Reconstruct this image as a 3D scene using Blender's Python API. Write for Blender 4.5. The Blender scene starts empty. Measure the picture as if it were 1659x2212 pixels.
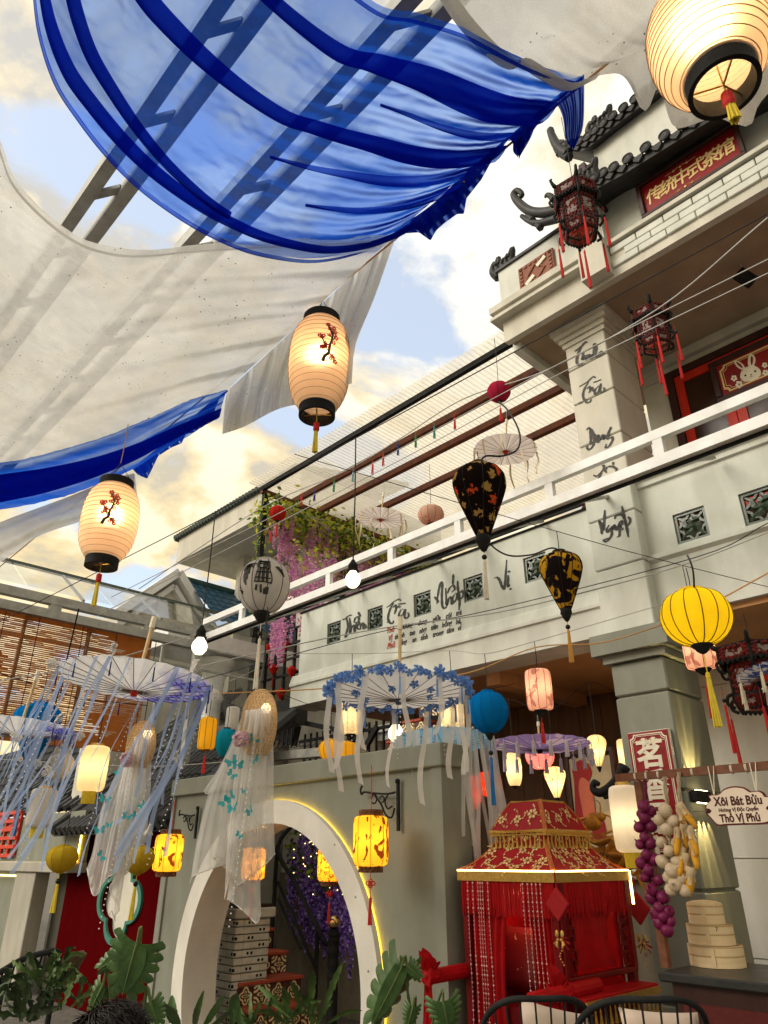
import bpy, math, random
from mathutils import Vector, Matrix, noise
random.seed(7)
rnd = random.Random(11)
sc = bpy.context.scene
col = sc.collection
R = math.radians
# ---------------- camera, sky, sun, exposure ----------------
PITCH, YAW, CAMZ = R(26.27), R(43.8), 1.6
cam_data = bpy.data.cameras.new('camera'); cam = bpy.data.objects.new('camera', cam_data); col.objects.link(cam)
cam.location = (0, 0, CAMZ); cam.rotation_euler = (R(90) + PITCH, 0, 0)
cam_data.sensor_fit = 'HORIZONTAL'; cam_data.sensor_width = 36; cam_data.lens = 32.96
cam_data.clip_start = 0.02; cam_data.clip_end = 900
sc.camera = cam
sc.view_settings.view_transform = 'Standard'; sc.view_settings.look = 'None'
sc.view_settings.gamma = 1; sc.view_settings.use_curve_mapping = False
sc.view_settings.exposure = 1.0
sc.render.engine = 'CYCLES'
sc.cycles.use_denoising = True
sc.cycles.max_bounces = 10; sc.cycles.transparent_max_bounces = 24; sc.cycles.transmission_bounces = 8
sc.cycles.diffuse_bounces = 4; sc.cycles.sample_clamp_indirect = 4
SUN_EL, SUN_AZ = R(31), R(-104)          # azimuth from +Y, negative = to the left of the view
world = bpy.data.worlds.new('World'); sc.world = world; world.use_nodes = True
def build_world():
 nt = world.node_tree; nt.nodes.clear(); N = nt.nodes.new; L = nt.links.new
 out = N('ShaderNodeOutputWorld'); tc = N('ShaderNodeTexCoord')
 sky = N('ShaderNodeTexSky'); sky.sky_type = 'NISHITA'; sky.sun_disc = False
 sky.sun_elevation = SUN_EL; sky.sun_rotation = SUN_AZ; sky.air_density = 1.0; sky.dust_density = 2.0
 bg1 = N('ShaderNodeBackground'); bg1.inputs[1].default_value = 0.12; pw = N('ShaderNodeMixRGB'); pw.inputs[0].default_value = .40; pw.inputs[2].default_value = (5.2, 5.6, 6.0, 1); L(sky.outputs[0], pw.inputs[1]); L(pw.outputs[0], bg1.inputs[0])
 # cloud layer: noise over the sky plane (direction divided by height)
 sep = N('ShaderNodeSeparateXYZ'); L(tc.outputs['Generated'], sep.inputs[0])
 zz = N('ShaderNodeMath'); zz.operation = 'MAXIMUM'; L(sep.outputs[2], zz.inputs[0]); zz.inputs[1].default_value = 0.0
 za = N('ShaderNodeMath'); za.operation = 'ADD'; L(zz.outputs[0], za.inputs[0]); za.inputs[1].default_value = 0.35
 dv = N('ShaderNodeVectorMath'); dv.operation = 'DIVIDE'; L(tc.outputs['Generated'], dv.inputs[0])
 cb = N('ShaderNodeCombineXYZ'); [L(za.outputs[0], cb.inputs[i]) for i in range(3)]; L(cb.outputs[0], dv.inputs[1])
 mp = N('ShaderNodeMapping'); mp.inputs['Location'].default_value = CLOUD_OFF; mp.inputs['Scale'].default_value = (1, 1, .6); L(dv.outputs[0], mp.inputs[0])
 n1 = N('ShaderNodeTexNoise'); n1.inputs['Scale'].default_value = 2.6; n1.inputs['Detail'].default_value = 9; n1.inputs['Roughness'].default_value = .56; n1.inputs['Distortion'].default_value = .35
 L(mp.outputs[0], n1.inputs['Vector'])
 r1 = N('ShaderNodeValToRGB'); r1.color_ramp.elements[0].position = .395; r1.color_ramp.elements[1].position = .455
 L(n1.outputs[0], r1.inputs[0])
 # cloud brightness: lit tops, grey bellies
 n2 = N('ShaderNodeTexNoise'); n2.inputs['Scale'].default_value = 4.6; n2.inputs['Detail'].default_value = 7; n2.inputs['Roughness'].default_value = .6
 mp2 = N('ShaderNodeMapping'); mp2.inputs['Location'].default_value = (3.1, 1.7, .4); L(mp.outputs[0], mp2.inputs[0]); L(mp2.outputs[0], n2.inputs['Vector'])
 r2 = N('ShaderNodeValToRGB'); e = r2.color_ramp.elements
 e[0].position = .36; e[0].color = (.60, .58, .54, 1); e[1].position = .60; e[1].color = (1.0, .96, .86, 1)
 m_ = e.new(.48); m_.color = (.88, .77, .56, 1)
 # sunlit side of each billow: compare the cloud mass with itself a step towards the sun
 n3 = N('ShaderNodeTexNoise')
 for k in ('Scale', 'Detail', 'Roughness', 'Distortion'): n3.inputs[k].default_value = n1.inputs[k].default_value
 mp3 = N('ShaderNodeMapping'); mp3.inputs['Location'].default_value = (-.07, -.02, .02); L(mp.outputs[0], mp3.inputs[0]); L(mp3.outputs[0], n3.inputs['Vector'])
 df = N('ShaderNodeMath'); df.operation = 'SUBTRACT'; L(n1.outputs[0], df.inputs[0]); L(n3.outputs[0], df.inputs[1])
 ds = N('ShaderNodeMath'); ds.operation = 'MULTIPLY_ADD'; L(df.outputs[0], ds.inputs[0]); ds.inputs[1].default_value = 1.9; L(n2.outputs[0], ds.inputs[2])
 L(ds.outputs[0], r2.inputs[0])
 # height: creamy yellow low down, whiter high up
 rh = N('ShaderNodeValToRGB'); h = rh.color_ramp.elements
 h[0].position = .0; h[0].color = (1.0, .80, .42, 1); h[1].position = .72; h[1].color = (1.0, 1.0, 1.0, 1)
 k = h.new(.45); k.color = (1, .92, .74, 1)
 L(sep.outputs[2], rh.inputs[0])
 mu = N('ShaderNodeMixRGB'); mu.blend_type = 'MULTIPLY'; mu.inputs[0].default_value = .9; L(r2.outputs[0], mu.inputs[1]); L(rh.outputs[0], mu.inputs[2])
 bg2 = N('ShaderNodeBackground'); bg2.inputs[1].default_value = 0.60; L(mu.outputs[0], bg2.inputs[0])
 mix = N('ShaderNodeMixShader'); L(r1.outputs[0], mix.inputs[0]); L(bg1.outputs[0], mix.inputs[1]); L(bg2.outputs[0], mix.inputs[2])
 L(mix.outputs[0], out.inputs[0])
CLOUD_OFF = (0.6, 3.1, 1.0)
build_world()
sun_d = bpy.data.lights.new('sun', 'SUN'); sun_d.energy = 1.35; sun_d.angle = R(32); sun_d.color = (1, .92, .79)
sun = bpy.data.objects.new('sun', sun_d); col.objects.link(sun)
_sd = Vector((math.sin(SUN_AZ) * math.cos(SUN_EL), math.cos(SUN_AZ) * math.cos(SUN_EL), math.sin(SUN_EL)))
sun.rotation_euler = _sd.to_track_quat('Z', 'Y').to_euler()
# ---------------- frame of the place: a = along the tea house, b = into it, z up ----------------
AX = Vector((math.sin(YAW), -math.cos(YAW), 0)); BX = Vector((math.cos(YAW), math.sin(YAW), 0)); TH = math.atan2(AX.y, AX.x)
def W(p): return AX * p[0] + BX * p[1] + Vector((0, 0, p[2]))
FOC, CX, CY = 1519.0, 829.5, 1106.0      # survey of the photograph at 1659 x 2212
SP, CP = math.sin(PITCH), math.cos(PITCH)
def _ray(x, y):
 X = x - CX; Yd = y - CY; F = FOC * CP + Yd * SP; U = FOC * SP - Yd * CP
 return X / F, U / F
def _ab(x, y, t):
 rx, ru = _ray(x, y); v = Vector((rx * t, t, 0)); return (v.dot(AX), v.dot(BX), CAMZ + ru * t)
def onb(x, y, b): rx, ru = _ray(x, y); return _ab(x, y, b / (rx * BX.x + BX.y))
def ona(x, y, a): rx, ru = _ray(x, y); return _ab(x, y, a / (rx * AX.x + AX.y))
def onz(x, y, z): rx, ru = _ray(x, y); return _ab(x, y, (z - CAMZ) / ru)
def atd(x, y, zc):
 rx, ru = _ray(x, y); return _ab(x, y, zc / (CP + ru * SP))
def zb(x, y, b): return onb(x, y, b)[2]
def ab_(x, y, b): return onb(x, y, b)[0]
# ---------------- mesh builder ----------------
FR = {}
def V(*a): return Vector(a)
def catmull(pts, n=6, closed=False):
 P = [Vector(p) for p in pts]
 if len(P) < 3 and not closed:
  return [P[0].lerp(P[-1], i / n) for i in range(n + 1)]
 out = []; m = len(P)
 rng = range(m if closed else m - 1)
 for i in rng:
  p0 = P[(i - 1) % m] if closed or i > 0 else P[0] * 2 - P[1]
  p1 = P[i]; p2 = P[(i + 1) % m]
  p3 = P[(i + 2) % m] if closed or i + 2 < m else P[-1] * 2 - P[-2]
  for k in range(n):
   t = k / n
   out.append(.5 * ((2 * p1) + (p2 - p0) * t + (2 * p0 - 5 * p1 + 4 * p2 - p3) * t * t + (3 * p1 - p0 - 3 * p2 + p3) * t ** 3))
 if not closed: out.append(P[-1].copy())
 return out
class MB:
 def __init__(s): s.v = []; s.f = []
 def add(s, vs, fs):
  o = len(s.v); s.v += [Vector(x) for x in vs]; s.f += [tuple(i + o for i in f) for f in fs]; return s
 def box(s, x0, x1, y0, y1, z0, z1):
  return s.add([(x0, y0, z0), (x1, y0, z0), (x1, y1, z0), (x0, y1, z0), (x0, y0, z1), (x1, y0, z1), (x1, y1, z1), (x0, y1, z1)],
      [(0, 3, 2, 1), (4, 5, 6, 7), (0, 1, 5, 4), (1, 2, 6, 5), (2, 3, 7, 6), (3, 0, 4, 7)])
 def bevbox(s, x0, x1, y0, y1, z0, z1, e=.008):
  # box with chamfered vertical and horizontal edges
  e = min(e, abs(x1 - x0) / 3, abs(y1 - y0) / 3, abs(z1 - z0) / 3)
  vs = [];
  for z, i in ((z0, e), (z0 + e, 0), (z1 - e, 0), (z1, e)):
   a0, a1, c0, c1 = x0 + i, x1 - i, y0 + i, y1 - i; k = e if i == 0 else e * .6
   vs += [(a0 + k, c0, z), (a1 - k, c0, z), (a1, c0 + k, z), (a1, c1 - k, z), (a1 - k, c1, z), (a0 + k, c1, z), (a0, c1 - k, z), (a0, c0 + k, z)]
  fs = [tuple(range(7, -1, -1)), tuple(range(24, 32))]
  for r in range(3):
   for j in range(8):
    fs.append((r * 8 + j, r * 8 + (j + 1) % 8, r * 8 + 8 + (j + 1) % 8, r * 8 + 8 + j))
  return s.add(vs, fs)
 def beam(s, p, q, w, h, up=(0, 0, 1)):
  p = Vector(p); q = Vector(q); d = (q - p).normalized(); up = Vector(up)
  x = d.cross(up)
  if x.length < 1e-4: x = d.cross(Vector((1, 0, 0)))
  x.normalize(); y = x.cross(d); vs = []
  for c in (p, q):
   for i, j in ((-1, -1), (1, -1), (1, 1), (-1, 1)): vs.append(c + x * (i * w / 2) + y * (j * h / 2))
  return s.add(vs, [(0, 1, 2, 3), (7, 6, 5, 4), (0, 4, 5, 1), (1, 5, 6, 2), (2, 6, 7, 3), (3, 7, 4, 0)])
 def tube(s, pts, r, n=6, closed=False, cap=True, flat=1.0):
  P = [Vector(p) for p in pts]; m = len(P)
  if m < 2: return s
  rs = r if isinstance(r, (list, tuple)) else [r] * m
  o = len(s.v); prev = None
  for i in range(m):
   if closed: t = P[(i + 1) % m] - P[i - 1]
   else: t = P[min(i + 1, m - 1)] - P[max(i - 1, 0)]
   if t.length < 1e-9: t = Vector((0, 0, 1))
   t.normalize()
   if prev is None:
    prev = t.cross(Vector((0, 0, 1)))
    if prev.length < 1e-3: prev = t.cross(Vector((1, 0, 0)))
   prev = prev - t * prev.dot(t)
   if prev.length < 1e-6: prev = t.orthogonal()
   prev.normalize(); w = t.cross(prev)
   for k in range(n):
    a = 2 * math.pi * k / n; s.v.append(P[i] + prev * (math.cos(a) * rs[i]) + w * (math.sin(a) * rs[i] * flat))
  for i in range(m if closed else m - 1):
   for k in range(n):
    a = o + i * n + k; b = o + i * n + (k + 1) % n; c = o + ((i + 1) % m) * n
    s.f.append((a, b, c + (k + 1) % n, c + k))
  if cap and not closed:
   s.f.append(tuple(o + k for k in range(n - 1, -1, -1))); s.f.append(tuple(o + (m - 1) * n + k for k in range(n)))
  return s
 def lathe(s, prof, n=24, c=(0, 0, 0), cap=False, mod=None):
  o = len(s.v)
  for r, z in prof:
   for k in range(n):
    a = 2 * math.pi * k / n; rr = r * (mod(a, z) if mod else 1)
    s.v.append(Vector((c[0] + rr * math.cos(a), c[1] + rr * math.sin(a), c[2] + z)))
  for i in range(len(prof) - 1):
   for k in range(n):
    s.f.append((o + i * n + k, o + i * n + (k + 1) % n, o + (i + 1) * n + (k + 1) % n, o + (i + 1) * n + k))
  if cap:
   s.f.append(tuple(o + k for k in range(n - 1, -1, -1))); s.f.append(tuple(o + (len(prof) - 1) * n + k for k in range(n)))
  return s
 def ball(s, c, r, n=10, m=6, sc=(1, 1, 1)):
  return s.tr(lambda q: q.lathe([(max(1e-4, math.sin(math.pi * i / m)) * r, -math.cos(math.pi * i / m) * r) for i in range(m + 1)], n),
     lambda v: Vector((c[0] + v.x * sc[0], c[1] + v.y * sc[1], c[2] + v.z * sc[2])))
 def tr(s, fn, map_):
  q = MB(); fn(q); return s.add([map_(v) for v in q.v], q.f)
 def poly(s, pts):
  return s.add(pts, [tuple(range(len(pts)))])
 def prism(s, pts, y0, y1):
  # polygon in the x-z plane, extruded along y (front face at y0)
  n = len(pts); A = sum(pts[i][0] * pts[(i + 1) % n][1] - pts[(i + 1) % n][0] * pts[i][1] for i in range(n))
  if A < 0: pts = pts[::-1]
  vs = [(p[0], y0, p[1]) for p in pts] + [(p[0], y1, p[1]) for p in pts]
  fs = [tuple(range(n)), tuple(range(2 * n - 1, n - 1, -1))] + [(i, i + n, (i + 1) % n + n, (i + 1) % n) for i in range(n)]
  return s.add(vs, fs)
 def ring(s, outer, inner, y0, y1):
  # flat frame between two loops of equal length in the x-z plane, extruded along y
  n = len(outer); vs = [(p[0], y0, p[1]) for p in outer] + [(p[0], y0, p[1]) for p in inner] + [(p[0], y1, p[1]) for p in outer] + [(p[0], y1, p[1]) for p in inner]
  fs = []
  for i in range(n):
   j = (i + 1) % n
   fs += [(i, j, n + j, n + i), (2 * n + j, 2 * n + i, 3 * n + i, 3 * n + j), (j, i, 2 * n + i, 2 * n + j), (n + i, n + j, 3 * n + j, 3 * n + i)]
  return s.add(vs, fs)
 def grid(s, fn, nu, nv, cu=False):
  o = len(s.v)
  for i in range(nu + (0 if cu else 1)):
   for j in range(nv + 1): s.v.append(Vector(fn(i / nu, j / nv)))
  w = nv + 1; m = nu if cu else nu
  for i in range(m):
   i2 = (i + 1) % nu if cu else i + 1
   for j in range(nv): s.f.append((o + i * w + j, o + i2 * w + j, o + i2 * w + j + 1, o + i * w + j + 1))
  return s
 def build(s, name, mat, parent=None, smooth=False, org=None, solid=0, subdiv=0):
  me = bpy.data.meshes.new(name)
  if parent is not None: off = Vector(FR.get(parent.name, (0, 0, 0)))
  else: off = Vector(org or (0, 0, 0))
  me.from_pydata([v - off for v in s.v], [], s.f); me.update()
  if mat: me.materials.append(mat)
  if smooth: me.polygons.foreach_set('use_smooth', [True] * len(me.polygons))
  o = bpy.data.objects.new(name, me); col.objects.link(o)
  if parent is not None: o.parent = parent; FR[o.name] = tuple(off)
  else:
   o.location = W(off); o.rotation_euler = (0, 0, TH); FR[o.name] = tuple(off)
  if solid:
   m = o.modifiers.new('solid', 'SOLIDIFY'); m.thickness = solid; m.offset = 0
  return o
def tag(o, label=None, cat=None, group=None, kind=None):
 if label: o['label'] = label
 if cat: o['category'] = cat
 if group: o['group'] = group
 if kind: o['kind'] = kind
 return o
def thing(name, label, cat, org, group=None, local=False, rot=0.0, face=False):
 # an Empty at the base of a thing, at (a, b, z); local=True means its parts are written in their own coordinates
 o = bpy.data.objects.new(name, None); col.objects.link(o); o.empty_display_size = .1
 o.location = W(org); o.rotation_euler = (0, 0, 0 if face else TH + rot)
 if face: o.rotation_euler = (0, 0, rot)
 FR[o.name] = (0, 0, 0) if local or face else tuple(org)
 return tag(o, label, cat, group)
def inst(src, parent, loc=None, rz=None, rot=None, scale=None):
 o = src.copy(); col.objects.link(o)
 if parent is not None: o.parent = parent
 FR[o.name] = FR.get(src.name, (0, 0, 0))
 if loc is not None: o.location = loc
 if rz is not None: o.rotation_euler = (0, 0, rz)
 if rot is not None: o.rotation_euler = rot
 if scale is not None: o.scale = scale if hasattr(scale, '__len__') else (scale,) * 3
 return o
def copy_tree(o, parent=None):
 c = o.copy(); col.objects.link(c); FR[c.name] = FR.get(o.name, (0, 0, 0))
 if parent is not None: c.parent = parent
 for ch in [x for x in bpy.data.objects if x.parent == o]: copy_tree(ch, c)
 return c
def to_local(root, p):
 # a place point (a,b,z) in the coordinates of a local thing
 w = W(p) - root.location; c, s_ = math.cos(-root.rotation_euler.z), math.sin(-root.rotation_euler.z)
 return Vector((w.x * c - w.y * s_, w.x * s_ + w.y * c, w.z))
def holed(mb, a0, a1, z0, z1, b0, b1, rects):
 # wall slab with real rectangular openings (a0,a1,z0,z1 each)
 A = sorted({a0, a1, *[r[0] for r in rects], *[r[1] for r in rects]}); Z = sorted({z0, z1, *[r[2] for r in rects], *[r[3] for r in rects]})
 inside = lambda a, z: any(r[0] < a < r[1] and r[2] < z < r[3] for r in rects)
 for i in range(len(A) - 1):
  for j in range(len(Z) - 1):
   if inside((A[i] + A[i + 1]) / 2, (Z[j] + Z[j + 1]) / 2): continue
   mb.add([(A[i], b0, Z[j]), (A[i + 1], b0, Z[j]), (A[i + 1], b0, Z[j + 1]), (A[i], b0, Z[j + 1])], [(0, 1, 2, 3)])
   mb.add([(A[i], b1, Z[j]), (A[i + 1], b1, Z[j]), (A[i + 1], b1, Z[j + 1]), (A[i], b1, Z[j + 1])], [(3, 2, 1, 0)])
 for r in rects + [(a0, a1, z0, z1)]:
  x0, x1, y0, y1 = r; out = r == (a0, a1, z0, z1)
  q = [(x0, b0, y0), (x1, b0, y0), (x1, b0, y1), (x0, b0, y1), (x0, b1, y0), (x1, b1, y0), (x1, b1, y1), (x0, b1, y1)]
  f = [(0, 1, 5, 4), (1, 2, 6, 5), (2, 3, 7, 6), (3, 0, 4, 7)]
  mb.add(q, f if not out else [t[::-1] for t in f])
 return mb
def stroke(mb, pts, w, place, n=5, taper=True):
 # a brush stroke: flat ribbon along a smoothed line in survey pixels, placed on a real surface by place(x, y)
 P = catmull([(p[0], p[1], 0) for p in pts], n); m = len(P); L = []; Rr = []
 for i in range(m):
  t = P[min(i + 1, m - 1)] - P[max(i - 1, 0)]
  if t.length < 1e-6: t = Vector((1, 0, 0))
  t.normalize(); u = i / (m - 1)
  pr = (.35 + .65 * min(1, 5 * min(u + .04, 1.04 - u))) if taper else 1
  # broad-nib feel: thicker where the stroke runs down
  k = w * pr * (.34 + .86 * abs(t.y * .8 + t.x * .45)) * (1 + .12 * math.sin(i * 1.7)) * 1.3
  nrm = Vector((-t.y, t.x, 0)) * k / 2
  L.append(P[i] + nrm); Rr.append(P[i] - nrm)
 vs = [place(p.x, p.y) for p in L] + [place(p.x, p.y) for p in Rr]
 return mb.add(vs, [(i, i + 1, m + i + 1, m + i) for i in range(m - 1)])
def text_mesh(name, txt, size, mat, parent, at, rx=R(90), rz=0, extrude=.002, offset=0, shear=0, align='CENTER', sx=1, spacing=1):
 cu = bpy.data.curves.new(name, 'FONT'); cu.body = txt; cu.size = size; cu.extrude = extrude; cu.offset = offset; cu.shear = shear
 cu.align_x = align; cu.align_y = 'CENTER'; cu.space_character = spacing; cu.resolution_u = 3
 t = bpy.data.objects.new(name + '_tmp', cu); col.objects.link(t)
 me = bpy.data.meshes.new_from_object(t.evaluated_get(bpy.context.evaluated_depsgraph_get()))
 bpy.data.objects.remove(t); bpy.data.curves.remove(cu)
 me.materials.clear(); me.materials.append(mat)
 o = bpy.data.objects.new(name, me); col.objects.link(o); o.parent = parent
 off = Vector(FR.get(parent.name, (0, 0, 0))); o.location = Vector(at) - off; o.rotation_euler = (rx, 0, rz); o.scale = (sx, 1, 1)
 return o
# ---------------- materials ----------------
MT = {}
def _n(nt, t, **k):
 n = nt.nodes.new(t)
 for a, b in k.items(): setattr(n, a, b)
 return n
def mat(name, c, c2=None, scale=6, rough=.6, bump=.15, metal=0, emit=None, es=0, fine=60, spec=.2, stretch=(1, 1, 1), grime=0, coord='pos', sss=0):
 if name in MT: return MT[name]
 m = bpy.data.materials.new(name); m.use_nodes = True; nt = m.node_tree; L = nt.links.new
 b = nt.nodes['Principled BSDF']; b.inputs['Roughness'].default_value = rough; b.inputs['Metallic'].default_value = metal
 b.inputs['Specular IOR Level'].default_value = spec
 if coord == 'pos': src = _n(nt, 'ShaderNodeNewGeometry').outputs['Position']
 else: src = _n(nt, 'ShaderNodeTexCoord').outputs['Object']
 mp = _n(nt, 'ShaderNodeMapping'); mp.inputs['Scale'].default_value = stretch; L(src, mp.inputs[0])
 n1 = _n(nt, 'ShaderNodeTexNoise'); n1.inputs['Scale'].default_value = scale; n1.inputs['Detail'].default_value = 6; n1.inputs['Roughness'].default_value = .62; L(mp.outputs[0], n1.inputs['Vector'])
 r = _n(nt, 'ShaderNodeValToRGB'); r.color_ramp.elements[0].position = .32; r.color_ramp.elements[1].position = .68
 c2 = c2 or tuple(x * .8 for x in c[:3])
 r.color_ramp.elements[0].color = (*c2[:3], 1); r.color_ramp.elements[1].color = (*c[:3], 1); L(n1.outputs[0], r.inputs[0])
 base = r.outputs[0]
 if grime:
  mg = _n(nt, 'ShaderNodeMapping'); mg.inputs['Scale'].default_value = (2.4, 2.4, .8); L(src, mg.inputs[0])
  ng = _n(nt, 'ShaderNodeTexNoise'); ng.inputs['Scale'].default_value = 1.6; ng.inputs['Detail'].default_value = 8; L(mg.outputs[0], ng.inputs['Vector'])
  rg = _n(nt, 'ShaderNodeValToRGB'); rg.color_ramp.elements[0].position = .42; rg.color_ramp.elements[1].position = .62
  rg.color_ramp.elements[0].color = (1 - grime, 1 - grime, 1 - grime * 1.1, 1); rg.color_ramp.elements[1].color = (1, 1, 1, 1); L(ng.outputs[0], rg.inputs[0])
  mx = _n(nt, 'ShaderNodeMixRGB', blend_type='MULTIPLY'); mx.inputs[0].default_value = 1; L(base, mx.inputs[1]); L(rg.outputs[0], mx.inputs[2]); base = mx.outputs[0]
 L(base, b.inputs['Base Color'])
 n2 = _n(nt, 'ShaderNodeTexNoise'); n2.inputs['Scale'].default_value = fine; n2.inputs['Detail'].default_value = 5; L(mp.outputs[0], n2.inputs['Vector'])
 if bump:
  bp = _n(nt, 'ShaderNodeBump'); bp.inputs['Strength'].default_value = bump; bp.inputs['Distance'].default_value = .01; L(n2.outputs[0], bp.inputs['Height']); L(bp.outputs[0], b.inputs['Normal'])
 rr = _n(nt, 'ShaderNodeMapRange'); rr.inputs['To Min'].default_value = max(0, rough - .12); rr.inputs['To Max'].default_value = min(1, rough + .12); L(n1.outputs[0], rr.inputs[0]); L(rr.outputs[0], b.inputs['Roughness'])
 if emit:
  b.inputs['Emission Color'].default_value = (*emit, 1); b.inputs['Emission Strength'].default_value = es
 MT[name] = m; return m
def emat(name, c, s):
 if name in MT: return MT[name]
 m = bpy.data.materials.new(name); m.use_nodes = True; nt = m.node_tree; nt.nodes.clear()
 o = _n(nt, 'ShaderNodeOutputMaterial'); e = _n(nt, 'ShaderNodeEmission'); e.inputs[0].default_value = (*c, 1); e.inputs[1].default_value = s
 nt.links.new(e.outputs[0], o.inputs[0]); MT[name] = m; return m
def cloth(name, diff, trans, alpha, tint=(1, 1, 1), specks=0, tl=.5, pattern=None, weave=260, wrinkle=0.0, glow=None, gs=0, slant=0, refr=0):
 # thin woven cloth or paper: some light goes straight through, some is scattered through, some reflected
 if name in MT: return MT[name]
 m = bpy.data.materials.new(name); m.use_nodes = True; nt = m.node_tree; nt.nodes.clear(); L = nt.links.new
 o = _n(nt, 'ShaderNodeOutputMaterial'); d = _n(nt, 'ShaderNodeBsdfDiffuse'); t = _n(nt, 'ShaderNodeBsdfTranslucent'); p = _n(nt, 'ShaderNodeBsdfTransparent')
 geo = _n(nt, 'ShaderNodeTexCoord')
 nz = _n(nt, 'ShaderNodeTexNoise'); nz.inputs['Scale'].default_value = 7; nz.inputs['Detail'].default_value = 8; L(geo.outputs['Object'], nz.inputs['Vector'])
 def col_(c):
  r = _n(nt, 'ShaderNodeValToRGB'); r.color_ramp.elements[0].position = .3; r.color_ramp.elements[1].position = .7
  r.color_ramp.elements[0].color = (*[x * .86 for x in c], 1); r.color_ramp.elements[1].color = (*c, 1); L(nz.outputs[0], r.inputs[0]); return r.outputs[0]
 cd, ct = col_(diff), col_(trans)
 if pattern: cd, ct = pattern(nt, geo.outputs['Object'], cd, ct)
 if specks:
  vo = _n(nt, 'ShaderNodeTexVoronoi'); vo.inputs['Scale'].default_value = specks; L(geo.outputs['Object'], vo.inputs['Vector'])
  n3 = _n(nt, 'ShaderNodeTexNoise'); n3.inputs['Scale'].default_value = 2.2; n3.inputs['Detail'].default_value = 3; L(geo.outputs['Object'], n3.inputs['Vector'])
  th = _n(nt, 'ShaderNodeMapRange'); th.inputs[1].default_value = .35; th.inputs[2].default_value = .7; th.inputs[3].default_value = .03; th.inputs[4].default_value = .17; L(n3.outputs[0], th.inputs[0])
  lt = _n(nt, 'ShaderNodeMath', operation='LESS_THAN'); L(vo.outputs['Distance'], lt.inputs[0]); L(th.outputs[0], lt.inputs[1])
  sep = _n(nt, 'ShaderNodeSeparateColor'); L(vo.outputs['Color'], sep.inputs[0])
  l2 = _n(nt, 'ShaderNodeMath', operation='LESS_THAN'); L(sep.outputs[0], l2.inputs[0]); l2.inputs[1].default_value = .5
  an = _n(nt, 'ShaderNodeMath', operation='MULTIPLY'); L(lt.outputs[0], an.inputs[0]); L(l2.outputs[0], an.inputs[1])
  def spk(c):
   x = _n(nt, 'ShaderNodeMixRGB'); L(an.outputs[0], x.inputs[0]); L(c, x.inputs[1]); x.inputs[2].default_value = (.10, .09, .08, 1); return x.outputs[0]
  cd, ct = spk(cd), spk(ct)
 L(cd, d.inputs[0]); L(ct, t.inputs[0]); p.inputs[0].default_value = (*tint, 1)
 if wrinkle:
  nw = _n(nt, 'ShaderNodeTexNoise'); nw.inputs['Scale'].default_value = 3.2; nw.inputs['Detail'].default_value = 4; nw.inputs['Distortion'].default_value = 1.6
  mw = _n(nt, 'ShaderNodeMapping'); mw.inputs['Scale'].default_value = (1.5, .5, 1); L(geo.outputs['Object'], mw.inputs[0]); L(mw.outputs[0], nw.inputs['Vector'])
  bp = _n(nt, 'ShaderNodeBump'); bp.inputs['Strength'].default_value = wrinkle; bp.inputs['Distance'].default_value = .05; L(nw.outputs[0], bp.inputs['Height'])
  L(bp.outputs[0], d.inputs['Normal']); L(bp.outputs[0], t.inputs['Normal'])
 a = _n(nt, 'ShaderNodeMixShader'); a.inputs[0].default_value = tl; L(d.outputs[0], a.inputs[1]); L(t.outputs[0], a.inputs[2])
 sh = a.outputs[0]
 if refr:
  rf = _n(nt, 'ShaderNodeBsdfRefraction'); rf.inputs['IOR'].default_value = 1.5; rf.inputs['Roughness'].default_value = .5; L(ct, rf.inputs[0])
  xr = _n(nt, 'ShaderNodeMixShader'); xr.inputs[0].default_value = refr; L(sh, xr.inputs[1]); L(rf.outputs[0], xr.inputs[2]); sh = xr.outputs[0]
 if glow:
  e = _n(nt, 'ShaderNodeEmission'); e.inputs[1].default_value = gs
  mg = _n(nt, 'ShaderNodeMixRGB', blend_type='MULTIPLY'); mg.inputs[0].default_value = 1; L(ct, mg.inputs[1]); mg.inputs[2].default_value = (*glow, 1); L(mg.outputs[0], e.inputs[0])
  ad = _n(nt, 'ShaderNodeAddShader'); L(sh, ad.inputs[0]); L(e.outputs[0], ad.inputs[1]); sh = ad.outputs[0]
 if alpha > 0:
  x = _n(nt, 'ShaderNodeMixShader'); x.inputs[0].default_value = alpha
  if slant:
   lw_ = _n(nt, 'ShaderNodeLayerWeight'); lw_.inputs[0].default_value = .5
   mr = _n(nt, 'ShaderNodeMapRange'); mr.inputs[1].default_value = .12; mr.inputs[2].default_value = .75; mr.inputs[3].default_value = min(1, alpha + slant * .4); mr.inputs[4].default_value = max(0, alpha - slant); L(lw_.outputs['Facing'], mr.inputs[0]); L(mr.outputs[0], x.inputs[0])
  elif weave:
   nn = _n(nt, 'ShaderNodeTexNoise'); nn.inputs['Scale'].default_value = weave; nn.inputs['Detail'].default_value = 2; L(geo.outputs['Object'], nn.inputs['Vector'])
   mr = _n(nt, 'ShaderNodeMapRange'); mr.inputs[1].default_value = .3; mr.inputs[2].default_value = .7; mr.inputs[3].default_value = max(0, alpha - .12); mr.inputs[4].default_value = min(1, alpha + .12); L(nn.outputs[0], mr.inputs[0]); L(mr.outputs[0], x.inputs[0])
  L(sh, x.inputs[1]); L(p.outputs[0], x.inputs[2]); sh = x.outputs[0]
 L(sh, o.inputs[0]); MT[name] = m; return m
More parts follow.
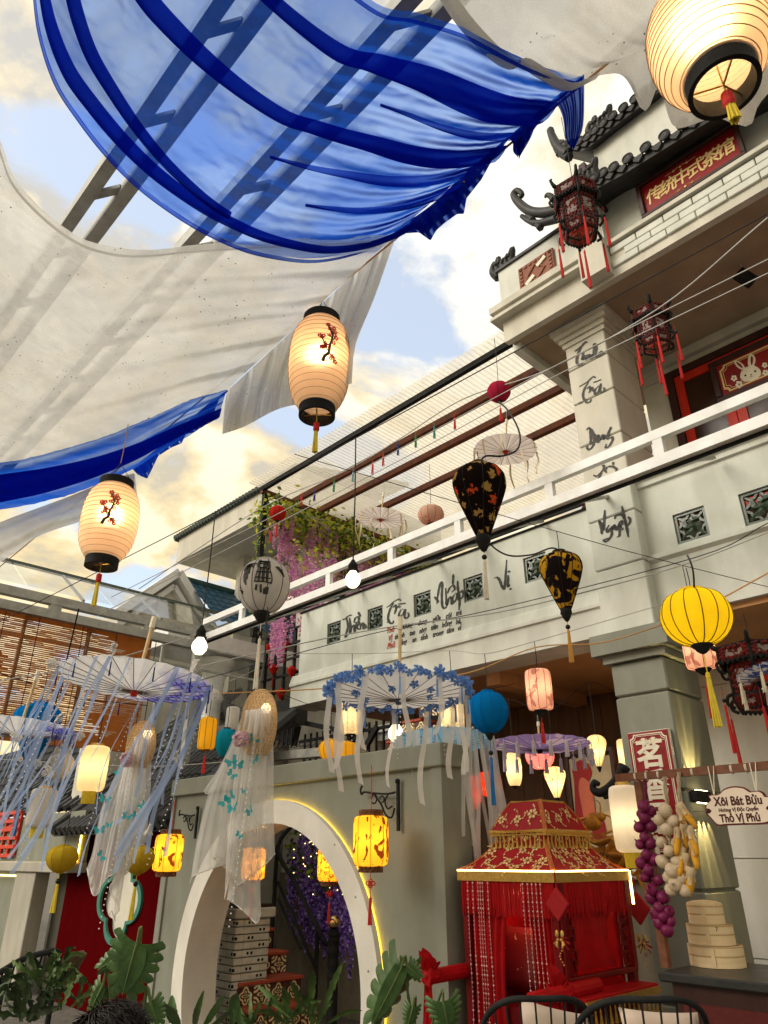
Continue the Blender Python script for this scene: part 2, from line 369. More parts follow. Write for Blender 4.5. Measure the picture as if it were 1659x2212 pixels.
def glass(name='clear_glass', tint=(.93, .96, .94)):
 if name in MT: return MT[name]
 m = bpy.data.materials.new(name); m.use_nodes = True; nt = m.node_tree; nt.nodes.clear(); L = nt.links.new
 o = _n(nt, 'ShaderNodeOutputMaterial'); p = _n(nt, 'ShaderNodeBsdfTransparent'); p.inputs[0].default_value = (*tint, 1)
 g = _n(nt, 'ShaderNodeBsdfGlossy'); g.inputs['Roughness'].default_value = .03
 lw_ = _n(nt, 'ShaderNodeLayerWeight'); lw_.inputs[0].default_value = .5; fr = _n(nt, 'ShaderNodeMath', operation='POWER'); L(lw_.outputs['Facing'], fr.inputs[0]); fr.inputs[1].default_value = 4
 x = _n(nt, 'ShaderNodeMixShader'); L(fr.outputs[0], x.inputs[0]); L(p.outputs[0], x.inputs[1]); L(g.outputs[0], x.inputs[2])
 # dust film
 d = _n(nt, 'ShaderNodeBsdfTranslucent'); d.inputs[0].default_value = (.75, .74, .68, 1)
 nz = _n(nt, 'ShaderNodeTexNoise'); nz.inputs['Scale'].default_value = 5; nz.inputs['Detail'].default_value = 8
 ge = _n(nt, 'ShaderNodeNewGeometry'); L(ge.outputs['Position'], nz.inputs['Vector'])
 mr = _n(nt, 'ShaderNodeMapRange'); mr.inputs[1].default_value = .35; mr.inputs[2].default_value = .75; mr.inputs[3].default_value = .02; mr.inputs[4].default_value = .16; L(nz.outputs[0], mr.inputs[0])
 y = _n(nt, 'ShaderNodeMixShader'); L(mr.outputs[0], y.inputs[0]); L(x.outputs[0], y.inputs[1]); L(d.outputs[0], y.inputs[2])
 L(y.outputs[0], o.inputs[0]); MT[name] = m; return m
m_wall = mat('grey_green_paint', (.69, .705, .65), (.59, .60, .545), scale=1.3, rough=.7, bump=.16, grime=.15)
m_white = mat('cream_paint', (.62, .59, .50), (.54, .52, .45), scale=1.5, rough=.7, bump=.14, grime=.14)
m_olive = mat('olive_paint', (.235, .245, .20), (.195, .20, .16), scale=2.5, rough=.65, bump=.12, grime=.12)
m_ceiling = mat('brown_ceiling', (.55, .29, .13), (.43, .22, .10), scale=3, rough=.7)
m_steelw = mat('white_steel_paint', (.82, .83, .83), (.70, .70, .69), scale=9, rough=.4, bump=.1, grime=.10)
m_galv = mat('galvanised_steel', (.42, .42, .39), (.27, .27, .25), scale=9, rough=.5, metal=.3, bump=.12)
m_black = mat('black_metal', (.012, .012, .013), (.02, .02, .02), scale=12, rough=.7, spec=.1)
m_rust = mat('rust_brown_steel', (.20, .055, .02), (.08, .025, .012), scale=7, rough=.6)
m_darkw = mat('dark_wood', (.055, .022, .016), (.03, .012, .01), scale=5, rough=.4, stretch=(1, 1, .12))
m_redw = mat('red_wood', (.62, .035, .014), (.45, .022, .01), scale=5, rough=.38, stretch=(2, 2, .2))
m_wood = mat('reddish_timber', (.20, .075, .035), (.12, .042, .02), scale=6, rough=.45, stretch=(1, 6, 6))
m_pale = mat('pale_bamboo', (.66, .50, .28), (.52, .37, .18), scale=9, rough=.5)
m_tile = mat('black_glazed_tile', (.022, .023, .025), (.04, .04, .04), scale=9, rough=.5, spec=.25)
m_ink = mat('black_brush_ink', (.035, .035, .033), (.055, .055, .05), scale=22, rough=.55, bump=0)
m_redink = mat('red_brush_ink', (.55, .05, .03), rough=.55, bump=0)
m_gold = mat('gold_trim', (.62, .40, .10), (.45, .27, .06), scale=24, rough=.35, metal=.55, bump=.3, fine=120)
m_goldp = mat('gold_paint', (.75, .58, .27), (.68, .50, .2), scale=12, rough=.45, bump=0)
m_cream = mat('ivory_paint', (.82, .76, .60), scale=8, rough=.5, bump=0)
m_redsign = mat('dark_red_lacquer', (.26, .010, .012), (.19, .007, .008), scale=5, rough=.42, stretch=(1, 1, 5))
m_wire = mat('black_cable', (.02, .02, .022), rough=.5, bump=0)
m_wirew = mat('grey_cable', (.42, .42, .40), rough=.5, bump=0)
m_wirey = mat('orange_cable', (.55, .30, .10), rough=.5, bump=0)
m_green = mat('green_glazed_ceramic', (.055, .08, .05), (.03, .045, .03), scale=30, rough=.3, spec=.6)
# ---------------- ground ----------------
def paver_mat():
 m = bpy.data.materials.new('stone_paving'); m.use_nodes = True; nt = m.node_tree; L = nt.links.new; b = nt.nodes['Principled BSDF']
 g = _n(nt, 'ShaderNodeNewGeometry'); br = _n(nt, 'ShaderNodeTexBrick'); br.inputs['Scale'].default_value = 2; br.inputs['Color1'].default_value = (.13, .12, .10, 1); br.inputs['Color2'].default_value = (.20, .18, .15, 1); br.inputs['Mortar'].default_value = (.06, .055, .05, 1); br.inputs['Mortar Size'].default_value = .012
 n = _n(nt, 'ShaderNodeTexNoise'); n.inputs['Scale'].default_value = 9; n.inputs['Detail'].default_value = 8; L(g.outputs['Position'], br.inputs['Vector']); L(g.outputs['Position'], n.inputs['Vector'])
 x = _n(nt, 'ShaderNodeMixRGB', blend_type='MULTIPLY'); x.inputs[0].default_value = .6; L(br.outputs[0], x.inputs[1]); L(n.outputs[0], x.inputs[2]); L(x.outputs[0], b.inputs['Base Color']); b.inputs['Roughness'].default_value = .8
 bp = _n(nt, 'ShaderNodeBump'); bp.inputs['Strength'].default_value = .4; L(n.outputs[0], bp.inputs['Height']); L(bp.outputs[0], b.inputs['Normal']); return m
tag(MB().grid(lambda u, v: (-300 + 600 * u, -300 + 600 * v, 0), 2, 2).build('ground', paver_mat()), kind='structure')
# ---------------- tea house ----------------
house = thing('tea_house', 'two storey grey green tea house with balcony and brush lettering', 'building', (-3, 6, 0))
FB = 6.0; BL, PL, PR = -8.0, -3.19, -2.70
def vent_rect(x, y, b, w=.29):
 a, _, z = onb(x, y, b); return (a - w / 2, a + w / 2, z - w / 2, z + w / 2)
vents_l = [vent_rect(*q, FB) for q in ((721, 1366), (810, 1335), (912, 1304), (1022, 1270), (1156, 1226))]
# balcony beam with openings
holed(MB(), BL, PL - .004, 3.93, 4.83, FB, FB + .14, vents_l).build('parapet_wall', m_wall, house)
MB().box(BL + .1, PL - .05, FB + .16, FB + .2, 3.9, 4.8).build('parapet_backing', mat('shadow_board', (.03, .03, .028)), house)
mb = MB()
prof = [(FB, 3.93), (FB - .015, 3.925), (FB - .03, 3.90), (FB - .05, 3.84), (FB - .065, 3.80), (FB - .065, 3.77), (FB - .035, 3.765), (FB - .035, 3.49), (FB + .4, 3.49)]
for i in range(len(prof) - 1):
 (b0, z0), (b1, z1) = prof[i], prof[i + 1]
 mb.add([(BL - .12, b0, z0), (PL - .004, b0, z0), (PL - .004, b1, z1), (BL - .12, b1, z1)], [(3, 2, 1, 0)])
mb.add([(BL - .12, b, z) for b, z in prof], [tuple(range(len(prof)))])
mb.build('beam_moulding', m_wall, house)
MB().box(BL - .02, PL - .004, FB - .02, FB + .17, 4.83, 4.85).build('parapet_capping', m_black, house)
# right of the pillar
RB = 6.06; RE = 1.6
vents_r = [vent_rect(1492, 1134, RB, .30), vent_rect(1642, 1090, RB, .31)]
zr = zb(1500, 1040, RB)
holed(MB(), PR + .004, RE, 4.17, 4.92, RB, RB + .12, vents_r).build('parapet_wall', m_wall, house)
mb = MB()
prof = [(RB - .06, 4.96), (RB - .06, 4.93), (RB - .035, 4.92), (RB - .03, 4.87), (RB - .0, 4.86)]
prof2 = [(RB, 4.17), (RB - .05, 4.15), (RB - .06, 4.10), (RB - .025, 4.07), (RB - .025, 3.55), (RB + .4, 3.55)]
for pr in (prof, prof2):
 for i in range(len(pr) - 1):
  (b0, z0), (b1, z1) = pr[i], pr[i + 1]
  mb.add([(PR + .004, b0, z0), (RE, b0, z0), (RE, b1, z1), (PR + .004, b1, z1)], [(3, 2, 1, 0)])
mb.add([(PR + .004, RB - .06, 4.96), (RE, RB - .06, 4.96), (RE, RB + .14, 4.96), (PR + .004, RB + .14, 4.96)], [(0, 1, 2, 3)])
mb.build('beam_moulding', m_wall, house)
MB().box(PR + .02, RE, RB - .03, RB + .12, 4.962, 4.975).build('parapet_capping', m_black, house)
# ceramic vents
def vent(r, b):
 a0, a1, z0, z1 = r; ac, zc_, h = (a0 + a1) / 2, (z0 + z1) / 2, (a1 - a0) / 2
 mb = MB(); fr = .028
 mb.box(a0, a1, b + .02, b + .07, z0, z0 + fr).box(a0, a1, b + .02, b + .07, z1 - fr, z1).box(a0, a0 + fr, b + .02, b + .07, z0 + fr, z1 - fr).box(a1 - fr, a1, b + .02, b + .07, z0 + fr, z1 - fr)
 pts = []
 for k in range(32):
  t = 2 * math.pi * k / 32; rr = h * (.66 + .10 * math.cos(4 * t) ** 3 + .07 * math.cos(8 * t)); pts.append((ac + rr * math.cos(t) * 1.08, b + .045, zc_ + rr * math.sin(t) * 1.08))
 mb.tube(pts, .019, 5, closed=True)
 for q in range(4):
  t = math.pi / 4 + q * math.pi / 2; c, s = math.cos(t), math.sin(t)
  mb.tube(catmull([(ac, b + .04, zc_), (ac + c * h * .28 - s * .03, b + .035, zc_ + s * h * .28 + c * .03), (ac + c * h * .62, b + .04, zc_ + s * h * .62), (ac + c * h * 1.2, b + .045, zc_ + s * h * 1.2)], 4), [.02, .026, .03, .034, .036, .034, .03, .026, .022, .02, .018, .016, .015], 5)
 mb.ball((ac, b + .03, zc_), .03, 8, 5)
 return mb.build('vent_tile', m_green, house)
for r in vents_l: vent(r, FB)
for r in vents_r: vent(r, RB)
# upper pillar in blocks with open joints
zj = [3.47, 4.10, 4.62, 5.0, 5.52, 6.06, 6.52, 6.90]
for i in range(len(zj) - 1):
 e = .03 if i < 3 else 0
 m_ = m_wall if i < 3 else m_white
 MB().bevbox(PL - e * .3, PR + e * .3, 5.94 - e, 6.62, zj[i] + .006, zj[i + 1] - .006, .01).build('pillar_block', m_, house)
MB().box(PL + .02, PR - .02, 5.97, 6.6, 3.47, 6.9).build('pillar_core', m_white, house)
mb = MB()
for i, (o, z0, z1) in enumerate(((.02, 6.84, 6.90), (.045, 6.902, 6.96), (.08, 6.962, 7.02), (.11, 7.022, 7.10))): mb.box(PL - o, PR + o, 5.94 - o, 6.62 + o, z0 - .001, z1)
mb.build('pillar_cap', m_white, house)
# lower olive pillar
for z0, z1 in ((0, .62), (.62, 1.38), (1.38, 2.10), (2.10, 2.90), (2.90, 3.20)):
 MB().bevbox(PL - .005, PR + .01, 5.95, 6.62, z0 + .008, z1 - .008, .012).build('pillar_block', m_olive, house)
MB().box(PL + .02, PR - .02, 5.98, 6.6, 0, 3.3).build('pillar_core', m_olive, house)
mb = MB(); mb.box(PL - .05, PR + .06, 5.90, 6.66, 3.20, 3.27).box(PL - .12, PR + .13, 5.83, 6.72, 3.272, 3.46)
mb.build('pillar_cap', m_olive, house)
# porch
MB().box(BL, RE, FB + .1, 8.6, 3.50, 3.62).build('porch_ceiling', m_ceiling, house)
for a in (-6.6, -4.9, -2.95, -.9): MB().box(a - .1, a + .1, FB + .41, 8.2, 3.36, 3.499).build('ceiling_beam', m_ceiling, house)
mb = MB()
for z0, z1 in ((0, .8), (.81, 1.6), (1.61, 2.4), (2.41, 3.2), (3.21, 3.5)): mb.box(-3.72, RE, 7.5, 7.7, z0, z1)
mb.box(-3.71, RE, 7.53, 7.68, 0, 3.5)
mb.build('porch_wall', mat('porch_paint', (.74, .73, .67), (.66, .65, .58), scale=1.5, rough=.7, grime=.1), house)
mb = MB()
[mb.bevbox(-8.2 + i * .32, -7.884 + i * .32, 8.3, 8.36, 0, 3.49, .01) for i in range(18)]; mb.box(-8.2, -2.44, 8.361, 8.5, 0, 3.5).box(-3.72, -3.60, 7.71, 8.299, 0, 3.5).build('porch_wall', mat('brown_porch_boards', (.15, .075, .035), (.09, .042, .02), scale=3, rough=.55, stretch=(2, 2, .3)), house)
# dark boarded dado on the right
mb = MB()
for i in range(26): mb.box(-2.6 + i * .16, -2.452 + i * .16, 7.46, 7.499, .9 + .0 * i, 1.10)
# porch doors (brown, with glazed panels)
def porch_door(a0, w):
 d = MB(); d.box(a0, a0 + .1, 7.42, 7.498, 0, 2.86).box(a0 + w - .1, a0 + w, 7.42, 7.498, 0, 2.86).box(a0 + .1, a0 + w - .1, 7.42, 7.498, 2.76, 2.86)
 p = d.build('door_frame', m_darkw, house)
 n = 2; lw = (w - .2) / n
 for k in range(n):
  x0 = a0 + .1 + k * lw
  lf = MB(); lf.box(x0 + .005, x0 + .11, 7.44, 7.48, .02, 2.755).box(x0 + lw - .11, x0 + lw - .005, 7.44, 7.48, .02, 2.755)
  for z0, z1 in ((.02, .18), (1.0, 1.12), (2.62, 2.755)): lf.box(x0 + .11, x0 + lw - .11, 7.44, 7.48, z0, z1)
  lf.box(x0 + .11, x0 + lw - .11, 7.455, 7.47, .18, 1.0)
  lf.build('door_leaf', m_darkw, house)
  MB().box(x0 + .11, x0 + lw - .11, 7.458, 7.468, 1.12, 2.62).build('door_pane', mat('dark_glazing', (.02, .012, .012), rough=.15, bump=0), house)
porch_door(-1.86, 1.6);
MB().box(-1.905, -1.875, 7.40, 7.44, .3, 2.7).build('door_light_strip', emat('warm_strip', (1, .62, .18), 2.2), house)
# upper storey
MB().box(PR, RE, 6.2, 7.5, 3.72, 3.9).build('balcony_floor', m_white, house)
mb = MB()
for z0, z1 in ((3.9, 4.9), (4.91, 5.55), (5.56, 6.2), (6.21, 6.85), (6.86, 7.1)): mb.box(-2.95, RE, 7.3, 7.5, z0, z1)
mb.box(-2.94, RE, 7.315, 7.49, 3.9, 7.1); mb.build('upper_wall', m_white, house)
MB().box(-2.9, RE, 7.22, 7.299, 6.98, 7.099).build('wall_cornice', m_white, house)
MB().box(-3.2, RE, 6.63, 7.29, 4.6, 4.62).build('balcony_shade', m_white, house)
# soffit and eaves block
XL = -3.74
MB().box(XL + .02, RE, 5.62, 8.0, 7.102, 7.2).build('soffit', mat('soffit_paint', (.38, .29, .20), (.32, .24, .165), scale=2, rough=.8, grime=.1), house)
mb = MB(); mb.box(XL, RE, 5.56, 5.64, 7.06, 7.36).build('fascia', m_white, house)
mb = MB(); mb.box(XL - .10, -2.33, 5.44, 5.70, 7.36, 7.40).box(XL - .06, -2.35, 5.48, 5.70, 7.40, 7.47).box(XL - .10, -2.33, 5.44, 5.72, 7.47, 7.56)
mb.box(-2.60, -2.31, 5.40, 5.6, 7.10, 7.58); mb.build('eaves_moulding', m_white, house)
MB().box(XL, -2.34, 5.56, 5.72, 7.56, 8.16).build('roof_parapet', m_wall, house)
MB().box(XL, XL + .1, 5.725, 8.0, 7.0, 8.1).build('roof_parapet', m_wall, house)
MB().box(XL - .03, -2.3, 5.53, 5.75, 8.16, 8.20).build('parapet_capping', m_tile, house)
# white ledge and brick band right of the moulding
MB().box(-2.34, RE, 5.50, 5.64, 7.47, 7.52).build('ledge', m_white, house)
mbk = MB(); mbk.bevbox(-.145, .145, -.02, .02, -.043, .043, .006)
brick0 = None
for row in range(3):
 a = -2.30 + (row % 2) * .15
 while a < .6:
  if brick0 is None:
   brick0 = mbk.build('brick', m_wall, house); o = brick0
  else: o = inst(brick0, house)
  FRh = FR['tea_house']; o.location = (a + .15 - FRh[0], 5.555 - rnd.uniform(0, .006) - FRh[1], 7.215 + row * .094 - FRh[2]); a += .30
brick0.data.transform(Matrix.Translation(Vector(FR['tea_house'])))
MB().box(-2.33, RE, 5.575, 5.64, 7.362, 7.47).build('band_backing', mat('joint_shadow', (.12, .12, .10)), house)
# sign wall and gable wall under the roof
MB().box(-2.34, RE, 5.72, 5.9, 7.2, 9.4).build('gable_wall', m_wall, house)
MB().box(-2.6, -2.345, 5.9, 6.6, 7.2, 9.3).build('gable_wall', m_white, house)
MB().box(-2.5, -2.42, 5.6, 5.75, 8.35, 9.0).build('roof_bracket', m_darkw, house)
# --- tiled roofs with upturned corner
def tiled_roof(pts, b, depth, rise, name):
 c = catmull([(*onb(x, y, b),) for x, y in pts], 8)
 rf = MB()
 def S(u, v):
  i = u * (len(c) - 1); k = min(int(i), len(c) - 2); p = c[k].lerp(c[k + 1], i - k)
  return (p.x + .25 * v * (1 - u), b + depth * v, p.z + rise * v)
 rf.grid(lambda u, v: S(u, v), 48, 6); rf.grid(lambda u, v: (S(u, v)[0], S(u, v)[1], S(u, v)[2] - .10), 48, 6)
 rf.grid(lambda u, v: (S(u, 0)[0], S(u, 0)[1], S(u, 0)[2] - .10 * v), 48, 1)
 root = rf.build(name, m_tile, house, smooth=True)
 tr = MB()
 L_ = sum((c[i + 1] - c[i]).length for i in range(len(c) - 1)); n = int(L_ / .17)
 d0 = None
 for k in range(n):
  u = (k + .5) / n; p = Vector(S(u, 0)); q = Vector(S(u, 1))
  t = MB(); t.tube([p + V(0, -.03, .035), q + V(0, 0, .035)], .045, 7)
  t.lathe([(.0, 0), (.062, 0), (.062, .02), (.052, .024), (.040, .014), (.030, .018), (.0, .016)], 14)
  nv = 14 * 7; t.v[-nv:] = [V(p.x + w.x, p.y - .03 - w.z, p.z + .035 + w.y) for w in t.v[-nv:]]
  # hanging drip piece between the round ends
  pn = Vector(S(min(1, (k + 1.0) / n), 0)); h = .09
  t.prism([(pn.x - .06, pn.z + .0), (pn.x + .06, pn.z + .0), (pn.x + .045, pn.z - h * .55), (pn.x, pn.z - h), (pn.x - .045, pn.z - h * .55)], p.y - .03, p.y - .005)
  t.build('roof_tile', m_tile, root, smooth=False)
 return root, c
r1, c1 = tiled_roof([(1225, 440), (1285, 395), (1344, 362), (1440, 302), (1540, 240), (1659, 172), (1800, 95)], 5.3, 1.2, .55, 'lower_roof')
r2, c2 = tiled_roof([(1212, 325), (1262, 310), (1310, 272), (1375, 222), (1450, 165), (1659, 30), (1800, -60)], 5.6, 1.2, .55, 'upper_roof')
def finial(tip, base, b, roof):
 # carved upturned hip end: scroll tip, leaf crests
 t = onb(*tip, b); q = onb(*base, b); mb = MB()
 dx, dz = q[0] - t[0], q[2] - t[2]; s = math.hypot(dx, dz)
 P = lambda u, w: V(t[0] + dx * u, b, t[2] + dz * u + w * s)
 pts = catmull([P(1.1, .02), P(.8, -.10), P(.5, -.16), P(.25, -.12), P(.08, .02), P(.0, .16), P(.08, .24), P(.16, .17), P(.10, .10)], 6)
 mb.tube(pts, [.075 - .05 * i / len(pts) for i in range(len(pts))], 8, flat=1.0)
 pts = catmull([P(1.1, -.1), P(.7, -.26), P(.38, -.34), P(.22, -.30), P(.1, -.22)], 6)
 mb.tube(pts, [.06 - .035 * i / len(pts) for i in range(len(pts))], 7)
 for u, w, k in ((.3, -.3, .06), (.42, -.42, .05), (.72, .06, .07), (.9, .16, .08), (1.02, .1, .09)):
  mb.tube(catmull([P(u, w), P(u - .05, w + k), P(u - .12, w + k * 1.3), P(u - .15, w + k * .6)], 4), [.045, .045, .04, .04, .035, .035, .03, .03, .025, .02, .016, .013, .01], 6)
 return mb.build('roof_finial', m_tile, roof, smooth=True)
finial((1112, 440), (1235, 440), 5.3, r1); finial((1190, 292), (1225, 330), 5.6, r2)
def ridge_ornament(x, y, b, s, roof):
 a, _, z = onb(x, y, b); mb = MB()
 for i in range(5):
  t0 = i * .7
  mb.tube(catmull([(a + (i - 2) * s * .25, b + .05, z), (a + (i - 2.4) * s * .3, b, z + s * .4), (a + (i - 1.7) * s * .3, b - .03, z + s * (.7 + .2 * math.sin(i * 2))), (a + (i - 1.9) * s * .2, b - .05, z + s * .45)], 5), [s * .30 * (1 - j / 20) for j in range(16)], 6)
 return mb.build('ridge_ornament', m_tile, roof, smooth=True)
ridge_ornament(1268, 392, 5.32, .22, r1); ridge_ornament(1090, 583, 5.6, .24, house); ridge_ornament(1300, 275, 5.6, .22, r2)
# hip ridge of lower roof running back from the finial
a_, _, z_ = onb(1262, 395, 5.3)
# terracotta panel on the parapet
pc = [onb(*q, 5.55) for q in ((1120, 580), (1196, 540), (1198, 603), (1128, 640))]
a0, a1 = pc[0][0], pc[1][0]; z0, z1 = (pc[2][2] + pc[3][2]) / 2, (pc[0][2] + pc[1][2]) / 2
panel = thing('terracotta_panel', 'square terracotta relief panel on the roof parapet', 'wall panel', ((a0 + a1) / 2, 5.555, z0))
m_terra = mat('terracotta', (.30, .13, .09), (.24, .10, .07), scale=14, rough=.75, bump=.3)
MB().bevbox(a0, a1, 5.525, 5.557, z0, z1, .01).build('plate', m_terra, panel)
mb = MB(); ac, zc_ = (a0 + a1) / 2, (z0 + z1) / 2; h = (a1 - a0) / 2
for i in range(7):
 for j in range(2):
  for (x, z) in ((ac - h * .82 + i * h * .273, zc_ + (.8 - 1.6 * j) * (z1 - z0) / 2), (ac + (.82 - 1.64 * j) * h, zc_ - (.8 - i * .265) * (z1 - z0) / 2)): mb.box(x - .018, x + .018, 5.512, 5.5245, z - .018, z + .018)
mb.tube([(ac + h * .5 * math.cos(t), 5.52, zc_ + h * .5 * math.sin(t)) for t in [k * math.pi / 2 for k in range(4)]], .014, 5, closed=True)
mb.build('relief', m_terra, panel)
for k in (-1, 1):
 MB().beam((ac + k * h * .35 - .06, 5.515, zc_ + k * h * .35 - .02), (ac + k * h * .35 + .06, 5.515, zc_ + k * h * .35 + .05), .02, .05).build('inset', m_cream, panel)
# ---- calligraphy painted on the wall
def word(name, strokes, ox, oy, sc_, w, b=5.996, m=None, parent=house):
 mb = MB(); D = .86137
 place = lambda x, y: onb(x, y, b)
 for s in strokes: stroke(mb, [((ox + x / sc_) * D, (oy + y / sc_) * D) for x, y in s], w * D / sc_, place)
 o = mb.build(name, m or m_ink, parent)
 for p in o.data.polygons: pass
 return o
z1c = (760, 1380, 3.072)
word('painted_word', [[(302, 533), (320, 530), (350, 505), (378, 498)], [(332, 515), (346, 580), (335, 630), (326, 668), (345, 655)], [(358, 520), (364, 580), (360, 642), (375, 592), (392, 580), (392, 635)], [(402, 580), (399, 628)], [(404, 596), (426, 574), (432, 555), (412, 556), (414, 596), (436, 610)], [(392, 560), (402, 522), (426, 515), (428, 545), (408, 560)], [(440, 612), (446, 572), (462, 562), (466, 602), (484, 592), (472, 565)], [(425, 475), (442, 512)]], *z1c, 14)
word('painted_word', [[(640, 440), (665, 427), (700, 395), (735, 378), (755, 388)], [(697, 405), (668, 460), (654, 520), (668, 556), (690, 562), (697, 540)], [(645, 556), (668, 548)], [(690, 442), (712, 422), (716, 450), (703, 492)], [(714, 452), (735, 430), (748, 442)], [(772, 450), (746, 470), (740, 510), (770, 492), (786, 455), (781, 510), (800, 522), (814, 500), (805, 478)], [(730, 415), (792, 407)]], *z1c, 14)
word('painted_word', [[(1012, 358), (1030, 378), (1042, 402)], [(1030, 410), (1042, 320), (1060, 250), (1072, 262), (1068, 350), (1073, 430), (1095, 445), (1112, 410)], [(1098, 290), (1106, 420), (1122, 372), (1140, 362), (1146, 412), (1164, 402)], [(1112, 332), (1128, 292), (1155, 270), (1168, 298), (1142, 322)], [(1168, 338), (1150, 370), (1160, 402), (1182, 370), (1188, 335), (1194, 388)], [(1158, 183), (1153, 266)], [(1190, 233), (1193, 300), (1206, 380), (1200, 462)], [(1170, 332), (1200, 332), (1226, 310), (1234, 345), (1216, 372), (1194, 360)]], *z1c, 14)
word('painted_word', [[(1470, 215), (1495, 210), (1515, 232), (1530, 272), (1550, 296), (1558, 222), (1568, 73)], [(1581, 190), (1578, 276), (1592, 262)], [(1584, 157), (1588, 170)], [(1596, 292), (1600, 303)]], *z1c, 15)
z2c = (1400, 820, 3.95)
word('painted_word', [[(158, 242), (180, 226), (230, 186), (262, 150), (287, 150)], [(230, 190), (195, 260), (180, 330), (195, 372), (225, 377), (242, 352)], [(246, 240), (236, 322), (256, 282), (270, 312), (277, 332)], [(286, 270), (275, 320), (300, 302), (306, 270), (313, 318)], [(316, 278), (320, 312), (336, 272), (347, 302)], [(338, 300), (350, 230), (356, 165), (373, 202), (365, 270), (385, 292), (420, 242), (438, 262), (400, 298)]], *z2c, 18, 5.93)
word('painted_word', [[(205, 592), (225, 580), (290, 540), (340, 494), (370, 500)], [(300, 540), (255, 620), (245, 690), (275, 742), (310, 742), (327, 713)], [(280, 612), (310, 590), (316, 630), (298, 652)], [(314, 622), (335, 600), (347, 642)], [(402, 580), (365, 620), (365, 667), (400, 632), (422, 565), (412, 632), (440, 642), (457, 615), (445, 598)], [(343, 552), (427, 518)], [(193, 758), (242, 744)]], *z2c, 18, 5.935)
word('painted_word', [[(314, 1018), (322, 1100), (317, 1168)], [(280, 1022), (300, 1000), (340, 1040), (356, 1100), (345, 1170), (310, 1212), (284, 1195), (297, 1168)], [(364, 1060), (384, 1132), (400, 1132), (394, 1070), (412, 1112)], [(420, 1102), (440, 1070), (446, 1112), (460, 1070), (472, 1107)], [(488, 1052), (522, 990), (480, 1102), (530, 1090), (536, 1120), (500, 1182), (470, 1192), (476, 1158)]], *z2c, 20, 5.935)
word('painted_word', [[(345, 1468), (380, 1477), (412, 1450), (446, 1410), (450, 1375), (428, 1374)], [(432, 1440), (400, 1500), (378, 1570), (390, 1600)], [(480, 1442), (464, 1420), (490, 1385), (540, 1383), (577, 1410), (570, 1442), (548, 1446)], [(500, 1470), (486, 1510), (500, 1540), (535, 1520), (540, 1485), (515, 1468), (500, 1475)], [(546, 1335), (540, 1366)]], *z2c, 20, 5.935)
word('painted_word', [[(400, 1913), (425, 1990), (430, 2054)], [(404, 1920), (440, 1962), (446, 2012), (456, 1900), (460, 1812)], [(502, 1960), (480, 2000), (490, 2032), (522, 1990), (526, 2060), (480, 2122), (448, 2110), (492, 2094), (532, 2080)], [(530, 1970), (540, 2002), (556, 1960), (562, 2012)], [(570, 1970), (580, 2012), (602, 1960), (606, 2060), (578, 2082)], [(608, 1972), (632, 1950), (626, 1920), (604, 1950), (628, 1994)], [(555, 1902), (570, 1870), (620, 1858), (647, 1880), (640, 1902)], [(630, 1772), (650, 1870), (672, 1960), (694, 2082)], [(655, 1952), (690, 1962), (712, 1910), (688, 1878)], [(632, 1998), (642, 2006)]], *z2c, 20, 5.905)
# small four line verse, red initials
vb = FB - .004
def verse(txt, x, y, m, size=.105):
 a, _, z = onb(x, y, vb)
 text_mesh('painted_verse', txt, size, m, house, (a, vb, z), extrude=.0015, shear=.25, align='LEFT', sx=.86, offset=.0015)
for w_, x_, y_, m_ in (('Thỏ', 834, 1366, m_redink), ('vương', 866, 1358, m_ink), ('dung', 902, 1349, m_ink), ('giữa', 934, 1341, m_ink), ('cõi', 962, 1334, m_ink), ('trà', 984, 1328, m_ink), ('Vị', 838, 1382, m_redink), ('thanh', 852, 1379, m_ink), ('tan', 884, 1371, m_ink), ('nhẹ', 905, 1366, m_ink), ('tiên', 930, 1359, m_ink), ('hồng', 954, 1353, m_ink), ('hà,', 984, 1346, m_ink), ('Phủ', 836, 1399, m_redink), ('lặng', 862, 1392, m_ink), ('an', 890, 1385, m_ink), ('tĩnh', 908, 1381, m_ink), ('trong', 934, 1374, m_ink), ('tâm', 964, 1366, m_ink), ('vị', 988, 1360, m_ink), ('~ một', 834, 1416, m_ink), ('chén', 864, 1408, m_ink), ('bình', 892, 1401, m_ink), ('yên', 920, 1394, m_ink), ('đủ', 944, 1388, m_ink), ('ngọc', 960, 1384, m_ink), ('ngà', 986, 1377, m_ink)): verse(w_, x_, y_ - 2, m_, .088 if m_ is m_ink else .10)
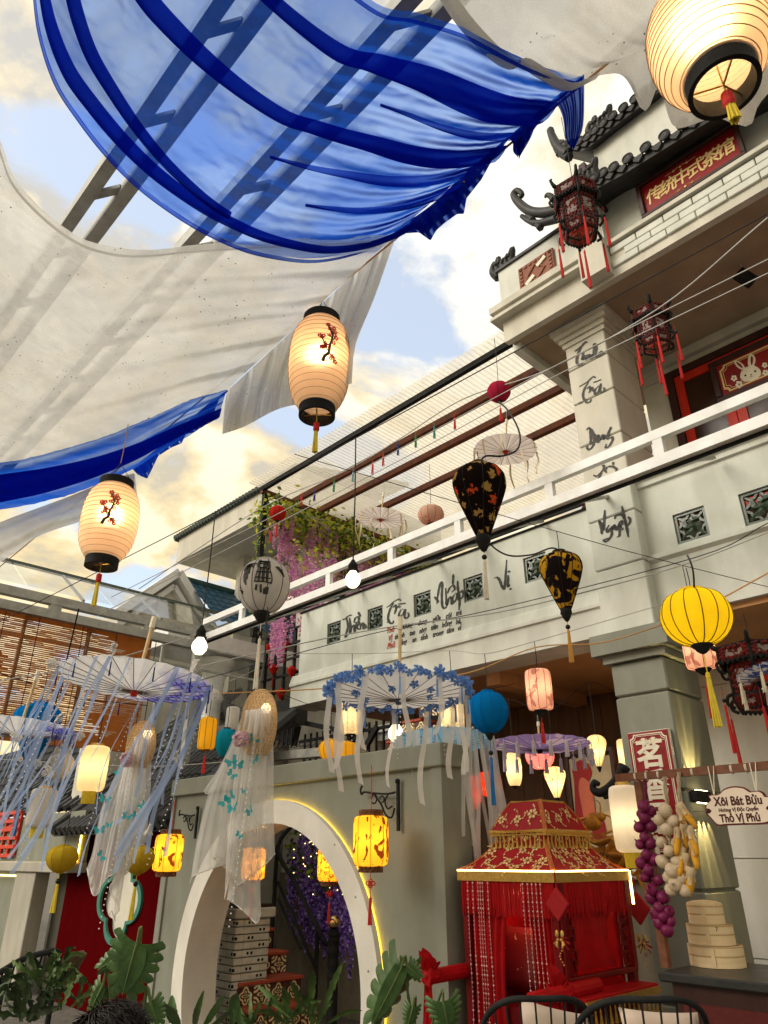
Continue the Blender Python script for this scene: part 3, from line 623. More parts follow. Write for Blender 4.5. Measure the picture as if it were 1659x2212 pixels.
# ---- balcony doors
def balcony_doors():
 d = thing('balcony_door', 'red panelled double doors on the upper balcony', 'door', (-2.1, 7.25, 3.9))
 a0, a1 = -2.64, 0.3; zt = 6.86
 MB().box(a0, a0 + .09, 7.22, 7.299, 3.9, zt).box(a0 + .09, a1, 7.22, 7.299, zt - .09, zt).build('door_frame', m_darkw, d)
 lw = .58
 for k in range(5):
  x0 = a0 + .1 + k * lw
  lf = MB(); lf.box(x0, x0 + .10, 7.24, 7.295, 3.92, zt - .095).box(x0 + lw - .11, x0 + lw - .01, 7.24, 7.295, 3.92, zt - .095)
  for z0, z1 in ((3.92, 4.05), (4.85, 4.97), (5.5, 5.62), (6.66, zt - .095)): lf.box(x0 + .10, x0 + lw - .11, 7.24, 7.295, z0, z1)
  o = lf.build('door_leaf', m_redw, d)
  MB().box(x0 + .10, x0 + lw - .11, 7.262, 7.28, 5.62, 6.66).build('pane' , mat('brown_glazing', (.05, .022, .012), rough=.2, bump=0), o)
  MB().box(x0 + .10, x0 + lw - .11, 7.262, 7.28, 4.97, 5.5).build('pane', mat('dark_glazing', (.02, .012, .012), rough=.15, bump=0), o)
  MB().bevbox(x0 + .11, x0 + lw - .12, 7.26, 7.285, 4.06, 4.84, .01).build('panel', m_redw, o)
 return d
balcony_doors()
# ---- polycarbonate terrace roof
def terrace_roof():
 t = thing('terrace_roof', 'corrugated clear plastic roof on rusty beams above the terrace', 'roof', (-6.5, 7, 4.8))
 z = 7.3
 eL = onz(530, 1042, 7.42); eR = onz(1092, 714, 7.42)
 a0, a1, b0, b1 = eL[0], XL + .02, (eL[1] + eR[1]) / 2, 10.2
 m_poly = cloth('corrugated_plastic', (.70, .66, .58), (.97, .92, .80), .36, (.95, .93, .88), tl=.70, weave=0, slant=.3)
 n = int((a1 - a0) / .076) * 6
 MB().grid(lambda u, v: (a0 + (a1 - a0) * u, b0 + (b1 - b0) * v, 7.42 + .022 * math.sin(2 * math.pi * (a1 - a0) * u / .076) + .02 * math.sin(5 * u + 3 * v)), n, 8).build('corrugated_sheet', m_poly, t, smooth=True)
 for i, (L_, R_) in enumerate((((565, 1060), (1100, 740)), ((650, 1085), (1165, 785)), ((760, 1075), (1215, 828)), ((830, 1090), (1245, 905)))):
  p, q = onz(*L_, z), onz(*R_, z); b = (p[1] + q[1]) / 2; al = -9.15 if i else p[0]
  MB().beam((al, b, z), (XL - .02, b, z), .065 if i == 0 else .085, .08 if i == 0 else .10).build('roof_beam', m_black if i == 0 else m_rust, t)
 b1_ = onz(565, 1060, z)[1]
 MB().beam((-9.12, b1_ - .05, z - .05), (-9.12, 10, z - .05), .07, .08).build('roof_beam', m_rust, t)
 for b in (b1_ + .02, 7.7, 9.6): MB().beam((-9.1, b, 4.7), (-9.1, b, z - .09), .08, .08, (0, 1, 0)).build('post', m_black, t)
 for b in (9.4,): MB().beam((-4.2, b, 4.7), (-4.2, b, z), .08, .08, (0, 1, 0)).build('post', m_rust, t)
 MB().box(BL, XL, 9.9, 10.0, 3.7, 6.1).build('back_screen', mat('red_brown_boards', (.20, .05, .03), (.12, .03, .02), scale=6, stretch=(8, 8, .6)), t)
 mb = MB()
 for i in range(9): mb.beam((-5.9 + i * .27, 8.6, 4.85), (-4.4 + i * .2, 8.6, 6.55), .05, .09)
 mb.build('rafter', m_rust, t)
 return t
terrace_roof()
MB().box(BL, XL, FB + .2, 10.4, 3.63, 3.8).build('terrace_floor', m_white, house)
# ---- steel and glass canopy in the yard
def canopy():
 c = thing('glass_canopy', 'white steel box truss with glass strip along the balcony', 'canopy', (-5, 5, 4.4))
 aL, aR = -9.05, 1.2; b = 5.0
 for z0, z1 in ((4.425, 4.52), (4.67, 4.755)): MB().box(aL, aR, b - .03, b + .03, z0, z1).build('rail', m_steelw, c)
 MB().box(aL, aR, b + .031, b + .055, 4.40, 4.43).build('rail_lip', m_black, c)
 for a in (-.9, -1.98, -3.03, -4.12, -5.09, -6.16, -7.32, -8.02): MB().box(a - .04, a + .04, b - .027, b + .027, 4.52, 4.67).build('post', m_steelw, c)
 for a in (-1.9, -2.95, -3.75, -4.6, -5.29, -6.06, -6.7, -7.2, -7.9, -8.6): MB().beam((a, b + .05, 4.45), (a, 5.96, 4.86), .04, .03).build('purlin', m_galv, c)
 MB().beam((aL, 5.955, 4.885), (PL - .05, 5.955, 4.885), .03, .03).build('edge_rail', m_black, c)
 for a in (-9.0, -7.94, -6.87, -5.8, -4.73): MB().add([(a, b + .05, 4.475), (a + 1.05, b + .05, 4.475), (a + 1.05, 5.94, 4.90), (a, 5.94, 4.90)], [(0, 1, 2, 3)]).build('glass_pane', glass(), c)
 for a in (-3.66, -2.6, -1.55, -.5): MB().add([(a, b + .05, 4.475), (a + 1.03, b + .05, 4.475), (a + 1.03, 5.9, 4.90), (a, 5.9, 4.90)], [(0, 1, 2, 3)]).build('glass_pane', glass(), c)
 # cross truss on the left
 d = thing('cross_canopy', 'grey steel truss and glass roof above the bamboo blind', 'canopy', (-9, 3, 4.3))
 a = -9.0
 for z0, z1 in ((4.29, 4.40), (4.47, 4.58)): MB().box(a - .05, a + .05, .2, 4.94, z0, z1).build('rail', m_galv, d)
 for bb in (.6, 1.75, 2.88, 4.14, 4.85): MB().box(a - .045, a + .045, bb - .07, bb + .07, 4.40, 4.47).build('post', m_galv, d)
 e0, e1 = ona(0, 1222, -10.0), ona(470, 1312, -10.0)
 ze = (e0[2] + e1[2]) / 2
 MB().beam((-10.0, .2, ze), (-10.0, 5.9, ze), .06, .05).build('edge_rail', mat('green_steel', (.10, .13, .11), rough=.5), d)
 for bb in (1.0, 2.1, 3.2, 4.3, 5.3): MB().beam((-8.96, bb, 4.6), (-9.98, bb, ze - .02), .03, .03).build('purlin', m_galv, d)
 for i in range(5): MB().add([(-8.97, .3 + i * 1.1, 4.63), (-8.97, 1.38 + i * 1.1, 4.63), (-10.0, 1.38 + i * 1.1, ze + .02), (-10.0, .3 + i * 1.1, ze + .02)], [(0, 1, 2, 3)]).build('glass_pane', glass(), d)
 for z in (4.02, 4.34): MB().beam((-9.4, .3, z + .1), (-9.4, 6.2, z + .1), .03, .03).build('back_rail', m_galv, d)
 for bb in (2.6, 3.4, 4.45): MB().beam((-9.1, bb, 2.6), (-9.1, bb, 4.32), .04, .04, (0, 1, 0)).build('strut', m_galv, d)
 for i in range(2): MB().add([(-9.06, 4.4 + i * .8, 2.9), (-9.06, 5.18 + i * .8, 2.9), (-9.06, 5.18 + i * .8, 4.28), (-9.06, 4.4 + i * .8, 4.28)], [(0, 1, 2, 3)]).build('glass_pane', glass(), d)
 MB().beam((-9.0, 4.93, 0), (-9.0, 4.93, 4.28), .1, .1, (0, 1, 0)).build('column', m_galv, d)
canopy()
# bamboo roll blind
def blind():
 o = thing('bamboo_blind', 'torn brown bamboo roll blind under the grey truss', 'blind', (-9.06, 3.3, 2.85))
 m = cloth('bamboo_slat', (.38, .17, .055), (.80, .40, .12), 0, tl=.5)
 r = random.Random(4)
 mb = MB(); z = 2.86; row = 0
 holes = [(r.uniform(.6, 4.1), r.uniform(2.95, 4.2), r.uniform(.08, .28), r.uniform(.04, .12)) for _ in range(13)]
 while z < 4.29:
  b = .4
  while b < 4.26:
   ln = min(r.uniform(.05, .22), 4.26 - b)
   h = .0140 if r.random() > .35 else .0195
   open_ = any(abs(b + ln / 2 - hb) < hw and abs(z - hz) < hh for hb, hz, hw, hh in holes)
   dense = any(abs(b + ln / 2 - hb - .5) < hw * 1.2 and abs(z - hz + .1) < hh * 1.5 for hb, hz, hw, hh in holes[:8]) or z > 4.22 or z < 2.98 or b > 3.62 and z > 3.75
   if dense: h = .0232
   if open_ and r.random() < .45: h = .009
   mb.box(-9.075 + r.uniform(-.002, .002), -9.067, b, b + ln - .0004, z, z + h)
   b += ln
  z += .0238; row += 1
 s = mb.build('slat', m, o); tag(s, kind='stuff')
 for b in (1.3, 2.35, 2.75, 3.3, 3.36, 3.75, 4.2): MB().tube([(-9.058, b, 2.86), (-9.058, b + .01, 3.6), (-9.058, b, 4.29)], .005, 5).build('cord', m_wire, o)
 MB().tube([(-9.07, .4, 2.84), (-9.07, 4.27, 2.84)], .022, 8).build('bottom_roll', m, o)
 MB().tube([(-9.0, .4, 3.62), (-9.0, 2.2, 3.58), (-9.0, 3.4, 3.38), (-9.0, 4.3, 3.42)], .006, 5).build('cord', m_wire, o)
blind()
# ---- far houses
def far_houses():
 b = 7.0; a0 = onb(384, 1190, b)[0]; zt, z0 = zb(381, 1166, b), zb(388, 1212, b)
 h = thing('cream_house', 'cream neighbouring house with deep flat eaves behind the wisteria', 'building', (a0 + 2, b + 2, 0))
 a1 = -9.6
 MB().box(a0, a1, b, b + 4, z0, zt - .05).build('eaves_block', m_white, h)
 mb = MB(); m_roof = mat('dark_green_tile', (.05, .07, .06), scale=12, rough=.5)
 n = 40
 for i in range(n): mb.tube([(a0 - .12 + (a1 - a0 + .1) * (i + .5) / n, b - .1, zt), (a0 - .12 + (a1 - a0 + .1) * (i + .5) / n, b + 3, zt + .75)], .06, 6)
 mb.box(a0 - .15, a1, b - .05, b + .1, zt - .05, zt); k = mb.build('roof', m_roof, h);
 MB().box(a0 + 1.2, a0 + 1.45, b + .9, b + 1.2, 4, z0).build('column', m_white, h)
 MB().box(a0 + 1.45, a0 + 1.9, b + 1.3, b + 1.5, 4, z0).build('column', m_white, h)
 MB().box(a0 + 2.6, a1, b + 1.6, b + 4, 0, z0).build('wall', m_white, h)
 for i in range(3):
  f = MB().box(a0 + 2.9 + i * .9, a0 + 3.5 + i * .9, b + 1.55, b + 1.599, 5.2, 6.8).build('window', m_steelw, h); MB().box(a0 + 2.95 + i * .9, a0 + 3.45 + i * .9, b + 1.53, b + 1.549, 5.26, 6.74).build('pane', mat('grey_glazing', (.18, .19, .2), rough=.15, bump=0), f)
 # lower cream wing with classical mouldings
 g = thing('column_house', 'pale house with balustrade columns and grey shuttered windows', 'building', (-12, 8, 0))
 MB().box(-14.5, -8.6, 9.2, 10, 0, 5.6).build('wall', m_white, g)
 MB().box(-14.6, -8.5, 9.0, 9.2, 3.5, 3.62).box(-14.6, -8.5, 8.92, 9.2, 3.63, 3.75).box(-14.6, -8.5, 9.1, 9.2, 2.4, 2.5).build('string_course', m_steelw, g)
 for a in (-13.5, -12.2, -10.9, -9.6):
  f = MB().box(a - .42, a + .42, 9.12, 9.199, 4.0, 5.3).build('window', m_steelw, g)
  s = MB()
  for k in range(14): s.beam((a - .34, 9.1, 4.1 + k * .085), (a + .34, 9.1, 4.1 + k * .085), .05, .012)
  s.build('shutter', mat('grey_shutter', (.34, .35, .36), rough=.5), f)
  f = MB().box(a - .42, a + .42, 9.12, 9.199, 1.2, 2.2).build('window', m_steelw, g); MB().box(a - .34, a + .34, 9.1, 9.119, 1.28, 2.12).build('pane', mat('grey_glazing', (.18, .19, .2), rough=.15, bump=0), f)
 # blue gable house
 A = -13.0; ap = ona(374, 1247, A);
 h3 = thing('gable_house', 'white gabled house with blue ridged roof tiles behind the canopy', 'building', (A - 1, 8, 0))
 bl = ona(285, 1345, A);
 b0, bb, br = ap[1], 5.35, 7.3; za = ap[2]; zl = za - (b0 - bb) * 1.0
 # gable faces the yard; ridge runs back along -a
 f0 = A
 MB().add([(f0, bb, 0), (f0, br, 0), (f0, br, zl), (f0, b0, za), (f0, bb, zl)], [(0, 1, 2, 3, 4)]).add([(f0, bb, 0), (f0, bb, zl), (f0 - .7, bb, zl), (f0 - .7, bb, 0)], [(0, 1, 2, 3)]).build('wall', m_white, h3)
 v = MB()
 for s_, e in ((bb - .15, zl - .15), (br + .15, zl - .15)):
  v.beam((f0 + .12, b0, za + .05), (f0 + .12, s_, e + .05), .3, .16); v.beam((f0 + .05, b0, za - .22), (f0 + .05, s_, e - .25), .16, .1)
 v.build('verge', m_steelw, h3)
 # tiled wing to the right, ridge along b
 m_blue = mat('blue_roof_tile', (.035, .10, .17), (.02, .06, .10), scale=10, rough=.35)
 p0 = ona(408, 1250, A); p1 = ona(600, 1306, A); zz_ = p0[2]; L_ = 12.5
 def S(u, v_):
  bq = p0[1] + (L_ - p0[1]) * u; return (A - .2 + 1.6 * v_, bq + .0, zz_ - 1.25 * v_ + .028 * abs(math.sin(math.pi * (bq) / .2)) + .03 * ((v_ * 7) % 1))
 MB().grid(S, 200, 42).build('roof', m_blue, h3, smooth=False)
 MB().tube([(A - .2, p0[1] - .1, zz_ + .05), (A - .2, L_, zz_ + .05)], .07, 8).build('ridge', mat('green_ridge', (.04, .10, .10), rough=.4), h3)
 MB().box(A - 3, A + 1.0, p0[1] + .6, 9.0, 0, zz_ - 1.0).build('wall', m_white, h3)
 # baluster column in front
 c = thing('porch_column', 'white turned porch column with wide capital behind the umbrella', 'column', (-11.2, 5.9, 2))
 q = ona(463, 1470, -11.2)
 MB().lathe([(.16, -2.4), (.16, -.5), (.2, -.42), (.16, -.36), (.17, -.2), (.2, -.05), (.28, .12), (.34, .2), (.34, .26), (.0, .26)], 20, (q[0], q[1], q[2] + .1)).build('shaft', m_steelw, c, smooth=True)
 MB().box(q[0] - .6, q[0] + .4, q[1] - 1.2, q[1] + 1.6, q[2] + .38, q[2] + .7).build('lintel', m_steelw, c)
 c['label'] = 'white turned porch column with wide capital under a lintel'
far_houses()
# ---------------- overhead trusses and draped cloth ----------------
def yard_truss(b0, a_from, a_to, z, label, ww=.07):
 t = thing('roof_truss', label, 'truss', (a_from, b0, z), 'steel trusses over the cloth')
 for db in (-.075, .075): MB().box(a_from, a_to, b0 + db - ww / 2, b0 + db + ww / 2, z, z + .10).build('chord', m_galv, t)
 a = a_from + .2; k = 0
 while a < a_to - .3:
  MB().beam((a, b0 - .05, z + .05), (a + .16, b0 + .05, z + .05), .04, .03).build('web', m_galv, t); a += .62; k += 1
yard_truss(.80, -9, .8, 5.0, 'grey steel truss nearest the left edge above the blue cloth')
yard_truss(1.40, -9, .8, 5.0, 'grey steel truss running above the middle of the blue cloth')
yard_truss(-.1, -6, .8, 5.25, 'grey steel truss crossing the upper left corner over the cloth')
WB, WZ = 1.95, 4.6
def wire(name, pts, r, m, label, sag=0, cat='cable', n=10, grp=None):
 P = [Vector(p) for p in pts]; out = []
 if len(P) == 2:
  out = [P[0].lerp(P[1], i / n) - V(0, 0, sag * 4 * (i / n) * (1 - i / n)) for i in range(n + 1)]
 else: out = catmull(P, 6)
 o = MB().tube(out, r, 5).build(name, m, None, org=tuple(out[len(out) // 2])); tag(o, label, cat, grp); return o
wire('cloth_wire', [(-9.0, WB + .1, WZ + .05), (1.0, WB, WZ + .05)], .006, m_wirey, 'yellow cord that holds up the ends of the draped cloths')
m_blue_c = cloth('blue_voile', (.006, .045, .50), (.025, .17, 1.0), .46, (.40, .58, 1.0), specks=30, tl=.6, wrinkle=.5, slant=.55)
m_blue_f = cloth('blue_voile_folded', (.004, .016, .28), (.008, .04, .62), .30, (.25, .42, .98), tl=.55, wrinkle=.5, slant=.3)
m_white_c = cloth('white_voile', (.70, .69, .65), (.93, .92, .88), .16, (.93, .93, .92), specks=27, tl=.66, wrinkle=.3)
m_white_d = cloth('white_voile_edge', (.66, .65, .61), (.82, .81, .78), .10, (.92, .92, .9), specks=27, tl=.62, wrinkle=.4)
def resample(pts, n):
 c = catmull([(p[0], p[1], 0) for p in pts], 10); d = [0]
 for i in range(1, len(c)): d.append(d[-1] + (c[i] - c[i - 1]).length)
 out = []
 for k in range(n + 1):
  t = d[-1] * k / n; i = next((j for j in range(1, len(d)) if d[j] >= t - 1e-9), len(d) - 1)
  f = (t - d[i - 1]) / max(1e-9, d[i] - d[i - 1]); out.append(c[i - 1].lerp(c[i], f))
 return out
def drape(lower, upper, zfun, nu=90, nv=40, fold=None):
 L_ = resample(lower, nu); U_ = resample(upper, nu)
 def S(u, v):
  x = min(u * nu, nu - 1e-6); i = int(x); p = L_[i].lerp(L_[i + 1], x - i).lerp(U_[i].lerp(U_[i + 1], x - i), v); z = zfun(u, v)
  q = onz(p.x, p.y, z); return q
 return S
def pleat_z(u, v, base, sag, gather, seed=0, n=7, amp=.03):
 # cloth hangs low in the middle and gathers in pleats that fan out from the wire end (u = 1)
 g = max(0, (u - .35) / .65) ** 1.7
 return base - sag * math.sin(math.pi * min(1, u * .92)) + amp * g * gather * (math.sin(2 * math.pi * (n * v + .25 * math.sin(6 * u + seed))) + .45 * math.sin(2 * math.pi * (n * 2.3 * v + .3 * math.sin(9 * u + seed * 2)))) + .012 * math.sin(9 * v + 5 * u + seed) + .010 * math.sin(23 * v * (1 - .4 * u) + 3 * u)
def crinkle(mb, amp, f=1.0):
 for v in mb.v:
  p = Vector((v.x * 4.1 * f, v.y * 3.6 * f, 3.3)); q = Vector((v.x * 9 * f + 4 * noise.noise(p), v.y * 5 * f, 1.1))
  v.z += amp * (noise.noise(p) + .55 * abs(noise.noise(q)) + .3 * noise.noise(Vector((v.x * 31 * f, v.y * 17 * f, .2))))
 return mb
# --- big blue cloth
low = [(70, -70), (84, 60), (118, 170), (168, 250), (230, 330), (300, 400), (380, 460), (450, 502), (530, 537), (610, 555), (680, 560), (760, 545), (830, 516), (872, 490)]
up = [(420, -420), (600, -180), (800, 0), (900, 30), (1010, 64), (1150, 138), (1258, 168)]
zf = lambda u, v: pleat_z(u, v, 4.62, .22, 1, 1.0, 7, .045)
S1 = drape(low, up, zf, 120, 90)
org = (-1.9, 1.2, 4.4)
blue = crinkle(MB().grid(S1, 190, 150), .015).build('blue_cloth', m_blue_c, None, smooth=True, org=org)
tag(blue, 'broad royal blue sheer cloth draped overhead in swags', 'cloth')
def fold_strip(name, Sfun, vline, wline, parent, m, dz=.02, u0=0, u1=1, nu=90, nl=2):
 mb = MB()
 for layer in range(1, nl + 1):
  mb.grid(lambda u, k: (lambda q: (q[0], q[1], q[2] - dz * layer * math.sin(math.pi * k) - .03 - .002 * layer))(Sfun(u0 + (u1 - u0) * u, vline(u0 + (u1 - u0) * u) + (k - .5) * wline(u0 + (u1 - u0) * u))), nu, 5)
 return mb.build(name, m, parent, smooth=True)
lin = lambda a, b, c=0: (lambda u: a + (b - a) * u + c * math.sin(math.pi * u))
wob = lambda a, b, k, ph: (lambda u: max(.004, (a + (b - a) * u) * (1 + .35 * math.sin(k * u + ph))))
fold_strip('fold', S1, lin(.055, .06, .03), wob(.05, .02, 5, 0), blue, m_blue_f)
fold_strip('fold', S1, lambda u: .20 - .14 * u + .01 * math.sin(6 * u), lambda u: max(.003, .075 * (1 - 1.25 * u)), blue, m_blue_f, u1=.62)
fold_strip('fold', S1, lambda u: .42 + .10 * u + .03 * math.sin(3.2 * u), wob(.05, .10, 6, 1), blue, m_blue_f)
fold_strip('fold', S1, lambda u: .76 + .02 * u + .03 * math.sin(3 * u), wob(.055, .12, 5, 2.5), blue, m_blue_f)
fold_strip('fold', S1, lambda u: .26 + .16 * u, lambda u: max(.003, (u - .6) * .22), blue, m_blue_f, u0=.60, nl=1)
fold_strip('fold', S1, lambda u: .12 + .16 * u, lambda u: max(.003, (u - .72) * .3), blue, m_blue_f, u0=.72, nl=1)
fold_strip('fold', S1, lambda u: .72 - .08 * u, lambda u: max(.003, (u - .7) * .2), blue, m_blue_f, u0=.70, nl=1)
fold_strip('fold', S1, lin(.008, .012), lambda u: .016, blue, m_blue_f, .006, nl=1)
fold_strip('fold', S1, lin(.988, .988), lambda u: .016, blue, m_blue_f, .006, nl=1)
def valance(name, top, hem, n, m, parent, b, amp, layers=1):
 T, H_ = resample(top, 130), []
 d = [0]
 for i in range(1, len(hem)): d.append(d[-1] + math.dist(hem[i], hem[i - 1]))
 for k in range(131):
  t = d[-1] * k / 130; i = next((j for j in range(1, len(d)) if d[j] >= t - 1e-9), len(d) - 1); f = (t - d[i - 1]) / max(1e-9, d[i] - d[i - 1]); H_.append((hem[i - 1][0] + (hem[i][0] - hem[i - 1][0]) * f, hem[i - 1][1] + (hem[i][1] - hem[i - 1][1]) * f))
 mb = MB()
 for l in range(layers):
  def S(u, v):
   k = int(round(u * 130)); p = T[k]; q = H_[k]; vv = v * (1 - .25 * l); w = math.sin(2 * math.pi * n * u + .8 * math.sin(11 * u) + 1.5 * l)
   return onb(p.x + (q[0] - p.x) * vv, p.y + (q[1] - p.y) * vv, b + .02 * l + amp * (.25 + v) * w)
  mb.grid(S, 130, 8)
 return mb.build(name, m, parent, smooth=True)
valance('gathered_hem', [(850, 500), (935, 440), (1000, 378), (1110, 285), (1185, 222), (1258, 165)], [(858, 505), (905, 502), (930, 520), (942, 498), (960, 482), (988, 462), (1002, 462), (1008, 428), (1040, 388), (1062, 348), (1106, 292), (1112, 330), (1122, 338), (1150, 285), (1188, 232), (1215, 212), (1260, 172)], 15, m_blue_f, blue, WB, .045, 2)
def tail(name, topL, topR, outline_l, outline_r, b, m, parent, amp=.02, n=3, rows=12):
 Lf = resample([topL] + outline_l, rows); Rf = resample([topR] + outline_r, rows)
 def S(u, v):
  i = int(round(v * rows)); p = Lf[i].lerp(Rf[i], u); p = p + Vector((0, 7 * v * math.sin(9 * u + 1) * math.sin(math.pi * u), 0)); bb = b + amp * (math.sin(2 * math.pi * n * u + 2 * v) + .4 * math.sin(2 * math.pi * n * 2.2 * u + v)) * (.3 + v)
  return onb(p.x, p.y, bb)
 return MB().grid(S, 80, rows).build(name, m, parent, smooth=True)
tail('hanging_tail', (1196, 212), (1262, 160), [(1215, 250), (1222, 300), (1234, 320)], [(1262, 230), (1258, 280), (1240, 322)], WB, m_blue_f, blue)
tail('hanging_tail', (1110, 290), (1160, 245), [(1108, 325), (1118, 338)], [(1150, 290), (1122, 340)], WB, m_blue_f, blue)
# --- big white cloth
low = [(-420, 1085), (-150, 1045), (0, 1008), (100, 985), (200, 955), (300, 916), (400, 872), (492, 842)]
up = [(-160, -40), (-60, 180), (0, 300), (30, 380), (90, 450), (160, 505), (220, 530), (300, 541), (430, 530), (600, 520), (760, 512), (858, 506)]
zf = lambda u, v: pleat_z(u, v, 4.56, .20, 1, 2.4, 5, .03)
S2 = drape(low, up, zf, 110, 60)
white = crinkle(MB().grid(S2, 150, 100), .014).build('white_cloth', m_white_c, None, smooth=True, org=(-3.0, 1.0, 4.3))
tag(white, 'large dusty white sheer cloth draped below the blue one', 'cloth')
fold_strip('fold', S2, lin(.992, .992), lambda u: .012, white, m_white_d, .003, nl=1)
tail('hanging_tail', (490, 845), (856, 508), [(484, 890), (480, 938)], [(810, 640), (768, 745), (760, 828)], WB + .10, m_white_d, white, amp=.075, n=6.5)
# --- lower blue strip
low = [(-300, 1150), (0, 1100), (100, 1082), (200, 1052), (290, 1012), (350, 975), (470, 905)]
up = [(-300, 1055), (0, 1000), (100, 980), (200, 951), (300, 912), (400, 868), (490, 843)]
zf = lambda u, v: pleat_z(u, v, 4.42, .08, 1, .5, 2, .02) - .02
S3 = drape(low, up, zf, 60, 16)
b2 = crinkle(MB().grid(S3, 110, 40), .016).build('blue_cloth', m_blue_c, None, smooth=True, org=(-4.2, 1.5, 4.2))
tag(b2, 'narrow royal blue cloth strip beneath the big white one', 'cloth')
fold_strip('fold', S3, lambda u: .42 + .1 * math.sin(4 * u), wob(.5, .5, 4, 1), b2, m_blue_f, .012)
valance('gathered_hem', [(285, 1012), (340, 968), (400, 915), (450, 872), (492, 842)], [(298, 1026), (318, 1034), (330, 1010), (342, 985), (362, 972), (372, 966), (392, 958), (402, 938), (420, 934), (436, 922), (456, 912), (466, 880), (474, 862), (492, 846)], 12, m_blue_c, b2, WB + .05, .05, 2)
# --- white strip at the far left
low = [(-200, 1300), (0, 1214), (80, 1160), (170, 1128), (240, 1108), (292, 1080)]
up = [(-200, 1210), (0, 1128), (80, 1098), (160, 1068), (240, 1035), (290, 1022)]
zf = lambda u, v: pleat_z(u, v, 4.2, .05, 1, .9, 2, .02)
b3 = MB().grid(drape(low, up, zf, 40, 14), 40, 14).build('white_cloth', m_white_d, None, smooth=True, org=(-5.5, 2.0, 4.1))
tag(b3, 'narrow white cloth end hanging behind the far left paper lantern', 'cloth')
tail('hanging_tail', (262, 1030), (292, 1024), [(266, 1080), (272, 1130)], [(296, 1080), (294, 1134)], WB + .35, m_white_d, b3, amp=.015, n=2)
# --- white cloth at the upper right
low = [(880, -120), (935, -30), (985, 45), (1040, 105), (1086, 138), (1112, 131), (1160, 160), (1206, 184), (1262, 160)]
up = [(1160, -420), (1240, -280), (1330, -160), (1400, -60), (1450, -20), (1490, 0), (1530, 20), (1560, 30), (1600, 20)]
zf = lambda u, v: pleat_z(u, v, 4.60, .10, 1, 3.3, 3, .03)
S4 = drape(low, up, zf, 60, 30)
w4 = crinkle(MB().grid(S4, 100, 60), .014).build('white_cloth', m_white_c, None, smooth=True, org=(-.6, 1.5, 4.5))
tag(w4, 'white cloth folded over the upper right near the big lit lantern', 'cloth')
fold_strip('fold', S4, lin(.05, .05), lambda u: .09, w4, m_white_d, .015)
top = resample([(1185, 186), (1262, 158), (1330, 100), (1420, 20), (1560, -60), (1670, -110)], 40); bot = resample([(1232, 188), (1290, 164), (1345, 160), (1372, 186), (1382, 232), (1400, 236), (1424, 186), (1444, 252), (1462, 277), (1500, 268), (1545, 254), (1590, 268), (1622, 270), (1640, 225), (1690, 170)], 40)
MB().grid(lambda u, v: (lambda p: onb(p.x, p.y, WB + .12 + .05 * math.sin(20 * u + 2 * v) * v))(top[int(round(u * 40))].lerp(bot[int(round(u * 40))], v)), 40, 14).build('hanging_tail', m_white_d, w4, smooth=True)
# ---------------- lanterns ----------------
LC = {}
TOPS = {}
def cord_up(root, z0, length, m=None, r=.003, name='cord'):
 o = MB().tube([(0, 0, z0), (.004, 0, z0 + length * .5), (0, 0, z0 + length)], r, 5).build(name, m or m_wire, root); TOPS[root['label']] = root.location + V(0, 0, z0 + length); return o
def tassel(root, z, length, r, m, bead=None, name='tassel', x=0, y=0, sway=0, n=14):
 mb = MB(); L_ = length
 mb.tube([(x, y, z), (x, y, z - L_ * .28)], r * .12, 4)
 mb.lathe([(.001, 0), (r * .45, -L_ * .03), (r * .5, -L_ * .08), (r * .35, -L_ * .12)], 8, (x, y, z - L_ * .27))
 for k in range(n):
  a = 2 * math.pi * k / n; q = .5 + .5 * ((k * 7) % 5) / 5
  mb.tube([(x + r * .3 * math.cos(a), y + r * .3 * math.sin(a), z - L_ * .38), (x + r * .6 * q * math.cos(a) + sway * .4, y + r * .6 * q * math.sin(a), z - L_ * .7), (x + r * .8 * q * math.cos(a) + sway, y + r * .8 * q * math.sin(a), z - L_ * (.97 + .03 * q))], r * .17, 4)
 o = mb.build(name, m, root)
 if bead: MB().ball((x, y, z - L_ * .22), r * .8, 10, 6).build('bead', bead, o, smooth=True)
 return o
m_bead = mat('black_bead', (.015, .014, .015), rough=.25, bump=0)
m_tred = mat('red_thread', (.55, .03, .025), (.40, .02, .02), scale=30, rough=.7)
m_tyel = mat('yellow_thread', (.72, .58, .05), (.6, .45, .04), scale=30, rough=.7)
m_twht = mat('ivory_thread', (.75, .70, .56), scale=30, rough=.7)
m_tblu = mat('blue_thread', (.02, .18, .50), scale=30, rough=.7)
m_tora = mat('ochre_thread', (.60, .30, .06), scale=30, rough=.7)
m_navy = mat('navy_thread', (.015, .03, .20), scale=30, rough=.7)
m_bulb = emat('lit_bulb', (1, .80, .48), 9)
def bulb_light(root, z, e, c=(1, .72, .38), r=.035, x=0, y=0):
 l = bpy.data.lights.new('bulb_light', 'POINT'); l.energy = e; l.color = c; l.shadow_soft_size = r
 o = bpy.data.objects.new('bulb_light', l); col.objects.link(o); o.parent = root; o.location = (x, y, z)
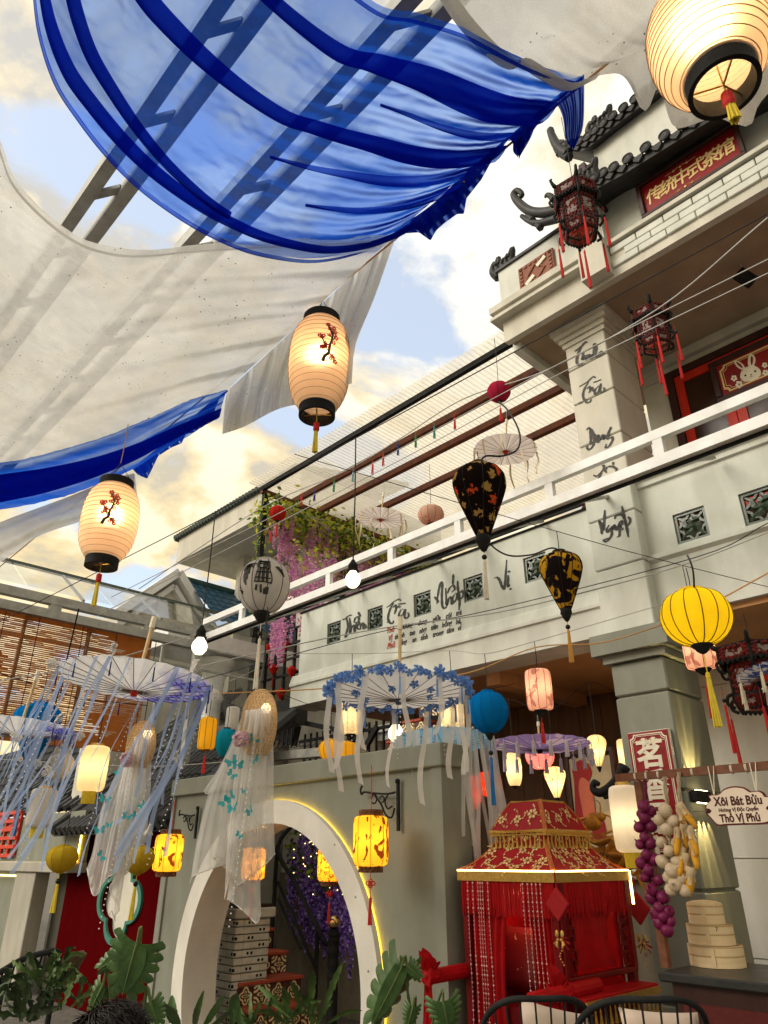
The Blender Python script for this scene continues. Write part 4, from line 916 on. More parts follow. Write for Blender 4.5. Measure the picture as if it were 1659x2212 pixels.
PROF = {
 'globe': [(.20, -.48), (.42, -.44), (.68, -.33), (.88, -.18), (.98, -.03), (1, .08), (.95, .22), (.80, .36), (.56, .45), (.30, .49)],
 'oval': [(.26, -.5), (.50, -.46), (.74, -.36), (.92, -.2), (1, -.02), (.98, .15), (.86, .33), (.62, .45), (.34, .5)],
 'drop': [(.22, -.5), (.28, -.46), (.42, -.34), (.60, -.18), (.80, 0), (.95, .15), (1, .25), (.95, .35), (.74, .44), (.42, .49), (.30, .5)],
 'cyl': [(.45, -.5), (.72, -.49), (.90, -.46), (.97, -.40), (1, -.28), (1.0, 0), (1, .28), (.97, .40), (.90, .46), (.72, .49), (.45, .5)],
 'barrel': [(.52, -.5), (.66, -.45), (.82, -.36), (.93, -.24), (.985, -.1), (1, .03), (.985, .16), (.93, .29), (.82, .40), (.68, .47), (.58, .5)],
}
def shade_profile(shape, Rr, H, n=4):
 return [(p.x * Rr, p.y * H) for p in catmull([(r, z, 0) for r, z in PROF[shape]], n)]
def lantern(label, x, y, wpx, hpx, zc, shape, m, grp, nrib=0, rib=None, cord=.4, cap=None, base=None, tas=None, tlen=.25, bead=None, lit=0, name='silk_lantern', lightc=(1, .7, .36), hk=1.06, lobes=0, fringe=None, rot=0, joinrib=False, bases=1.0, cordm=None, tr=.022):
 org = atd(x, y, zc); Rr = wpx / 2 / FOC * zc; H = hpx / FOC * zc * hk
 t = thing(name, label, 'lantern', org, grp, face=True, rot=rot)
 pf = shade_profile(shape, Rr, H)
 nseg = 48 if wpx > 45 else 28
 md = (lambda a, z: 1 - .035 * abs(math.cos(a * lobes / 2)) if lobes else 1) if lobes else None
 if lobes: md = lambda a, z: .965 + .035 * abs(math.cos(a * lobes / 2))
 sh = MB().lathe(pf, nseg, mod=md).build('shade', m, t, smooth=True)
 if nrib:
  rm = rib or m_black
  if joinrib or wpx < 60:
   mb = MB()
   for k in range(nrib):
    a = 2 * math.pi * k / nrib; mb.tube([(r * 1.003 * math.cos(a), r * 1.003 * math.sin(a), z) for r, z in pf[::2]], max(.0022, Rr * .017), 4)
   mb.build('ribs', rm, t)
  else:
   r0 = None
   for k in range(nrib):
    if r0 is None: r0 = MB().tube([(r * 1.004, 0, z) for r, z in pf[::2]], max(.0024, Rr * .017), 5).build('rib', rm, t)
    else: inst(r0, t, rz=2 * math.pi * k / nrib)
 z1, z0 = pf[-1][1], pf[0][1]; r1, r0_ = pf[-1][0], pf[0][0]
 if cap: MB().lathe([(r1 * 1.05, -.012), (r1 * 1.08, 0), (r1 * 1.05, H * .05), (r1 * .8, H * .055), (.001, H * .05)], 20, (0, 0, z1)).build('top_cap', cap, t, smooth=False)
 if base:
  k = bases
  MB().lathe([(r0_ * 1.1, .01), (r0_ * 1.15, -.005), (r0_ * 1.0 * k, -H * .05 * k), (r0_ * .8 * k, -H * .07 * k), (r0_ * .72 * k, -H * .10 * k), (r0_ * .35 * k, -H * .15 * k), (.002, -H * .17 * k)], 18, (0, 0, z0)).build('bottom_cap', base, t, smooth=True)
 else: MB().lathe([(r0_ * 1.04, -.008), (r0_ * 1.04, .008), (r0_ * .9, .008), (r0_ * .9, -.008), (r0_ * 1.04, -.008)], 18, (0, 0, z0)).build('bottom_ring', rib or m_gold, t)
 if cord: cord_up(t, z1, cord, cordm)
 if tas: tassel(t, z0 - (H * .12 if base else 0), tlen, tr, tas, bead)
 if fringe:
  mb = MB()
  for k in range(34):
   a = 2 * math.pi * k / 34; mb.tube([(r0_ * math.cos(a), r0_ * math.sin(a), z0), (r0_ * 1.02 * math.cos(a), r0_ * 1.02 * math.sin(a), z0 - tlen)], .0045, 4)
  mb.build('fringe', fringe, t)
 if lit:
  MB().ball((0, 0, 0), min(.03, Rr * .3), 10, 6).build('bulb', m_bulb, t, smooth=True); bulb_light(t, .0, lit * .55, lightc, min(.05, Rr * .4))
 return t, Rr, H, pf
# patterns printed on cloth ----------------------------------------------------------
def pat_blots(colr, scale, thr, seed=0, detail=4, stretch=(1, 1, 1)):
 def f(nt, vec, cd, ct):
  L = nt.links.new; mp = _n(nt, 'ShaderNodeMapping'); mp.inputs['Location'].default_value = (seed, seed * .7, seed * .3); mp.inputs['Scale'].default_value = stretch; L(vec, mp.inputs[0])
  n = _n(nt, 'ShaderNodeTexNoise'); n.inputs['Scale'].default_value = scale; n.inputs['Detail'].default_value = detail; n.inputs['Distortion'].default_value = 1.2; L(mp.outputs[0], n.inputs['Vector'])
  r = _n(nt, 'ShaderNodeValToRGB'); r.color_ramp.elements[0].position = thr; r.color_ramp.elements[1].position = thr + .03; r.color_ramp.elements[0].color = (0, 0, 0, 1); L(n.outputs[0], r.inputs[0])
  def mx(c):
   x = _n(nt, 'ShaderNodeMixRGB'); L(r.outputs[0], x.inputs[0]); L(c, x.inputs[1]); x.inputs[2].default_value = (*colr, 1); return x.outputs[0]
  return mx(cd), mx(ct)
 return f
def pat_flowers(colr, scale, petals=5, size=.33, colr2=None):
 def f(nt, vec, cd, ct):
  L = nt.links.new
  n = _n(nt, 'ShaderNodeTexNoise'); n.inputs['Scale'].default_value = scale * 3; n.inputs['Detail'].default_value = 3; L(vec, n.inputs['Vector'])
  ad = _n(nt, 'ShaderNodeMixRGB', blend_type='LINEAR_LIGHT'); ad.inputs[0].default_value = .06 * 6 / scale; L(vec, ad.inputs[1]); L(n.outputs[1], ad.inputs[2])
  v = _n(nt, 'ShaderNodeTexVoronoi'); v.inputs['Scale'].default_value = scale; v.inputs['Randomness'].default_value = .8; L(ad.outputs[0], v.inputs['Vector'])
  n2 = _n(nt, 'ShaderNodeTexNoise'); n2.inputs['Scale'].default_value = scale * 5; n2.inputs['Detail'].default_value = 3; L(vec, n2.inputs['Vector'])
  s = _n(nt, 'ShaderNodeMath', operation='MULTIPLY_ADD'); L(n2.outputs[0], s.inputs[0]); s.inputs[1].default_value = .9; L(v.outputs['Distance'], s.inputs[2])
  lt = _n(nt, 'ShaderNodeMath', operation='LESS_THAN'); L(s.outputs[0], lt.inputs[0]); lt.inputs[1].default_value = size + .42
  cc = (*colr, 1)
  def mx(c):
   x = _n(nt, 'ShaderNodeMixRGB'); L(lt.outputs[0], x.inputs[0]); L(c, x.inputs[1])
   if colr2:
    sp = _n(nt, 'ShaderNodeSeparateColor'); L(v.outputs['Color'], sp.inputs[0]); g = _n(nt, 'ShaderNodeMath', operation='GREATER_THAN'); L(sp.outputs[1], g.inputs[0]); g.inputs[1].default_value = .72
    y = _n(nt, 'ShaderNodeMixRGB'); L(g.outputs[0], y.inputs[0]); y.inputs[1].default_value = cc; y.inputs[2].default_value = (*colr2, 1); L(y.outputs[0], x.inputs[2])
   else: x.inputs[2].default_value = cc
   return x.outputs[0]
  return mx(cd), mx(ct)
 return f
c_paper = cloth('warm_white_paper', (.74, .64, .56), (.82, .66, .55), 0, tl=.5, refr=.2)
c_blk = cloth('black_floral_silk', (.012, .008, .007), (.02, .01, .006), 0, pattern=pat_flowers((.42, .25, .07), 11, size=.34, colr2=(.62, .08, .02)), tl=.2)
c_blkg = cloth('black_gold_silk', (.016, .011, .012), (.02, .01, .006), 0, pattern=pat_blots((.55, .29, .02), 11, .525, 3, 3), tl=.2)
c_yel = cloth('yellow_silk', (.78, .56, .015), (.98, .74, .02), 0, tl=.45)
c_yeld = cloth('dull_yellow_silk', (.55, .38, .03), (.6, .4, .02), 0, tl=.35)
c_gold = cloth('lit_amber_silk', (.72, .42, .03), (.95, .60, .06), 0, tl=.5, glow=(1, .72, .22), gs=.14)
c_goldp = cloth('lit_amber_printed_silk', (.74, .46, .04), (1.0, .66, .08), 0, tl=.5, glow=(1, .75, .2), gs=.22, pattern=pat_blots((.16, .035, .01), 15, .575, 5, 5, (1, 1, .6)))
c_goldt = cloth('amber_script_silk', (.66, .34, .04), (.9, .48, .05), 0, tl=.5, glow=(1, .68, .2), gs=.16, pattern=pat_blots((.20, .08, .02), 34, .56, 2, 2))
c_blue = cloth('bright_blue_silk', (.005, .20, .55), (.01, .30, .70), 0, tl=.3)
c_teal = cloth('teal_silk', (.01, .30, .45), (.02, .40, .5), 0, tl=.3)
c_wht = cloth('lit_ivory_silk', (.76, .68, .50), (.9, .78, .55), 0, tl=.55, glow=(1, .82, .5), gs=.10)
c_wcool = cloth('white_silk', (.72, .70, .66), (.8, .76, .7), 0, tl=.5)
c_pink = cloth('pale_pink_printed_silk', (.74, .50, .42), (.85, .58, .48), 0, tl=.5, glow=(1, .66, .55), gs=.08, pattern=pat_blots((.42, .20, .17), 10, .57, 9, 4))
c_pinkl = cloth('lit_pink_silk', (.75, .25, .28), (.9, .3, .3), 0, tl=.5, glow=(1, .45, .42), gs=.3, pattern=pat_flowers((.95, .62, .6), 14, size=.2))
c_redl = cloth('lit_red_silk', (.55, .05, .02), (.7, .06, .02), 0, tl=.5, glow=(1, .16, .04), gs=.2, pattern=pat_flowers((.9, .42, .1), 16, size=.16))
c_red = cloth('red_silk', (.55, .03, .02), (.6, .03, .02), 0, tl=.35)
c_rose = cloth('rose_silk', (.50, .03, .08), (.6, .04, .10), 0, tl=.4)
c_flor = cloth('lit_floral_silk', (.80, .62, .42), (.92, .72, .45), 0, tl=.5, glow=(1, .8, .42), gs=.3, pattern=pat_flowers((.6, .12, .03), 16, size=.13))
c_pfl = cloth('pink_floral_silk', (.72, .50, .38), (.8, .5, .38), 0, tl=.45, pattern=pat_flowers((.55, .06, .06), 12, size=.22))
c_ink = cloth('ink_painted_silk', (.72, .70, .66), (.78, .75, .70), 0, tl=.45)
G = 'silk lanterns strung over the yard'
GP = 'large white paper lanterns with plum branch'
# ---- paper lanterns with plum branch
def paper_lantern(label, x, y, wpx, hpx, zc, lit, brx=.3, tl=.22, cord=.3, rot=0):
 org = atd(x, y, zc); Rr = wpx / 2 / FOC * zc; H = hpx / FOC * zc * 1.05
 t = thing('paper_lantern', label, 'lantern', org, GP, face=True, rot=rot)
 pf = shade_profile('barrel', Rr, H, 5)
 ring_z = [-.46 + .92 * k / 15 for k in range(16)]
 prz = catmull([(r, z, 0) for r, z in PROF['barrel']], 12)
 def rad(z):
  q = min(prz, key=lambda p: abs(p.y - z)); return q.x * Rr
 fine = []
 for k in range(61):
  z = -.5 + k / 60; j = min(ring_z, key=lambda c: abs(c - z)); f = abs(z - j) / .031
  fine.append((rad(z) * (1 - .012 * (1 - abs(1 - 2 * min(1, f)) if False else math.sin(math.pi * min(1, abs(z - j) / .0613)))), z * H))
 MB().lathe(fine, 56).build('shade', c_paper, t, smooth=True)
 mb = MB()
 for z in ring_z: mb.tube([(rad(z) * 1.003 * math.cos(a), rad(z) * 1.003 * math.sin(a), z * H) for a in [2 * math.pi * k / 48 for k in range(48)]], .0016, 4, closed=True)
 mb.build('hoops', mat('thin_bamboo_hoop', (.30, .22, .13), rough=.6), t)
 r0, r1 = pf[0][0], pf[-1][0]
 MB().lathe([(r0 * 1.04, .02), (r0 * 1.10, .02), (r0 * 1.10, -.045), (r0 * .94, -.045), (r0 * .94, .02), (r0 * 1.04, .02)], 40, (0, 0, -H / 2)).build('bottom_ring', m_black, t)
 MB().lathe([(r1 * .9, -.02), (r1 * 1.06, -.02), (r1 * 1.06, .045), (r1 * .92, .045), (r1 * .92, -.02)], 40, (0, 0, H / 2)).build('top_ring', m_black, t)
 mb = MB(); zb_ = -H / 2 - .02
 for k in range(3):
  a = k * 2.094 + .5; mb.tube([(0, 0, zb_ - .01), (r0 * .93 * math.cos(a), r0 * .93 * math.sin(a), zb_ + .01)], .003, 5)
 mb.tube([(0, 0, zb_), (0, 0, H / 2 + .05)], .0025, 5); mb.build('wire_spider', m_gold, t)
 for k in range(3):
  a = k * 2.094 + .5; mb = MB().tube([(0, 0, H / 2 + .18), (r1 * math.cos(a), r1 * math.sin(a), H / 2 + .04)], .002, 4).build('hanger', m_wire, t)
 cord_up(t, H / 2 + .18, cord, m_wirey)
 MB().ball((0, .0, .04), .048, 14, 9, (1, 1, 1.25)).build('bulb', emat('lit_globe', (1, .62, .26), 22), t, smooth=True); bulb_light(t, .02, lit, (1, .70, .40), .05, 0, .0)
 # plum branch wraps round the paper
 def on(u, z, o=1.006):
  a = -math.pi / 2 + u; r = rad(z) * o; return (r * math.cos(a), r * math.sin(a), z * H)
 br = MB()
 main = [(brx + u, z) for u, z in ((-.04, -.16), (.02, -.10), (.14, -.06), (.16, .02), (.22, .09), (.24, .16), (.16, .22), (.10, .27))]
 br.tube([on(u, z) for u, z in [(p.x, p.y) for p in catmull([(u, z, 0) for u, z in main], 5)]], [.011 - .0085 * i / 35 for i in range(36)], 5)
 for tw in (((.14, -.06), (.02, .0), (-.04, .0)), ((.16, .02), (.0, .04), (-.1, .10), (-.16, .12)), ((.22, .09), (.34, .13), (.36, .2)), ((.14, -.06), (.3, -.1), (.36, -.14)), ((.22, .12), (.12, .14)), ((.24, .16), (.3, .24))):
  P = catmull([(brx + u, z, 0) for u, z in tw], 4); br.tube([on(p.x, p.y) for p in P], [.004 - .002 * i / len(P) for i in range(len(P))], 4)
 br.build('painted_branch', m_ink, t)
 bl = MB(); r = random.Random(int(x))
 for u, z in ((-.05, .12), (-.17, .12), (-.1, .10), (-.02, .0), (.0, .04), (.36, .2), (.36, .13), (.3, .24), (.24, .18), (.1, .27), (.16, .22), (.3, -.1), (.36, -.14), (.25, -.09), (.12, .14), (.28, .06), (.1, .01), (.3, .16), (-.08, -.01), (.2, -.12)):
  c = Vector(on(brx + u, z, 1.012)); a = -math.pi / 2 + brx + u; tx = V(-math.sin(a), math.cos(a), 0); s = r.uniform(.009, .014)
  for k in range(5):
   b_ = 2 * math.pi * k / 5; o = c + tx * (math.cos(b_) * s * .8) + V(0, 0, math.sin(b_) * s * .8)
   bl.add([o + tx * (math.cos(q * 1.047) * s * .55) + V(0, 0, math.sin(q * 1.047) * s * .55) for q in range(6)], [(0, 1, 2, 3, 4, 5)])
 bl.build('painted_blossoms', mat('blossom_red', (.55, .03, .03), rough=.7, bump=0), t)
 tz = -H / 2 - .03; tassel(t, tz, tl, .02, m_tyel)
 MB().lathe([(.002, 0), (.016, -.01), (.017, -.05), (.012, -.06)], 10, (0, 0, tz - tl * .2)).build('knot', m_tred, t)
 return t
paper_lantern('biggest lit white paper lantern at the upper right corner', 1530, 88, 246, 250, 2.05, .75, 1.0, .15, .9)
paper_lantern('lit white paper lantern hanging from the middle of the cloths', 690, 790, 133, 218, 3.95, 1.3, .25, .24, .28)
paper_lantern('smaller white paper lantern under the narrow blue cloth on the left', 236, 1130, 118, 165, 4.35, 1.3, .30, .26, .3, R(-6))
# ---- silk lanterns
lantern('black silk lantern with gold and red flowers and white tassel', 1038, 1082, 116, 160, 4.6, 'drop', c_blk, G, 8, m_black, .12, m_black, m_black, m_twht, .36, m_bead, bases=1.25)
lantern('black lantern covered in gold dragon print with ochre tassel', 1215, 1256, 93, 122, 5.0, 'drop', c_blkg, G, 10, m_black, .18, m_black, m_black, m_tora, .32, m_bead, bases=1.2)
lantern('broad yellow silk lantern near the right edge, bulb showing', 1504, 1335, 144, 112, 4.3, 'oval', c_yel, G, 14, mat('dark_rib', (.10, .05, .01), rough=.6), .16, c_yel, m_black, m_tyel, .44, None, lit=1.8, lightc=(1, .86, .5), bases=1.0, tr=.03)
lantern('bright blue ribbed globe lantern beside the white flower umbrella', 1055, 1540, 86, 84, 5.3, 'globe', c_blue, G, 12, c_blue, .3, c_blue, m_black, m_tblu, .46, m_bead, lobes=12)
wl = lantern('white globe lantern with black ink painted village house', 570, 1268, 110, 108, 4.9, 'oval', c_ink, G, 10, mat('ink_rib', (.12, .11, .10), rough=.7), .05, c_wcool, m_black, m_twht, .48, m_bead, bases=1.25)
def ink_on(t, Rr, H, strokes, w):
 prz = catmull([(r, z, 0) for r, z in PROF['oval']], 12); mb = MB()
 def on(u, z):
  q = min(prz, key=lambda p: abs(p.y - z)); r = q.x * Rr * 1.008; a = -math.pi / 2 + u; return (r * math.cos(a), r * math.sin(a), z * H)
 for s in strokes:
  P = catmull([(u, z, 0) for u, z in s], 5); mb.tube([on(p.x, p.y) for p in P], w, 4, flat=.4)
 mb.build('ink_painting', m_ink, t)
ink_on(wl[0], wl[1], wl[2], [[(-.1, .40), (-.12, .30), (-.1, .22)], [(-.12, .34), (.32, .34)], [(.32, .38), (.34, .22)], [(-.1, .22), (.36, .2)], [(-.15, .12), (.38, .12)], [(-.18, .02), (.4, .0)], [(-.2, -.06), (.42, -.08)], [(-.1, .2), (-.2, -.06)], [(.0, .2), (-.05, -.06)], [(.12, .2), (.12, -.07)], [(.25, .2), (.28, -.07)], [(.36, .2), (.46, .0), (.44, -.1)],
 [(-.8, .2), (-.7, .3), (-.4, .32), (-.2, .3)], [(-.7, .28), (-.72, .1), (-.66, -.05)], [(-.62, .26), (-.64, .05), (-.6, -.1)], [(-.56, .2), (-.55, .0)], [(-.1, -.12), (-.14, -.22)], [(.04, -.12), (.06, -.26)], [(.28, -.16), (.26, -.28)], [(.32, -.16), (.31, -.28)], [(-1.0, -.16), (-.8, -.2)], [(-.95, -.1), (-.85, -.24)], [(.7, .28), (.9, .2), (1.0, .1)], [(.6, .26), (.8, .26)], [(.75, .22), (.95, .12)], [(-.08, .38), (-.1, .24)], [(.3, .38), (.3, .24)], [(.14, .32), (.14, .22)], [(.2, .32), (.2, .22)], [(-.6, .2), (-.58, .02)], [(-.5, .24), (-.48, .1)], [(.22, -.18), (.22, -.28)], [(.25, -.18), (.25, -.28)], [(-.66, .24), (-.5, .29), (-.3, .27)], [(-.62, .2), (-.45, .26), (-.3, .22)], [(.66, .24), (.85, .18)], [(-.05, .30), (.3, .30)], [(-.1, .36), (.3, .36)]], .0105)
lantern('small rose red lantern under the plastic terrace roof', 1078, 848, 50, 44, 6.6, 'globe', c_rose, G, 10, m_black, .55, c_rose, m_black, m_tred, .2)
lantern('small red lantern at the wisteria corner of the terrace', 600, 1110, 36, 32, 9.6, 'globe', c_red, G, 10, m_black, .35, c_red, m_black, m_tred, .22)
lantern('pink floral lantern above the railing beside the pale umbrella', 931, 1113, 56, 38, 8.6, 'oval', c_pfl, G, 10, m_tred, .6, None, m_black, None)
lantern('pink printed cylinder lantern half hidden by the yellow one', 1511, 1404, 66, 78, 4.9, 'cyl', c_pink, G, 10, m_tred, .5, None, m_black, m_tred, .30, None, lit=1.0)
lantern('pale pink printed cylinder lantern at the porch mouth', 1164, 1490, 56, 82, 5.3, 'cyl', c_pink, G, 10, m_tred, .22, None, m_black, m_tred, .2, None, lit=1.0)
lantern('ivory lantern hanging under the left of the flower umbrella', 758, 1550, 44, 66, 5.8, 'cyl', c_wht, G, 10, c_wht, .4, None, m_black, None, lobes=10, lit=.4)
lantern('ivory lantern hanging under the right of the flower umbrella', 977, 1545, 50, 66, 5.7, 'cyl', c_wht, G, 10, c_wht, .4, None, m_black, m_tred, .2, None, lobes=10, lit=.4)
lantern('amber round lantern on top of the olive gate wall', 713, 1622, 50, 44, 6.6, 'globe', c_gold, G, 12, mat('brown_rib', (.18, .08, .02)), .25, m_gold, None, None)
lantern('amber lantern just behind the round one over the gate wall', 748, 1628, 42, 44, 7.0, 'cyl', c_gold, G, 8, mat('brown_rib', (.18, .08, .02)), .25, m_gold, None, None)
lantern('amber lantern beside the bare bulb behind the light blue umbrella', 893, 1604, 34, 48, 7.2, 'cyl', c_gold, G, 8, mat('brown_rib', (.18, .08, .02)), .25, m_gold, None, None)
lantern('amber cylinder lantern by the right rim of the indigo umbrella', 448, 1585, 38, 62, 6.3, 'cyl', c_gold, G, 8, mat('brown_rib', (.18, .08, .02)), .3, m_gold, None, m_tred, .2)
lantern('teal silk lantern behind the tall veiled hat', 488, 1605, 46, 56, 6.5, 'globe', c_teal, G, 10, c_teal, .3, m_black, m_black, None, lobes=10)
lantern('white cylinder lantern between amber lantern and veil', 502, 1552, 28, 46, 7.4, 'cyl', c_wcool, G, 8, c_wcool, .3, None, m_black, None, lobes=8)
lantern('large deep blue drop lantern behind the streaming ribbons', 76, 1580, 98, 108, 5.6, 'drop', c_blue, G, 12, c_blue, .3, c_blue, m_black, m_tblu, .5, None, lobes=12, bases=.6)
rb = lantern('white rabbit face lantern with small ears among the ribbons', 130, 1655, 56, 52, 5.4, 'globe', c_wcool, G, 0, None, .3, None, None, None)
def rabbit_face(t, Rr, H):
 for s in (-1, 1): MB().ball((s * Rr * .5, 0, H * .52), Rr * .22, 10, 6, (1, .5, 2.0)).build('ear', c_wcool, t, smooth=True)
 mb = MB()
 for s in (-1, 1): mb.tube([(s * Rr * .3 + Rr * .16 * math.cos(a), -Rr * .93, Rr * .1 * math.sin(a)) for a in [k * .7 for k in range(9)]], .004, 4)
 mb.tube([(-.02, -Rr * .99, -H * .16), (0, -Rr, -H * .19), (.02, -Rr * .99, -H * .16)], .004, 4); mb.build('drawn_face', m_ink, t)
rabbit_face(rb[0], rb[1], rb[2])
lantern('tall white paper lantern with yellow fringe over the tiled roof', 202, 1660, 58, 88, 5.4, 'cyl', c_wht, G, 0, None, .3, m_gold, None, None, .085, fringe=m_tyel, lit=1.3)
lantern('short white lantern with yellow fringe low among the ribbons', 90, 1745, 54, 74, 5.2, 'cyl', c_wcool, G, 0, None, .4, m_gold, None, None, .07, fringe=m_tyel)
lantern('plain yellow lantern in front of the cream wall on the left', 134, 1856, 66, 50, 4.8, 'globe', c_yeld, G, 10, c_yeld, .3, c_yeld, None, m_tyel, .24, m_bead, lobes=10, joinrib=True)
lantern('dull yellow lantern seen through the lower veil by the red wall', 300, 1858, 66, 52, 4.9, 'globe', c_yeld, G, 10, c_yeld, .4, c_yeld, None, m_tyel, .28, m_bead, lobes=10, joinrib=True)
GY = 'amber cylinder lanterns with brown fretwork bands'
m_fret = mat('brown_fretwork', (.20, .09, .04), (.10, .04, .02), scale=40, rough=.5)
def fret_lantern(label, x, y, wpx, hpx, zc, m, tas=True, cord=.16, lit=3, knot=True):
 t, Rr, H, pf = lantern(label, x, y, wpx, hpx * .84, zc, 'cyl', m, GY, 8, mat('amber_rib', (.45, .20, .03), rough=.6), cord, None, None, None, name='palace_lantern', lobes=8, lit=lit, lightc=(1, .66, .2), cordm=m_tred)
 r = Rr * .68
 for s in (-1, 1):
  z = s * H * .5; mb = MB(); h = Rr * .24
  mb.lathe([(r, 0), (r * 1.02, 0), (r * 1.02, s * .008), (r, s * .008), (r, 0)], 8, (0, 0, z)).lathe([(r, 0), (r * 1.02, 0), (r * 1.02, s * .008), (r, s * .008), (r, 0)], 8, (0, 0, z + s * h))
  for k in range(16):
   a0, a1 = 2 * math.pi * k / 16, 2 * math.pi * (k + 1) / 16
   for p, q in ((a0, a1), (a1, a0)): mb.tube([(r * math.cos(p), r * math.sin(p), z), (r * math.cos(q), r * math.sin(q), z + s * h)], Rr * .03, 4)
  mb.build('fretwork_band', m_fret, t)
  MB().lathe([(r * .9, 0), (r * .9, s * h)], 12, (0, 0, z)).build('band_liner', m_fret, t)
 if tas:
  z = -H * .5 - Rr * .24; k = Rr * .2
  mb = MB(); mb.tube([(0, 0, z), (0, 0, z - k * 2)], .002, 4)
  for (dx, dz) in ((0, 0), (-1, 0), (1, 0), (0, -1), (0, 1)):
   mb.tube([(dx * k * .8 + k * .5 * math.cos(a), 0, z - 3 * k + dz * k * .6 + k * .5 * math.sin(a)) for a in [q * .785 for q in range(8)]], k * .16, 4, closed=True)
  mb.box(-k * .6, k * .6, -.005, .005, z - 3.6 * k, z - 2.4 * k); mb.build('red_knot', m_tred, t); tassel(t, z - 3.6 * k, Rr * 1.9, Rr * .16, m_tred)
 return t
fret_lantern('bright amber lantern on an iron bracket right of the moon gate', 801, 1816, 76, 112, 4.9, c_goldp, True, .34, 1.6)
fret_lantern('amber lantern with script inside the moon gate before wisteria', 714, 1866, 55, 76, 6.1, c_goldt, True, .5, 4.5)
fret_lantern('amber lantern seen through the veil in the moon gate', 548, 1866, 50, 70, 6.2, c_goldt, True, .5, 4.5)
fret_lantern('bright amber lantern on an iron bracket by the red wall', 364, 1842, 62, 82, 5.6, c_goldp, False, .25, 1.6)
# porch lanterns
GQ = 'small lit lanterns inside the porch'
lantern('yellow paper cylinder with plum print under the purple umbrella', 1110, 1662, 34, 66, 6.6, 'barrel', c_wht, GQ, 0, None, .5, m_black, m_black, None, lit=1.5, bases=.4)
lantern('pale floral drop lantern glowing above the sedan chair', 1200, 1690, 46, 60, 6.4, 'drop', c_flor, GQ, 8, mat('rib_red', (.25, .02, .02)), .5, None, m_black, None, lit=2)
lantern('pale floral drop lantern at the purple umbrella right rim', 1290, 1622, 42, 62, 6.7, 'drop', c_flor, GQ, 8, mat('rib_red', (.25, .02, .02)), .5, None, m_black, None, lit=1.5)
lantern('pink lit globe lantern below the purple umbrella hub', 1166, 1637, 62, 48, 6.5, 'globe', c_pinkl, GQ, 10, mat('rib_red', (.25, .02, .02)), .5, None, m_black, None, lit=1)
lantern('dark red drop lantern behind the white ribbons', 1027, 1712, 42, 66, 6.6, 'drop', c_redl, GQ, 8, m_black, .7, None, m_black, m_tred, .3, lit=.6)
lantern('orange red globe lantern behind the white ribbons', 1056, 1694, 56, 50, 6.4, 'globe', c_redl, GQ, 10, mat('rib_red', (.25, .02, .02)), .7, None, m_black, None, lit=1)
lantern('warm round lantern peeping out left of the olive pillar', 1352, 1630, 34, 60, 7.4, 'cyl', c_wht, GQ, 6, m_wood, .5, None, None, None, lit=2)
lantern('plain white cylinder lantern with yellow fringe by the timber stand', 1355, 1768, 66, 126, 4.75, 'cyl', c_wcool, GQ, 0, None, .12, m_gold, None, None, .09, fringe=m_tyel, lit=1.4)
